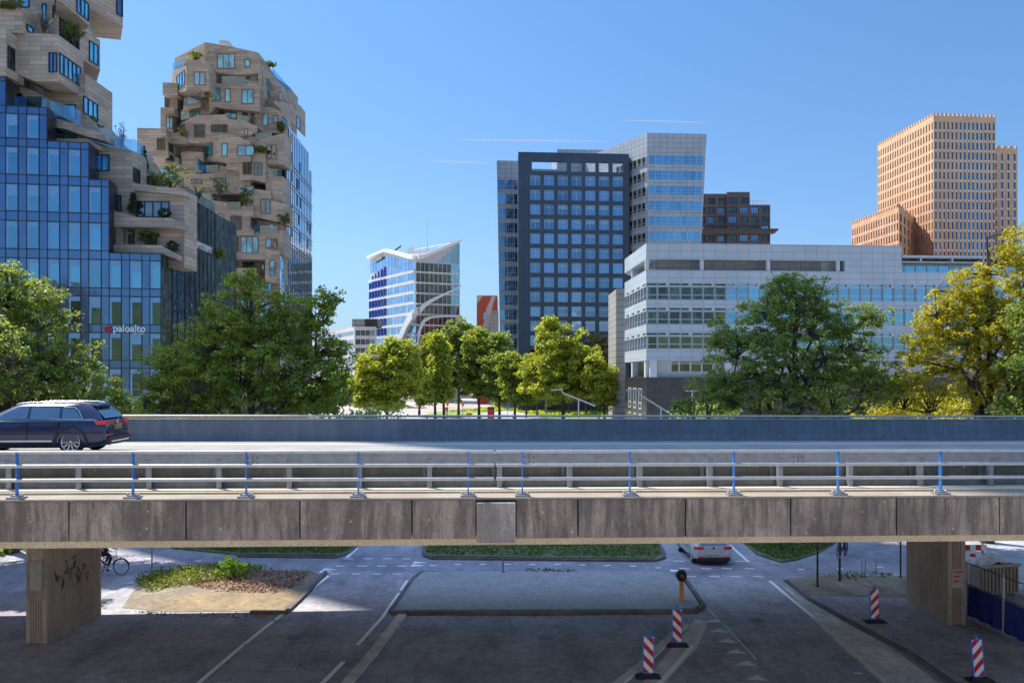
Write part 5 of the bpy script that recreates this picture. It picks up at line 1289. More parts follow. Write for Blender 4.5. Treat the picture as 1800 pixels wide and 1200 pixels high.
def tree(label, base, Y, lobes,  mat='leaf_green', tr=.3, nclump=200, nper=90, lsize=.2, cr=.85, seed=1, group=None, fork=.3, name='broadleaf_tree', dens=1.0, flat=.6, depth=.85, wob=.25, limbs=9):
    rg = np.random.default_rng(seed); bx = (base-900)/FP*Y; root = tag(empty(name, (bx, Y, 0)), label, 'tree', group)
    LB = [((cx-900)/FP*Y, Y+(l[4] if len(l) > 4 else 0), zat(cy, Y), rx/FP*Y, rx/FP*Y*depth, ry/FP*Y) for l in lobes for cx, cy, rx, ry in [l[:4]]]
    vol = np.array([(l[3]*l[5])**.9 for l in LB]); vol /= vol.sum()
    C = []
    while len(C) < nclump:
        l = LB[rg.choice(len(LB), p=vol)]; d = rg.normal(size=3); d /= np.linalg.norm(d); r = rg.random()**.30*(rg.uniform(1.05, 1.32) if rg.random() < .22 else 1)
        p = np.array([l[0]+d[0]*l[3]*r, l[1]+d[1]*l[4]*r, l[2]+d[2]*l[5]*r])
        if p[2] > 1.2: C.append(p)
    C = np.array(C); Rd = cr*rg.uniform(.45, 1.25, len(C))
    leaves_obj('crown', C, Rd, nper, lsize, mat, rg, root, root.location, flat)
    top = max(l[2]+l[5]*.4 for l in LB); cxm = sum(l[0]*v for l, v in zip(LB, vol))
    mb = MB(); T = []; nseg = 9
    for i in range(nseg):
        t = i/(nseg-1); T.append(Vector((bx+(cxm-bx)*t**1.3+rg.normal()*.06*t*wob*4, Y+rg.normal()*.08*t, top*t)))
    mb.tube(T, [tr*(1.25 if i == 0 else 1)*(1-.82*i/(nseg-1)) for i in range(nseg)], 8)
    nodes = [(T[i], tr*(1-.8*i/(nseg-1))) for i in range(max(1, int(fork*nseg)), nseg)]
    # main limbs towards well-spread clumps
    sel = [int(rg.integers(len(C)))]
    while len(sel) < min(limbs, len(C)):
        d = np.min([np.linalg.norm(C-C[s_], axis=1) for s_ in sel], 0); sel.append(int(np.argmax(d+rg.random(len(C))*.6)))
    for s_ in sel:
        e = Vector(C[s_]); hz = min(e.z-.8, top*.8)*rg.uniform(.35, .75); hz = max(hz, top*fork*.8)
        st = min(nodes[:nseg], key=lambda q: abs(q[0].z-hz)); P_ = []; k = 7
        for i in range(k):
            t = i/(k-1); p = st[0].lerp(e, t); p.z += math.sin(t*math.pi)*.5*(1 if e.z > st[0].z else .4)
            if 0 < i < k-1: p += Vector(rg.normal(size=3)*wob*.8)
            P_.append(p)
        r0 = min(st[1]*.62, tr*.5); rr = [r0*(1-.85*i/(k-1)) for i in range(k)]; mb.tube(P_, rr, 6, cap=False)
        nodes += [(P_[i], rr[i]) for i in range(1, k)]
    NP = np.array([tuple(q[0]) for q in nodes]); NR = [q[1] for q in nodes]
    for c in C:
        d = np.linalg.norm(NP-c, axis=1)+np.maximum(0, NP[:, 2]-c[2])*.8; j = int(np.argmin(d)); a = Vector(NP[j]); e = Vector(c); k = 4; P_ = []
        for i in range(k):
            t = i/(k-1); p = a.lerp(e, t)
            if 0 < i < k-1: p += Vector(rg.normal(size=3)*wob*.3*(e-a).length*.25)
            P_.append(p)
        r0 = min(NR[j]*.6, .012+.02*(e-a).length); mb.tube(P_, [r0, r0*.75, r0*.5, r0*.25], 4, cap=False)
    mb.build('trunk', 'bark', root, off=root.location); return root

NEAR = 'large trees right behind the viaduct'
tree('tall green tree with sunlit leaves at the left frame edge behind the dark car', 20, 42.5,
     [(-20, 560, 85, 90), (60, 590, 70, 75), (105, 650, 70, 70), (20, 700, 110, 60), (150, 690, 60, 55), (60, 525, 50, 42), (-60, 640, 80, 90), (0, 495, 45, 40), (190, 715, 40, 30), (-130, 600, 90, 110), (10, 620, 75, 70, -3.5), (70, 650, 50, 45, -3.2), (85, 612, 52, 52, -4.8)], 'leaf_dark', .32, 1350, 46, .118, .42, 11, NEAR, limbs=16, wob=.4)
tree('broad dark green tree behind the viaduct, between the glass office and the blue office', 440, 45,
     [(430, 640, 120, 85), (340, 660, 75, 65), (520, 650, 90, 70), (440, 545, 75, 55), (400, 590, 70, 60), (500, 560, 60, 50), (560, 560, 34, 40), (585, 640, 32, 50), (300, 700, 50, 32), (420, 700, 120, 40), (545, 705, 55, 28), (430, 500, 35, 30), (575, 525, 22, 18), (280, 650, 35, 40)], 'leaf_green', .34, 1350, 46, .118, .40, 12, NEAR, limbs=15, wob=.4)
tree('broad green tree in front of the long white office', 1400, 46,
     [(1390, 620, 105, 80), (1310, 640, 75, 65), (1480, 620, 75, 60), (1400, 540, 65, 50), (1345, 570, 60, 50), (1460, 560, 50, 42), (1530, 555, 32, 22), (1250, 695, 55, 35), (1400, 700, 140, 32), (1530, 670, 60, 50), (1385, 498, 32, 18), (1200, 715, 28, 15), (1270, 590, 32, 32), (1300, 690, 70, 35), (1480, 690, 90, 40), (1395, 510, 50, 30)], 'leaf_dark', .33, 1250, 46, .116, .40, 13, NEAR, limbs=15, wob=.4)
tree('tall yellow-green tree with visible branches at the right frame edge', 1735, 45,
     [(1720, 600, 90, 80), (1650, 620, 55, 60), (1760, 520, 60, 60), (1700, 500, 45, 35), (1790, 440, 45, 42), (1840, 560, 80, 110), (1610, 690, 50, 32), (1700, 700, 80, 30), (1850, 440, 60, 60), (1655, 540, 35, 35), (1800, 680, 70, 45), (1640, 590, 50, 45), (1600, 650, 40, 40), (1690, 560, 60, 50), (1760, 600, 60, 60)], 'leaf_yellow', .30, 1350, 44, .108, .38, 14, NEAR, limbs=16, wob=.4)
tree('dark green tree low at the right frame edge, in front of the yellow-green one', 1840, 42,
     [(1840, 560, 60, 60), (1800, 640, 45, 30), (1860, 660, 70, 70), (1780, 705, 35, 22), (1830, 730, 60, 30)], 'leaf_dark', .2, 150, 110, .14, .6, 15, NEAR, limbs=7)
tree('broad green tree outside the left frame edge that shades the cycle path', -130, 40, [(-130, 600, 110, 110), (-60, 650, 60, 70), (-200, 640, 90, 90), (-140, 500, 80, 50)], 'leaf_dark', .3, 500, 60, .24, .8, 16, NEAR)
BK = 'park trees beyond the viaduct'
tree('round yellow-green tree left of the park grove', 680, 112, [(680, 650, 52, 48), (700, 625, 32, 30), (650, 670, 35, 35), (715, 670, 28, 35), (670, 700, 45, 20), (690, 606, 12, 12)], 'leaf_lime', .24, 420, 75, .3, .95, 21, BK)
k = 0
for bx, Yt, lob, mt, lb in (
    (765, 172, [(765, 640, 38, 40), (770, 605, 24, 24), (750, 670, 30, 30)], 'leaf_green', 'green park tree just right of the round yellow one'),
    (781, 150, [(770, 655, 16, 26), (768, 605, 10, 14), (775, 640, 12, 40), (780, 690, 14, 12)], 'leaf_lime', 'slender pale lime tree in front of the green grove'),
    (806, 176, [(805, 630, 45, 45), (805, 585, 30, 28), (820, 670, 35, 30)], 'leaf_dark', 'tallest dark green park tree with a forked trunk'),
    (842, 172, [(842, 640, 38, 42), (835, 600, 26, 24), (850, 680, 30, 22)], 'leaf_green', 'green park tree behind the orange road signs'),
    (878, 168, [(875, 640, 34, 38), (880, 605, 20, 22), (880, 680, 30, 22)], 'leaf_dark', 'dark green park tree in front of the silver tower foot'),
    (905, 160, [(905, 660, 30, 32), (915, 690, 22, 20), (895, 640, 20, 22)], 'leaf_green', 'smaller green park tree left of the bright yellow one'),
    (737, 185, [(737, 660, 26, 34), (745, 690, 20, 20)], 'leaf_dark', 'narrow dark tree between the round yellow tree and the grove'),
    (720, 120, [(590, 685, 32, 28), (565, 695, 30, 24)], 'leaf_dark', 'dark green tree between the broad tree and the round yellow one')):
    k += 1; base = bx if bx != 720 else 600; tree(lb, base, Yt, lob, mt, .28, 200, 75, .42, 1.3, 30+k, BK)
tree('bright yellow-green tree in front of the dark grid tower', 990, 155, [(985, 640, 60, 50), (975, 595, 35, 30), (1015, 625, 40, 38), (950, 650, 35, 40), (1040, 670, 38, 35), (985, 680, 70, 26), (970, 570, 14, 12)], 'leaf_lime', .34, 430, 70, .42, 1.3, 41, BK)
tree('yellow-green park tree beside the grey stair tower', 1063, 150, [(1060, 670, 22, 38), (1045, 650, 20, 26), (1065, 700, 16, 20)], 'leaf_lime', .25, 130, 70, .4, 1.2, 42, BK)
tree('pale khaki tree behind the bright yellow-green one', 1055, 200, [(1058, 620, 24, 34), (1045, 600, 14, 14), (1068, 650, 14, 30)], 'leaf_khaki', .25, 130, 60, .42, 1.3, 43, BK)
k = 0
for bx, Yt in ((925, 178), (944, 186), (1000, 190), (1030, 192), (958, 200)):
    k += 1
    lb = ['thin park tree left of the street lamp on the lawn', 'slim park tree trunk behind the street lamp', 'small park tree in the middle of the lawn', 'small park tree right on the sunlit lawn', 'young park tree far back on the lawn'][k-1]
    tree(lb, bx, Yt, [(bx, 672, 20, 22), (bx+6, 690, 16, 12)], 'leaf_lime' if k % 2 else 'leaf_green', .22, 70, 60, .42, 1.2, 50+k, BK)
# clipped hedge line behind the lawn
hd = tag(empty('hedge', (gp(1000, 235).x, 235, 0)), 'dark hedge along the back of the sunlit lawn', 'hedge')
rg = np.random.default_rng(9); C = [(x, 235+rg.normal()*1.0, rg.uniform(.6, 6.2)) for x in np.linspace(gp(870, 235).x, gp(1100, 235).x, 130) for _ in (0, 1, 2)]
leaves_obj('foliage', C, [1.2]*len(C), 40, .55, 'leaf_dark', rg, hd, hd.location)
# low shrubs behind the viaduct railing on both sides
SH = 'shrubs behind the viaduct'
for i, (px, Y, w_, yt, mt, lb) in enumerate(((-30, 43.5, 90, 948, 'leaf_dark', 'dark low undergrowth beyond the cycle path, left of the left pier'), (235, 52, 60, 705, 'leaf_green', 'low green shrub right of the dark car, behind the far railing'), (80, 50, 90, 690, 'leaf_green', 'leafy shrub behind the dark car'), (640, 60, 50, 716, 'leaf_dark', 'dark low shrub below the round yellow tree'), (1560, 56, 50, 705, 'leaf_yellow', 'yellow-green shrub between the broad green tree and the yellow one'), (1640, 55, 60, 700, 'leaf_yellow', 'yellow shrub under the right-hand tree'), (1240, 55, 50, 712, 'leaf_dark', 'dark shrub at the foot of the white office'))):
    r_ = tag(empty('shrub', (gp(px, Y).x, Y, 0)), lb, 'shrub', SH); rg = np.random.default_rng(70+i); n = 90; top = zat(yt, Y); C = np.stack([gp(px, Y).x+rg.normal(size=n)*w_/FP*Y*.5, Y+rg.normal(size=n)*1.2, rg.random(n)**.6*top], 1)
    leaves_obj('foliage', C, [.8]*n, 80, .17, mt, rg, r_, r_.location)
    mb = MB()
    for c in C[::6]: mb.tube([(r_.location.x+(c[0]-r_.location.x)*.3, Y, 0), tuple(c)], [.05, .015], 4, cap=False)
    mb.build('stems', 'bark', r_, off=r_.location)
# terrace plants on the stone towers
TP = 'plants on the stone terraces'
def plant(px, py, h, Y, kind, label, wd=None):
    P_ = P3(px, py, Y); r_ = tag(empty('terrace_plant' if kind != 'conifer' else 'conifer', tuple(P_)), label, 'plant', TP); rg = np.random.default_rng(int(px*7+py)); H = h/FP*Y; w_ = (wd or h*.7)/FP*Y; C = []; 
    if kind == 'conifer':
        for k in range(46): t = rg.random(); a = rg.random()*6.3; rr = w_*.5*(1-t)*rg.random()**.5; C.append((P_.x+rr*math.cos(a), P_.y+rr*math.sin(a), P_.z+t*H))
        leaves_obj('foliage', C, [.28]*len(C), 40, .12, 'leaf_conifer', rg, r_, P_); sp = [C[0]]
    elif kind == 'ball':
        for k in range(40): d = rg.normal(size=3); d /= np.linalg.norm(d); C.append((P_.x+d[0]*w_*.38, P_.y+d[1]*w_*.38, P_.z+H*.5+d[2]*H*.38))
        leaves_obj('foliage', C, [.22]*len(C), 40, .1, 'leaf_conifer', rg, r_, P_); sp = C[:3]
    elif kind == 'trail':
        for k in range(26): C.append((P_.x+rg.normal()*w_*.35, P_.y-.25+rg.normal()*.15, P_.z-rg.random()*H))
        leaves_obj('foliage', C, [.25]*len(C), 26, .14, 'leaf_terrace', rg, r_, P_); sp = C[:4]
    elif kind == 'bare':
        for k in range(26): t = .3+.7*rg.random(); C.append((P_.x+rg.normal()*w_*.28*t, P_.y+rg.normal()*.4, P_.z+t*H))
        leaves_obj('foliage', C, [.22]*len(C), 9, .1, 'leaf_khaki' if h < 50 else 'bark', rg, r_, P_); sp = C
    else:
        for k in range(44): t = .25+.75*rg.random()**.8; C.append((P_.x+rg.normal()*w_*.3, P_.y+rg.normal()*.5, P_.z+t*H))
        leaves_obj('foliage', C, [.32]*len(C), 24, .17, kind, rg, r_, P_); sp = C[::3]
    mb = MB()
    for c in sp: mb.tube([tuple(P_), tuple(Vector(P_).lerp(Vector(c), .6)+Vector((0, 0, .1))), c], [.05, .03, .012], 4, cap=False)
    mb.build('stems', 'bark', r_, off=P_)
plant(214, 266, 52, 92, 'bare', 'bare young tree on the terrace above the glass office', 40)
plant(252, 302, 44, 92, 'conifer', 'dark conifer on the upper terrace beside the stone cantilever', 22)
plant(300, 334, 42, 93, 'leaf_terrace_light', 'bright leafy terrace bush below the stone cantilever', 46)
plant(270, 334, 26, 92, 'leaf_terrace', 'low green bush on the terrace parapet', 50)
plant(234, 376, 38, 86.9, 'conifer', 'small dark conifer beside the mirrored terrace window', 20)
plant(289, 384, 20, 86.6, 'ball', 'round clipped bush on the middle stone terrace', 22)
plant(303, 444, 22, 86.6, 'ball', 'round clipped bush on the lowest stone terrace', 24)
plant(257, 430, 24, 86.6, 'leaf_terrace', 'leafy shrub beside the small window on the lowest terrace', 24)
plant(350, 350, 36, 98, 'bare', 'spreading pale branching shrub over the dark glass corner', 46)
plant(386, 352, 38, 147.5, 'leaf_terrace_light', 'fresh green small tree on a terrace of the stone tower', 28)
plant(345, 106, 16, 148, 'leaf_terrace_light', 'yellow-green shrub at the top terrace of the stone tower', 20)
plant(432, 362, 30, 147.5, 'leaf_terrace', 'dark green shrub on a stone tower balcony', 18)
plant(475, 118, 8, 151, 'leaf_terrace', 'low plants at the roof edge of the stone tower', 14)
plant(361, 164, 22, 148, 'trail', 'trailing plant under the upper left box of the stone tower', 18)
plant(494, 234, 18, 151, 'leaf_terrace', 'shrub beside the mirrored top corner of the stone tower', 10)
plant(458, 270, 12, 148, 'leaf_terrace', 'green planting beside a recessed balcony of the stone tower', 18)
plant(404, 468, 14, 148, 'leaf_terrace_light', 'fresh green shrub low on the stone tower', 20)
plant(385, 455, 16, 103, 'leaf_terrace_light', 'yellow bush on the pale parapet beside the dark glass corner', 14)
plant(128, 74, 28, 87.5, 'leaf_terrace', 'bushy plant on the balcony under the overhanging box', 24)
plant(77, 58, 34, 86, 'bare', 'scrubby shrub on the parapet of the leftmost stone tower', 34)
plant(160, 208, 16, 89.5, 'trail', 'plants spilling over the right edge of the leftmost stone tower', 30)
plant(22, 13, 5, 83.6, 'leaf_terrace', 'row of low plants on the top-left parapet', 40)
plant(300, 282, 8, 148, 'conifer', 'small dark bush under the stone cantilever', 12)
plant(500, 396, 20, 148, 'leaf_terrace', 'loose shrub at the corner of the mirrored side', 16)
plant(320, 240, 12, 148, 'leaf_khaki', 'dry grass-like plant on a stone tower parapet', 12)
plant(410, 1022, 34, 36.5, 'leaf_terrace_light', 'bright green sapling among the ground cover by the sandy patch', 40) if False else None
r_ = G(412, 1018); sp_ = tag(empty('sapling', (r_.x, r_.y, 0)), 'bright green sapling among the ground cover by the sandy patch', 'plant'); rg = np.random.default_rng(3)
C = [(r_.x+rg.normal()*.28, r_.y+rg.normal()*.2, .15+rg.random()*.75) for _ in range(30)]; leaves_obj('foliage', C, [.18]*30, 24, .09, 'leaf_fresh', rg, sp_, sp_.location)
mb = MB()
for c in C[::3]: mb.tube([(r_.x, r_.y, 0), c], [.015, .006], 4)
mb.build('stems', 'bark', sp_, off=sp_.location)
# what the lower glass reflects: trees and a pale office block on the other side of the camera
def copy_at(root, x, y, rz, label):
    c = copy_tree(root, None, (x, y, 0), rz); c['label'] = label; return c
srcs = [o for o in bpy.data.objects if o.type == 'EMPTY' and o.get('group') == NEAR][:3]
for i, (x, y, lb) in enumerate(((-116, -29, 'green tree behind the camera, farthest from the viaduct corner'), (-104, -27, 'second green tree of the row behind the camera'), (-92, -28, 'third green tree of the row behind the camera'), (-80, -26, 'fourth green tree of the row behind the camera'), (-68, -29, 'last green tree of the row behind the camera'))):
    c = copy_at(srcs[i % 3], x, y, i*1.3, lb); c.scale = (1.7, 1.7, 1.75); c['group'] = 'tree row behind the camera'
root = tag(empty('office_building', (-145, -75, 0)), 'pale office block behind the camera, reflected in the glass office', 'office building')
q = Pl(Vector((-150, -75)), Vector((-60, -75)), face=(-100, 50)); mb = MB(); hs = [(k*4+.8, k*4+3.2, r*3.7+1.2, r*3.7+3.2) for k in range(22) for r in range(8)]
facade(mb, q, 0, 90, 0, 33, hs, .3); a, b = q.P(0, 0), q.P(90, 0); d = Vector((0, -15, 0)); h = Vector((0, 0, 33)); mb.quad(a+h, b+h, b+h+d, a+h+d); mb.quad(a, a+d, a+d+h, a+h); mb.quad(b, b+d, b+d+h, b+h)
mb.build('wall', 'brick_brown', root, off=root.location)
ws = WinSet(root, 'alu_frame', cap=0)
for h_ in hs: ws.add(q, *h_, 1, (), off=-.28, glass='glass_dark')
ws.flush()

# unseen railway platform below the camera: pale wall added to bounce sun under the deck
root = tag(empty('station_platform', (0, 2.5, 0)), 'unseen concrete station platform below the camera, pale wall added to bounce sunlight under the viaduct', 'platform'); L = root.location
mb = MB(); mb.box(-70, 70, -14, 2.4, 0, 6.7); mb.build('bounce_wall', 'platform_concrete', root, off=L)
mb = MB(); mb.box(-70, 70, -14, 2.7, 6.702, 7.0); mb.build('platform_edge', 'platform_concrete', root, off=L)
for k in range(24): mb = MB(); mb.box(-69+k*6, -68.6+k*6, 2.4, 2.6, 0, 6.7); mb.build('pilaster', 'platform_concrete', root, off=L)
# ---------------------------------------------------------------- vehicles
def loft(mb, secs, m=0, cap=True):
    n = len(secs[0]); vs = [p for s_ in secs for p in s_]
    mb.add(vs, [(i*n+j, i*n+(j+1) % n, (i+1)*n+(j+1) % n, (i+1)*n+j) for i in range(len(secs)-1) for j in range(n)], m, True)
    if cap: mb.add(secs[0], [tuple(range(n))[::-1]], m); mb.add(secs[-1], [tuple(range(n))], m)
def lerp(a, b, t): return a+(b-a)*t
def car(name, label, cat, P, paint, loc, rz, group=None):
    root = tag(empty(name, loc, rz), label, cat, group); hw = P['W']/2
    def sec(x, w, z0, zb, dx=0):
        half = [(w*.55, z0), (w*.93, z0+.02), (w*.985, z0+.14), (w, lerp(z0, zb, .45)), (w*.99, lerp(z0, zb, .72)), (w*.955, zb-.05), (w*.90, zb), (w*.45, zb+.02)]
        xs = [dx*.6, dx*.4, 0, 0, dx*.1, dx*.6, dx, dx]
        L_ = [(x+xs[i], y, z) for i, (y, z) in enumerate(half)]; return [Vector(p) for p in L_]+[Vector((p[0], -p[1], p[2])) for p in L_[::-1]]
    mb = MB(); loft(mb, [sec(x, hw*w, z0, zb, dx) for x, w, z0, zb, dx in P['body']])
    body = mb.build('body', paint, root, smooth=False)
    bm = bmesh.new(); bm.from_mesh(body.data); bmesh.ops.recalc_face_normals(bm, faces=bm.faces); bm.to_mesh(body.data); bm.free()
    cut = MB()
    for wx in P['wheels']:
        n = 28; ring = [(wx+P['arch']*math.cos(2*math.pi*j/n), P['wr']+P['arch']*math.sin(2*math.pi*j/n)) for j in range(n)]
        cut.prism([(x, -hw-.1, z) for x, z in ring], (0, .42, 0)); cut.prism([(x, hw-.32, z) for x, z in ring], (0, .42, 0))
    co = cut.build('cut', 'plastic_dark'); bm = bmesh.new(); bm.from_mesh(co.data); bmesh.ops.recalc_face_normals(bm, faces=bm.faces); bm.to_mesh(co.data); bm.free()
    md = body.modifiers.new('b', 'BOOLEAN'); md.object = co; md.operation = 'DIFFERENCE'; md.solver = 'EXACT'
    bpy.context.view_layer.update(); me = bpy.data.meshes.new_from_object(body.evaluated_get(bpy.context.evaluated_depsgraph_get()))
    body.modifiers.clear(); body.data = me; bpy.data.objects.remove(co)
    sub = body.modifiers.new('bev', 'BEVEL'); sub.width = .012; sub.segments = 2; sub.limit_method = 'ANGLE'; sub.angle_limit = R(35)
    # cabin
    g = P['cabin']; zb, zr = g['zb'], g['zr']; wb, wr = hw*.90, g['wr']
    mb = MB(); S_ = []
    def cs(xb0, xt0): pass
    rows = [(0, 0), (.3, .3), (.62, .62), (.86, .86), (.97, .97), (1.0, 1.0)]
    lv = [];
    for t in (0, .45, .88, .97, 1.03):
        tt = min(t, 1); w_ = lerp(wb, wr, min(1, t/.95))*(1 if t < .95 else (.965 if t < 1 else .72)); zz = lerp(zb, zr, tt)+(0.028 if t > 1 else 0)
        x0 = lerp(g['xb0'], g['xt0'], tt)-(g.get('bulge', .05)*math.sin(tt*math.pi)); x1 = lerp(g['xb1'], g['xt1'], tt)+.06*math.sin(tt*math.pi); ring = []
        for s_, k in ((x0+.06, 1), (lerp(x0, x1, .25), 1.0), (lerp(x0, x1, .6), 1.0), (x1-.14, .975), (x1, .80)): ring.append((s_, w_*k))
        pts = [(x0, w_*.86)]+ring; lv.append([Vector((x, y, zz)) for x, y in pts]+[Vector((x, -y, zz)) for x, y in pts[::-1]])
    loft(mb, lv); cab = mb.build('cabin', paint, root)
    bm = bmesh.new(); bm.from_mesh(cab.data); bmesh.ops.recalc_face_normals(bm, faces=bm.faces); bm.to_mesh(cab.data); bm.free()
    # side glass, chrome line
    def sp(x, t, sd, o=.012): return (x, sd*(lerp(wb, wr, t/.95)+o), lerp(zb, zr, t))
    for sd in (1, -1):
        for w in P['side_windows']:
            mb = MB(); mb.poly([sp(x, t, sd) for x, t in w]); mb.build('side_window', 'glass_car', root)
        mb = MB(); L_ = [sp(x, t, sd, .018) for x, t in P['trim']]; mb.tube(L_+[L_[0]], .011, 5, cap=False); mb.build('window_trim', P.get('trimmat', 'chrome'), root)
        for x, z in P['handles']:
            mb = MB(); mb.box(x-.1, x+.1, sd*(hw*.985), sd*(hw*.985+.03), z-.02, z+.02); mb.build('door_handle', P.get('hmat', paint), root)
        mb = MB()
        for x in P['seams']: mb.box(x-.005, x+.005, sd*(hw*.97), sd*(hw*1.002), .45, zb-.06)
        mb.build('door_seam', 'ink', root)
        if P.get('sill'): mb = MB(); mb.box(P['wheels'][0]+.55, P['wheels'][1]-.5, sd*(hw*.99), sd*(hw*1.01+.015), .41, .455); mb.build('sill_trim', 'chrome', root)
        for wx in P['wheels']:                       # wheel arch lips
            mb = MB(); A = [R(a) for a in range(-8, 189, 14)]; ri, ro = P['arch']-.005, P['arch']+P.get('lip', .05)
            for i in range(len(A)-1):
                q = [(wx+r*math.cos(a), sd*(hw+.012), P['wr']+r*math.sin(a)) for r, a in ((ri, A[i]), (ro, A[i]), (ro, A[i+1]), (ri, A[i+1]))]; mb.prism(q, (0, -sd*.06, 0))
            mb.build('arch_lip', 'plastic_dark' if P.get('lip', .05) > .04 else paint, root)
        mb = MB(); mb.box(g['xb1']-.35, g['xb1']-.2, sd*(hw+.02), sd*(hw+.2), zb+.0, zb+.14); mo = mb.build('mirror', paint, root)
    mb = MB(); a, b = P['rear_window']; wv = P['rear_w']
    mb.poly([(a[0], -wv[0], a[1]), (a[0], wv[0], a[1]), (b[0], wv[1], b[1]), (b[0], -wv[1], b[1])]); mb.build('rear_window', 'glass_car', root)
    mb = MB(); c, d = (g['xb1']+.03, zb+.03), (g['xt1']+.09, zr-.05); mb.poly([(c[0], -wb*.78, c[1]), (c[0], wb*.78, c[1]), (d[0], wr*.82, d[1]), (d[0], -wr*.82, d[1])]); mb.build('windscreen', 'glass_car', root)
    mb = MB(); x = g['xt0']; mb.prism([(x-P['spoiler'], -wr*.86, zr-.03), (x+.12, -wr*.9, zr+.03), (x+.12, wr*.9, zr+.03), (x-P['spoiler'], wr*.86, zr-.03)], (0, 0, -.045)); mb.build('spoiler', paint, root)
    for sd in (1, -1):
        y0, y1, z0, z1, xs = P['lamp']
        mb = MB(); xr = P['rear_x']
        mb.prism([(xr+.02, sd*y0, z0+.02), (xr+.02, sd*y0, z1-.015), (xr+.05, sd*(hw*.88), z1), (xr+.05, sd*(hw*.88), z0)], (-.03, 0, 0))
        mb.prism([(xr+.05, sd*(hw*.88), z0), (xr+.05, sd*(hw*.88), z1), (xr+.13, sd*(hw*.975), z1), (xr+.11, sd*(hw*.975), z0)], (-.028, sd*.01, 0))
        mb.prism([(xr+.12, sd*(hw*.985), z0), (xr+.12, sd*(hw*.985), z1), (xr+xs, sd*(hw*1.0), z1), (xr+xs*.8, sd*(hw*1.0), z0)], (0, sd*.008, 0))
        mb.build('tail_light', 'lamp_red', root)
        mb = MB(); mb.box(xr-.04+P['refl'][2], xr+.05, sd*P['refl'][0], sd*P['refl'][1], P['refl'][3], P['refl'][3]+.035); mb.build('reflector', 'lamp_red', root)
        mb = MB(); mb.box(P['nose']-.12, P['nose']+.0, sd*hw*.5, sd*hw*.84, .66, .8); mb.build('headlight', 'chrome', root)
    # rear furniture
    xr = P['rear_x']; mb = MB(); mb.box(xr-.055, xr+.1, -hw*.86, hw*.86, P['bump'][0], P['bump'][1]); mb.build('bumper_insert', 'plastic_dark', root)
    if P.get('skid'): mb = MB(); mb.prism([(xr-.07, -hw*.72, .42), (xr-.07, hw*.72, .42), (xr-.03, hw*.6, .3), (xr-.03, -hw*.6, .3)], (.06, 0, 0)); mb.build('skid_plate', 'alloy', root)
    px_ = P['plate']; mb = MB(); mb.box(px_[0]-.015, px_[0]+.02, -.26, .26, px_[1], px_[1]+.11); pt = mb.build('number_plate', P['plate_mat'], root)
    mb = MB(); y = -.21; rr = random.Random(8)
    for k in range(8):
        if k in (2, 5): mb.box(px_[0]-.021, px_[0]-.015, y+.01, y+.03, px_[1]+.05, px_[1]+.06)
        else:
            mb.box(px_[0]-.021, px_[0]-.015, y, y+.012, px_[1]+.025, px_[1]+.09); mb.box(px_[0]-.021, px_[0]-.015, y+.028, y+.038, px_[1]+.025, px_[1]+.09)
            if rr.random() > .4: mb.box(px_[0]-.0205, px_[0]-.015, y, y+.038, px_[1]+.05, px_[1]+.062)
        y += .055
    mb.build('lettering', 'ink', pt)
    mb = MB(); mb.box(px_[0]-.022, px_[0]-.01, .225, .258, px_[1]+.004, px_[1]+.106); mb.build('plate_band', 'sign_blue', pt)
    mb = MB(); mb.lathe([(.05, 0), (.05, .012), (0, .012)], (0, 0, 0), 12, T=Matrix.Translation((px_[2], 0, px_[3])) @ Matrix.Rotation(R(-90), 4, 'Y')); mb.build('emblem', P.get('emb', 'chrome'), root)
    mb = MB(); mb.prism([(g['xt0']+.45, -.01, zr+.02), (g['xt0']+.62, -.01, zr+.02), (g['xt0']+.47, -.01, zr+.085)], (0, .02, 0)); mb.build('antenna', 'plastic_dark', root)
    if P.get('roofrail'):
        for sd in (1, -1): mb = MB(); mb.tube([(g['xt0']+.05, sd*wr*.9, zr+.02), (g['xt0']+.3, sd*wr*.93, zr+.055), (g['xt1']-.3, sd*wr*.93, zr+.055), (g['xt1'], sd*wr*.9, zr+.01)], .02, 6); mb.build('roof_rail', 'chrome', root)
    # wheels
    for wx in P['wheels']:
        for sd in (1, -1):
            T = Matrix.Translation((wx, sd*(hw-.005), P['wr'])) @ Matrix.Rotation(R(-90*sd), 4, 'X'); r = P['wr']; ri = P['rim']
            w = MB(); w.lathe([(ri*.98, -.2), (r*.93, -.21), (r, -.17), (r, -.05), (r*.95, -.01), (ri*1.02, 0)], (0, 0, 0), 32, T=T)
            wo_ = w.build('wheel', 'tyre', root)
            q = MB(); q.lathe([(ri*1.02, -.01), (ri*1.0, .004), (ri*.90, -.012), (ri*.9, -.06)], (0, 0, 0), 32, T=T)
            ns = P['spokes']
            for k in range(ns):
                for da in P.get('split', (-.09, .09)):
                    a = 2*math.pi*k/ns; c0 = Vector((math.cos(a), math.sin(a), 0))*.05; a2 = a+da; c1 = Vector((math.cos(a2), math.sin(a2), 0))*ri*.93; n_ = Vector((-math.sin(a2), math.cos(a2), 0))*P.get('sw', .011)
                    pts = [c0-n_, c1-n_, c1+n_, c0+n_]; q.prism([T @ (p+Vector((0, 0, -.012))) for p in pts], (T.to_3x3() @ Vector((0, 0, -.03))))
            q.lathe([(0, .0), (.05, -.002), (.06, -.04)], (0, 0, 0), 12, T=T); q.build('rim', 'alloy', wo_)
            d_ = MB(); d_.lathe([(0, -.07), (ri*.9, -.07)], (0, 0, 0), 24, T=T); d_.build('brake_disc', 'plastic_dark', wo_)
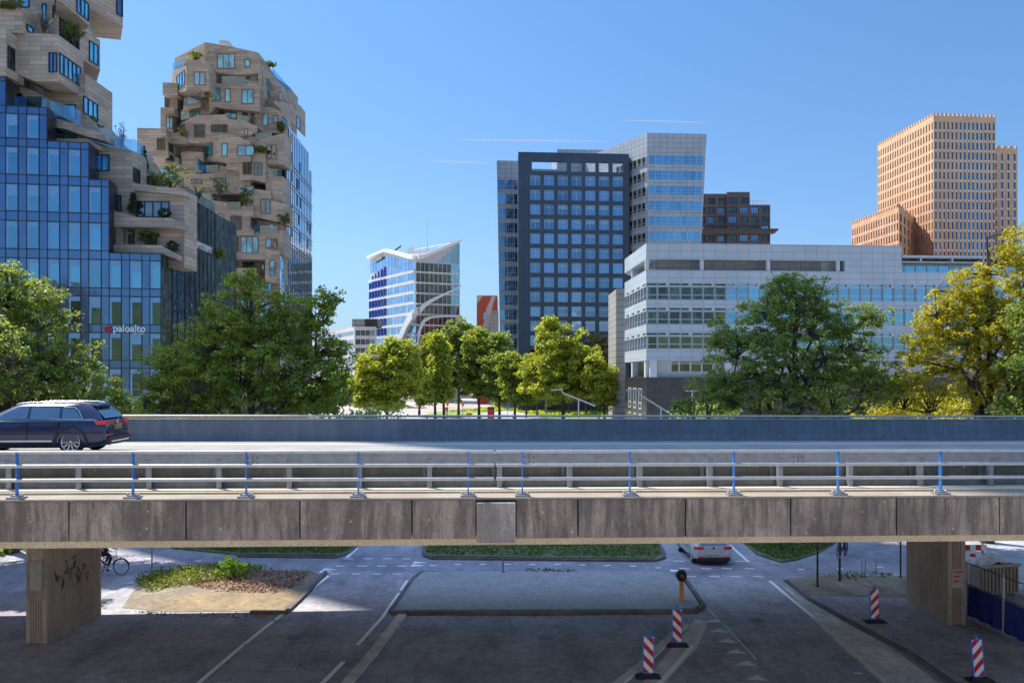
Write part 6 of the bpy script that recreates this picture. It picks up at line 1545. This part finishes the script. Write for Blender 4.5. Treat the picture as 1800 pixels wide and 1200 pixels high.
    mb = MB(); mb.box(P['wheels'][0]-.5, P['wheels'][1]+.5, -hw*.8, hw*.8, .2, .5); mb.build('underbody', 'plastic_dark', root)
    # seats and headrests seen through the glass
    return root
SUV = dict(W=1.97, wr=.39, rim=.285, arch=.45, wheels=(1.08, 4.07), spokes=10, lip=.07, roofrail=True, skid=True, sill=True, nose=5.02, hmat='plastic_dark',
    body=[(0.0, .80, .42, .90, .10), (.03, .90, .34, 1.02, .09), (.12, .965, .3, 1.07, .05), (.4, 1.0, .27, 1.10, 0), (1.08, 1.0, .26, 1.10, 0), (2.2, .99, .25, 1.08, 0), (3.4, .99, .25, 1.06, 0), (3.9, .99, .26, 1.04, 0), (4.5, .96, .28, .97, 0), (4.85, .88, .3, .84, 0), (5.05, .7, .36, .7, 0)],
    cabin=dict(zb=1.08, zr=1.56, wr=.66, xb0=.16, xt0=.62, xb1=3.75, xt1=2.85, bulge=.06),
    side_windows=[[(.80, .10), (1.38, .08), (1.42, .80), (1.10, .74), (.98, .55)], [(1.46, .08), (2.36, .07), (2.36, .84), (1.50, .82)], [(2.44, .07), (3.42, .06), (3.25, .25), (2.82, .72), (2.68, .84), (2.44, .84)]],
    trim=[(.74, .04), (3.5, .02), (3.3, .28), (2.86, .78), (2.7, .9), (1.5, .89), (1.06, .80), (.92, .60)], handles=[(1.55, .93), (2.6, .92)], seams=[1.43, 2.40, 3.5],
    rear_window=((.13, 1.13), (.49, 1.48)), rear_w=(.74, .60), spoiler=.25, rear_x=0.0, lamp=(.45, .98, .93, 1.05, .36), refl=(.55, .9, -.01, .60), bump=(.3, .54), plate=(.01, .78, .03, .99), plate_mat='plate_yellow')
ub = ua(123, 27.25)
car('car', 'dark navy estate SUV driving left across the viaduct', 'car', SUV, 'paint_navy', tuple(B(ub+1.08, 28.25, 6.302)), math.pi+VA)
HAT = dict(W=1.76, wr=.31, rim=.21, arch=.36, wheels=(.72, 3.28), spokes=5, lip=.02, nose=4.03, trimmat='plastic_dark', split=(-.12, .12), sw=.02,
    body=[(0.0, .82, .40, .78, .06), (.04, .92, .31, .87, .05), (.14, .98, .26, .90, .02), (.4, 1.0, .24, .92, 0), (1.2, 1.0, .22, .97, 0), (2.4, 1.0, .22, .95, 0), (3.0, .99, .22, .93, 0), (3.6, .96, .24, .85, 0), (3.9, .88, .26, .74, 0), (4.05, .7, .32, .62, 0)],
    cabin=dict(zb=.895, zr=1.36, wr=.60, xb0=.1, xt0=.42, xb1=3.05, xt1=2.15, bulge=.05),
    side_windows=[[(.62, .14), (1.55, .08), (1.55, .82), (.85, .76)], [(1.62, .07), (2.75, .06), (2.1, .8), (1.62, .84)]],
    trim=[(.58, .08), (2.85, .02), (2.15, .86), (1.6, .9), (.82, .82)], handles=[(.95, .85), (1.8, .84)], seams=[1.58, 2.62],
    rear_window=((.085, .925), (.36, 1.29)), rear_w=(.64, .52), spoiler=.14, rear_x=0.0, lamp=(.46, .86, .73, .86, .22), refl=(.5, .74, 0, .36), bump=(.22, .34), plate=(-.015, .42, .02, .79), plate_mat='plate_white', emb='ink')
a = G(1255, 994)
car('car', 'white hatchback driving away under the viaduct on the right road', 'car', HAT, 'paint_white', (a.x, a.y, .02), R(92.5))

# ---------------------------------------------------------------- bicycles and riders
def skin_obj(name, nodes, edges, rad, mat, parent, sub=2):
    me = bpy.data.meshes.new(name); me.from_pydata([tuple(n) for n in nodes], edges, []); o = bpy.data.objects.new(name, me); COL.objects.link(o)
    o.modifiers.new('s', 'SKIN')
    for i, r in enumerate(rad):
        r = r if hasattr(r, '__len__') else (r, r); me.skin_vertices[0].data[i].radius = r
    me.skin_vertices[0].data[0].use_root = True
    m2 = o.modifiers.new('u', 'SUBSURF'); m2.levels = sub; m2.render_levels = sub
    bpy.context.view_layer.update(); nm = bpy.data.meshes.new_from_object(o.evaluated_get(bpy.context.evaluated_depsgraph_get())); bpy.data.objects.remove(o)
    nm.materials.clear(); nm.materials.append(MAT[mat]); nm.polygons.foreach_set('use_smooth', [True]*len(nm.polygons)); nm.name = name
    o = bpy.data.objects.new(name, nm); COL.objects.link(o); o.parent = parent; return o
def bicycle(loc, rz, label, frame):
    root = tag(empty('bicycle', loc, rz), label, 'bicycle', 'bicycles being ridden on the cycle path')
    for x in (0, 1.08):
        mb = MB(); n = 28; ring = [Vector((x+.335*math.cos(2*math.pi*k/n), 0, .35+.335*math.sin(2*math.pi*k/n))) for k in range(n+1)]; mb.tube(ring, .02, 6, cap=False)
        w = mb.build('wheel', 'tyre', root); mb = MB()
        for k in range(14): t = 2*math.pi*k/14; mb.tube([(x, .02*(-1)**k, .35), (x+.32*math.cos(t), 0, .35+.32*math.sin(t))], .0022, 3)
        mb.tube([(x, -.05, .35), (x, .05, .35)], .02, 6); mb.build('spokes', 'alloy', w)
        mb = MB(); A = [R(a_) for a_ in (range(20, 171, 15) if x else range(10, 200, 15))]
        mb.tube([(x+.375*math.cos(t), 0, .35+.375*math.sin(t)) for t in A], .022, 5); mb.build('mudguard', 'plastic_dark', root)
    mb = MB(); bb = (.44, 0, .29); st = (.26, 0, .86); hd = (.90, 0, .72); ht = (.86, 0, .92)
    for a_, b_, r in ((bb, st, .018), (bb, hd, .022), ((.30, 0, .72), (.87, 0, .86), .018), (hd, ht, .02), ((0, .05, .35), bb, .012), ((0, -.05, .35), bb, .012), ((0, .05, .35), (.3, 0, .74), .01), ((0, -.05, .35), (.3, 0, .74), .01)): mb.tube([a_, b_], r, 7)
    mb.build('frame', frame, root)
    mb = MB(); 
    for y in (.05, -.05): mb.tube([(.905, y*.5, .70), (.97, y, .55), (1.08, y, .35)], .012, 6)
    mb.tube([(.905, -.03, .7), (.905, .03, .7)], .02, 6); mb.build('fork', frame, root)
    mb = MB(); mb.tube([(.66, .29, 1.06), (.8, .27, 1.08), (.84, .12, 1.05), (.845, 0, 1.03), (.84, -.12, 1.05), (.8, -.27, 1.08), (.66, -.29, 1.06)], .013, 6); mb.tube([ht, (.845, 0, 1.03)], .015, 6); mb.build('handlebar', 'alloy', root)
    mb = MB(); loft(mb, [[Vector((.1+.28*t, y*(.10*(1-t)+.02), .93+dz)) for y, dz in ((-1, 0), (0, .02), (1, 0), (0, -.04))] for t in (0, .4, .7, 1)]); mb.tube([(.24, 0, .92), st], .014, 6); mb.build('saddle', 'plastic_dark', root)
    mb = MB(); mb.lathe([(0, 0), (.09, 0), (.09, .008), (0, .008)], (0, 0, 0), 16, T=Matrix.Translation((.44, .045, .29)) @ Matrix.Rotation(R(90), 4, 'X'))
    mb.box(.35, .47, .08, .16, .115, .135); mb.box(.41, .53, -.16, -.08, .445, .465); mb.tube([(.44, .06, .29), (.41, .07, .125)], .01, 5); mb.tube([(.44, -.06, .29), (.47, -.07, .455)], .01, 5); mb.build('crank', 'alloy', root)
    mb = MB(); mb.tube([(-.25, 0, .74), (.22, 0, .74)], .012, 5)
    for y in (.08, -.08): mb.tube([(-.28, y, .74), (.2, y*.8, .74)], .007, 5); mb.tube([(-.1, y, .74), (0, y*.7, .35)], .006, 5)
    mb.build('carrier', 'plastic_dark', root); return root
def rider(loc, rz, label, coat, trousers, scarf=None):
    root = tag(empty('person', loc, rz), label, 'person')
    N_, E, Rr = [], [], []
    def nd(p, r, par=None):
        N_.append(p); Rr.append(r); i = len(N_)-1
        if par is not None: E.append((par, i))
        return i
    pel = nd((.24, 0, 1.03), (.14, .12)); w1 = nd((.30, 0, 1.2), (.12, .10), pel); ch = nd((.37, 0, 1.38), (.15, .11), w1); nk0 = nd((.42, 0, 1.5), .06, ch); nk = nd((.44, 0, 1.56), .05, nk0); hd = nd((.47, 0, 1.64), (.075, .085), nk); tp = nd((.465, 0, 1.74), (.07, .08), hd)
    hands = []
    for s_ in (1, -1):
        sh = nd((.39, .17*s_, 1.45), .06, ch); el = nd((.53, .25*s_, 1.22), .042, sh); wr_ = nd((.67, .26*s_, 1.10), .028, el); hands.append((wr_, s_))
        hp = nd((.27, .1*s_, .98), .1, pel)
        kn = nd((.60, .11*s_, .74 if s_ > 0 else .93), .062, hp); an = nd((.38, .115*s_, .2) if s_ > 0 else (.45, .115*s_, .53), .036, kn); toe = nd((.52, .12*s_, .155) if s_ > 0 else (.6, .12*s_, .485), (.035, .028), an)
    for wr_, s_ in hands:
        pm = nd((.72, .265*s_, 1.085), (.022, .035), wr_)
        for k in range(4):
            y = s_*(.235+.018*k); a1 = nd((.755, y, 1.095-.002*k), .0085, pm); a2 = nd((.772, y, 1.07), .008, a1); nd((.757, y, 1.05), .0075, a2)
        t1 = nd((.715, s_*.225, 1.075), .01, pm); nd((.74, s_*.215, 1.055), .009, t1)
    body = skin_obj('body', N_, E, Rr, 'skin', root, 1)
    # face: eyes, nose, mouth, ears
    mb = MB(); mb.lathe([(0, .02), (.012, .01), (.014, 0)], (0, 0, 0), 8, T=Matrix.Translation((.545, 0, 1.665)) @ Matrix.Rotation(R(90), 4, 'Y'))
    for s_ in (1, -1): mb.lathe([(0, -.028), (.014, -.015), (.016, .01), (.008, .03)], (.465, .078*s_, 1.665), 8)
    mb.build('face_detail', 'skin', root)
    mb = MB()
    for s_ in (1, -1): mb.lathe([(0, .01), (.008, .004), (.009, -.002)], (0, 0, 0), 8, T=Matrix.Translation((.538, .028*s_, 1.69)) @ Matrix.Rotation(R(90), 4, 'Y'))
    mb.box(.537, .543, -.022, .022, 1.622, 1.628); mb.build('eyes', 'ink', root)
    mb = MB(); mb.lathe([(0, .1), (.05, .088), (.085, .05), (.095, 0), (.088, -.06)], (.452, 0, 1.71), 14); mb.build('hair', 'hair', root)
    def sub(name, mat, pts, rad, ed): return skin_obj(name, pts, ed, rad, mat, root, 1)
    P_ = [N_[pel], N_[w1], N_[ch], N_[nk0]]; r_ = [(.17, .15), (.15, .13), (.175, .135), .075]; e_ = [(0, 1), (1, 2), (2, 3)]
    for s_ in (1, -1):
        b = len(P_); P_ += [(.39, .175*s_, 1.45), (.53, .255*s_, 1.22), (.655, .262*s_, 1.11)]; r_ += [.08, .06, .045]; e_ += [(2, b), (b, b+1), (b+1, b+2)]
    sub('coat', coat, P_, r_, e_)
    P_ = [(.24, 0, 1.0)]; r_ = [(.165, .145)]; e_ = []
    for s_ in (1, -1):
        b = len(P_); P_ += [(.30, .1*s_, .97), (.60, .11*s_, .745 if s_ > 0 else .935), (.39, .115*s_, .25) if s_ > 0 else (.46, .115*s_, .58)]; r_ += [.12, .08, .055]; e_ += [(0, b), (b, b+1), (b+1, b+2)]
    sub('trousers', trousers, P_, r_, e_)
    for s_ in (1, -1):
        a_, b_ = ((.35, .115, .185), (.55, .12, .165)) if s_ > 0 else ((.42, -.115, .515), (.62, -.12, .49)); sub('shoe', 'plastic_dark', [a_, tuple(lerp(a_[i], b_[i], .5) for i in range(3)), b_], [(.045, .045), (.042, .038), (.034, .026)], [(0, 1), (1, 2)])
    if scarf: sub('sleeve_panel', scarf, [(.46, .21, 1.36), (.50, .235, 1.28), (.55, .258, 1.2)], [.073, .07, .063], [(0, 1), (1, 2)]); sub('sleeve_panel', scarf, [(.46, -.21, 1.36), (.50, -.235, 1.28), (.55, -.258, 1.2)], [.073, .07, .063], [(0, 1), (1, 2)])
    return root
a = G(213, 1010.5); loc = (a.x-1.08, a.y, .02)
bicycle(loc, 0, 'pale framed bicycle ridden to the right beside the left viaduct pier', 'frame_white')
rider(loc, 0, 'rider in dark clothes with red upper sleeves on the pale bicycle beside the pier', 'cloth_dark', 'cloth_dark', 'cloth_red')
a = G(1475, 983); rz = math.atan2(-.8, -.6); loc = (a.x-1.08*math.cos(rz), a.y-1.08*math.sin(rz), .02)
bicycle(loc, rz, 'black bicycle coming towards the viaduct on the right cycle path', 'plastic_dark')
rider(loc, rz, 'rider in dark blue trousers on the black bicycle on the right cycle path', 'cloth_dark', 'denim')

# ---------------------------------------------------------------- street furniture
def clip(poly, n, c):
    out = []
    for i in range(len(poly)):
        a, b = poly[i], poly[(i+1) % len(poly)]; da = a[0]*n[0]+a[1]*n[1]-c; db = b[0]*n[0]+b[1]*n[1]-c
        if da <= 0: out.append(a)
        if da*db < 0: t = da/(da-db); out.append((a[0]+(b[0]-a[0])*t, a[1]+(b[1]-a[1])*t))
    return out
def stripes(w, h, sgn, p=.36):
    r, wt = [], []; base = [(-w/2, 0), (w/2, 0), (w/2, h), (-w/2, h)]; k = -3
    while k < 8:
        n = (-1.0*sgn, 1); c0, c1 = k*p*.5+.04, (k+1)*p*.5+.04
        q = clip(base, n, c1); q = clip(q, (-n[0], -n[1]), -c0) if len(q) > 2 else q
        if len(q) > 2: (r if k % 2 else wt).append(q)
        k += 1
    return r, wt
def beacon(px, py, sgn, label, tilt=0, rz=0):
    a = G(px, py); root = tag(empty('traffic_beacon', (a.x, a.y, 0), rz), label, 'road beacon', 'red and white striped road beacons')
    T = Matrix.Rotation(R(tilt), 4, 'Y')
    mb = MB(); mb.prism([(-.36, -.2, 0), (.36, -.2, 0), (.36, .2, 0), (-.36, .2, 0)], (0, 0, .05)); mb.prism([(-.28, -.14, .05), (.28, -.14, .05), (.2, .1, .05), (-.2, .1, .05)], (0, 0, .06)); mb.build('foot', 'rubber', root)
    mb = MB(); w, h = .29, 1.1
    mb.box(-w/2-.025, w/2+.025, -.02, .02, .12, .12+h, T=T); mb.box(-.03, .03, -.02, .02, .12+h, .22+h, T=T); mb.box(-.05, .05, -.03, .03, .05, .13, T=T); mb.build('frame', 'sign_blue', root)
    rd, wt = stripes(w-.01, h-.06, sgn)
    for nm, L_, mt in (('red_stripes', rd, 'sign_red'), ('white_stripes', wt, 'sign_white')):
        mb = MB()
        for q in L_:
            for yy in (-.024, .024): mb.poly([T @ Vector((x, yy, z+.15)) for x, z in q])
        mb.build(nm, mt, root)
    mb = MB(); mb.lathe([(0, .03), (.045, .03), (.05, 0)], (0, 0, 0), 10, T=T @ Matrix.Translation((.0, 0, .2+h))); 
    return root
beacon(1139, 1190, -1, 'nearest striped beacon with a blue frame, on the kerb of the central island', 1)
beacon(1190, 1135, -1, 'striped beacon just in front of the yellow keep-right bollard', 0)
beacon(1538, 1093, 1, 'striped beacon on the right pavement, left of the right viaduct pier', -1)
beacon(1722, 1196, 1, 'leaning striped beacon in the bottom right corner', -5)
a = G(1198, 1058); root = tag(empty('bollard', (a.x, a.y, .1)), 'yellow bollard with dark round head and pale arrow at the tip of the island', 'bollard')
mb = MB(); mb.lathe([(.13, 0), (.105, .04), (.095, .1), (.09, .78), (0, .8)], n=14); mb.build('post', 'sign_yellow', root)
mb = MB(); mb.lathe([(.0, .72), (.12, .74), (.19, .84), (.21, .95), (.19, 1.06), (.11, 1.15), (0, 1.17)], n=18); hd = mb.build('head', 'ink', root)
mb = MB(); T = Matrix.Translation((0, -.205, .95)) @ Matrix.Rotation(R(-45), 4, 'Y')
for q in ([(-.02, -.1), (.02, -.1), (.02, .04), (-.02, .04)], [(-.07, .02), (.0, .1), (.07, .02), (.035, .02), (0, .055), (-.035, .02)]): mb.prism([T @ Vector((x, 0, z)) for x, z in q], (0, -.012, 0))
mb.build('arrow', 'kerb_concrete', hd)
def pole(px, py, h, r, mat, label, extra=None, z0=0):
    a = G(px, py); root = tag(empty('sign_post', (a.x, a.y, z0)), label, 'post'); mb = MB(); mb.tube([(0, 0, 0), (0, 0, h)], r, 8); mb.lathe([(r*1.7, 0), (r*1.5, .08), (r, .1)], n=8); mb.build('pole', mat, root)
    if extra: extra(root)
    return root
def band_(z, mt, r): 
    def f(root): mb = MB(); mb.lathe([(r, z), (r+.004, z), (r+.004, z+.09), (r, z+.09)], n=8); mb.build('reflector_band', mt, root)
    return f
def board(z0, z1, w, mt):
    def f(root): mb = MB(); mb.box(-w/2, w/2, -.05, -.03, z0, z1); mb.box(-.05, .05, -.06, .04, z0+.1, z0+.14); mb.build('sign_board', mt, root)
    return f
pole(267, 1009, 2.7, .035, 'pole_grey', 'thin grey post in the ground cover right of the left cyclist')
pole(884, 1009, 2.7, .04, 'pole_grey', 'grey post with an orange band on the edge of the central island', band_(.95, 'orange', .04), .1)
pole(1437, 1031, 2.6, .045, 'pole_dark', 'brown post with a dark board in the sandy strip left of the other posts', board(1.78, 2.3, .8, 'bronze'))
pole(1476, 1021, 2.4, .05, 'pole_dark', 'dark post with a torn pale sticker in front of the right cyclist', band_(1.0, 'canvas', .05))
pole(1583, 1015, 2.8, .04, 'pole_dark', 'dark thin post just left of the right viaduct pier')
pole(1373, 973, 2.0, .05, 'pole_dark', 'short dark post on the grass verge right of the white hatchback')
# stakes in the weeds
for i, (x, lb) in enumerate(((1515, 'left thin wooden stake in the weeds'), (1521, 'middle thin wooden stake in the weeds'), (1540, 'right thin wooden stake in the weeds'))):
    a = G(x, 1014); r_ = tag(empty('stake', (a.x, a.y, 0)), lb, 'stake', 'stakes in the weeds'); mb = MB(); mb.box(-.015, .015, -.015, .015, 0, .72); mb.build('rod', 'shed_wood', r_)
# site fence with blue sheet
fA, fB = G(1700, 1082), G(1812, 1136)
root = tag(empty('site_fence', (fA.x, fA.y, 0)), 'site fence with blue sheeting along the right viaduct pier', 'fence'); pl_ = Pl(fA, fB, face=(0, 28)); ln = (fB-fA).length
mb = MB()
for k in range(24):
    a_, b_ = ln*k/24, ln*(k+1)/24; o0, o1 = .05*math.sin(k*1.3), .05*math.sin((k+1)*1.3); mb.quad(pl_.P(a_, .05, o0), pl_.P(b_, .05, o1), pl_.P(b_, 1.16, o1*.4), pl_.P(a_, 1.16, o0*.4))
mb.build('blue_sheet', 'mesh_blue', root, off=root.location)
up = pl_.hit(1763)[0]
for u in (0.0, up, up+1.5):
    mb = MB(); mb.tube([pl_.P(u, 0), pl_.P(u, 1.98)], .03, 8); mb.tube([pl_.P(u+.08, 0), pl_.P(u+.08, 1.98)], .02, 8); mb.build('post', 'lamp_steel', root, off=root.location)
for z_ in (1.95, 1.2): mb = MB(); mb.tube([pl_.P(-3, z_), pl_.P(up+1.5, z_)], .018, 6); mb.build('rail', 'pole_dark', root, off=root.location)
# skip with a white sheet, striped barrier board
a = G(1735, 1040); root = tag(empty('container', (a.x, a.y, 0), R(14)), 'pale ribbed container under a crumpled white sheet behind the site fence', 'container')
mb = MB(); mb.prism([(-.95, -.6, .05), (.9, -.6, .05), (.95, .6, .05), (-.9, .6, .05)], (0, 0, 1.15)); 
for k in range(11): x = -.86+k*.17; mb.box(x, x+.07, -.66, -.6, .1, 1.15)
mb.build('box', 'shed_wood', root); mb = MB(); mb.box(-1.0, 1.0, -.7, -.62, 1.15, 1.26); mb.box(-1.0, 1.0, .6, .68, 1.15, 1.26); mb.build('rim', 'canvas', root)
mb = MB(); gr = [[(-.9+1.8*i/8, -.6+1.2*j/5, 1.22+.36*math.exp(-((i-4.5)**2/6+(j-2.5)**2/5))+.05*math.sin(i*2.1+j*3)) for j in range(6)] for i in range(9)]
for i in range(8):
    for j in range(5): mb.quad(gr[i][j], gr[i+1][j], gr[i+1][j+1], gr[i][j+1])
mb.build('sheet', 'tarpaulin', root)
a = Vector((20.6, 38.4)); root = tag(empty('barrier_board', (a.x, a.y, 0)), 'red and white barrier board behind the right viaduct pier', 'barrier board')
for j, z_ in enumerate((.95, .55)):
    mb = MB()
    for k in range(6): mb.box(-.75+k*.25, -.5+k*.25, -.02, .02, z_, z_+.25, m=(k+j) % 2)
    mb.build('board', ['sign_red', 'sign_white'], root)
for x in (-.6, .6): mb = MB(); mb.box(x-.03, x+.03, .02, .08, 0, 1.3); mb.box(x-.05, x+.05, -.3, .3, 0, .05); mb.build('leg', 'pole_grey', root)
# slanted-arm street lamps
def lamp(Y, head, ptop, end, label):
    b = P3(ptop[0], ptop[1], Y); root = tag(empty('street_lamp', (b.x, Y, 0)), label, 'street lamp', 'street lamps with slanted arms'); L = root.location
    mb = MB(); mb.tube([(b.x, Y, 0), (b.x, Y, b.z)], [.07, .05], 8); mb.build('pole', 'lamp_steel', root, off=L)
    h, e = P3(*head, Y), P3(*end, Y); mb = MB(); mb.tube([h+Vector((.4, 0, 0)), h.lerp(e, .16), e], .06, 6); mb.build('arm', 'lamp_steel', root, off=L)
    for p, s_ in ((h, 1),): mb = MB(); mb.prism([(p.x-.5, Y-.12, p.z-.03), (p.x+.5, Y-.15, p.z+.05), (p.x+.5, Y+.15, p.z+.05), (p.x-.5, Y+.12, p.z-.03)], (0, 0, .09)); mb.build('lamp_head', 'lamp_steel', root, off=L)
lamp(75, (979, 686), (1017, 701), (1046, 713), 'slanted-arm street lamp in front of the sunlit lawn')
lamp(62, (1113, 686), (1162, 717), (1184, 730), 'slanted-arm street lamp in front of the black granite base')
b = P3(1217, 687, 85); root = tag(empty('street_lamp', (b.x, 85, 0)), 'twin-headed T-shaped street lamp in front of the black granite base', 'street lamp')
mb = MB(); mb.tube([(0, 0, 0), (0, 0, b.z)], .06, 8); mb.build('pole', 'lamp_steel', root)
for s_ in (-1, 1): mb = MB(); mb.box(min(0, s_*.65), max(0, s_*.65), -.12, .12, b.z-.04, b.z+.06); mb.build('lamp_head', 'lamp_steel', root)
b = P3(960, 700, 140); root = tag(empty('street_lamp', (b.x, 140, 0)), 'thin straight lamp post on the lawn left of the slanted lamp', 'street lamp'); mb = MB(); mb.tube([(0, 0, 0), (0, 0, b.z)], .08, 6); mb.build('pole', 'pole_grey', root)
# temporary road signs in the park
def rsign(px, py, w, h, Y, mat, label, rows=0, rnd=False):
    c = P3(px, py, Y); root = tag(empty('road_sign', (c.x, Y, 0)), label, 'road sign', 'small signs among the park trees'); mb = MB(); mb.tube([(0, .05, 0), (0, .05, c.z)], .05, 6); mb.build('pole', 'pole_grey', root)
    W_, H_ = w/FP*Y, h/FP*Y; mb = MB()
    if rnd: mb.lathe([(0, .03), (W_/2, .03), (W_/2, 0)], (0, 0, 0), 16, T=Matrix.Translation((0, 0, c.z)) @ Matrix.Rotation(R(90), 4, 'X'))
    else: mb.box(-W_/2, W_/2, -.03, .03, c.z-H_/2, c.z+H_/2)
    bd = mb.build('sign_board', mat, root)
    if rows:
        mb = MB(); rr = random.Random(int(px))
        for r in range(rows):
            x = -W_*.38
            while x < W_*.34: q = rr.uniform(.08, .16)*W_; mb.box(x, x+q*.6, -.04, -.03, c.z+H_*(.22-.5*r)-H_*.09, c.z+H_*(.22-.5*r)+H_*.09); x += q
        mb.build('lettering', 'ink', bd)
rsign(786.5, 708, 4.5, 8, 120, 'orange', 'upper narrow orange sign between the park trunks')
rsign(785, 719, 6.5, 7, 118, 'orange', 'orange sign just below the narrow orange one', 1)
rsign(813.5, 710, 4.5, 6.5, 122, 'orange', 'small square orange sign right of the forked trunk')
rsign(825, 728.5, 10, 6, 112, 'orange', 'wide orange direction sign just above the far railing', 2)
rsign(845.5, 731, 5, 7, 105, 'sign_blue', 'round blue sign above the far railing', 0, True)
rsign(892.5, 716, 3.5, 7, 150, 'sign_blue', 'small blue sign at the left end of the lawn')
c = P3(863, 724, 130); root = tag(empty('kiosk', (c.x, 130, 0)), 'small dark cabinet with a red front among the park trees', 'cabinet'); mb = MB(); mb.box(-.5, .5, -.4, .4, 0, c.z+.8); mb.build('body', 'pole_dark', root); mb = MB(); mb.box(-.42, .3, -.43, -.4, c.z-1.4, c.z+.45); mb.build('front_panel', 'sign_red', root)
# contrails: thin long wisps of ice cloud
m, t, o = newmat('vapour'); tr_ = N(t, 'ShaderNodeBsdfTransparent'); df = N(t, 'ShaderNodeBsdfDiffuse'); df.inputs[0].default_value = (.95, .95, .95, 1); mx = N(t, 'ShaderNodeMixShader')
t.links.new(ramp(t, noise(t, .0006, 2, .5), [(.3, .26), (.7, .44)]), mx.inputs[0]); t.links.new(tr_.outputs[0], mx.inputs[1]); t.links.new(df.outputs[0], mx.inputs[2]); t.links.new(mx.outputs[0], o.inputs[0])
for (x0, y0, x1, y1, w, lb) in ((752, 284, 868, 287, 3.2, 'bright short contrail left of the silver tower'), (1098, 212, 1245, 216, 2.6, 'contrail above the silver tower'), (800, 246, 1075, 249, 3.0, 'faint long contrail above the dark grid tower')):
    a_, b_ = P3(x0, y0, 7000), P3(x1, y1, 7000); r_ = tag(empty('contrail', tuple((a_+b_)/2)), lb, 'contrail', 'contrails'); mb = MB(); k = 12
    mb.tube([a_.lerp(b_, i/(k-1)) for i in range(k)], [max(.5, w/FP*7000*.5*math.sin(math.pi*min(1, (i+.6)/k*1.0))**.5) for i in range(k)], 8); mb.build('vapour_trail', 'vapour', r_, off=r_.location)
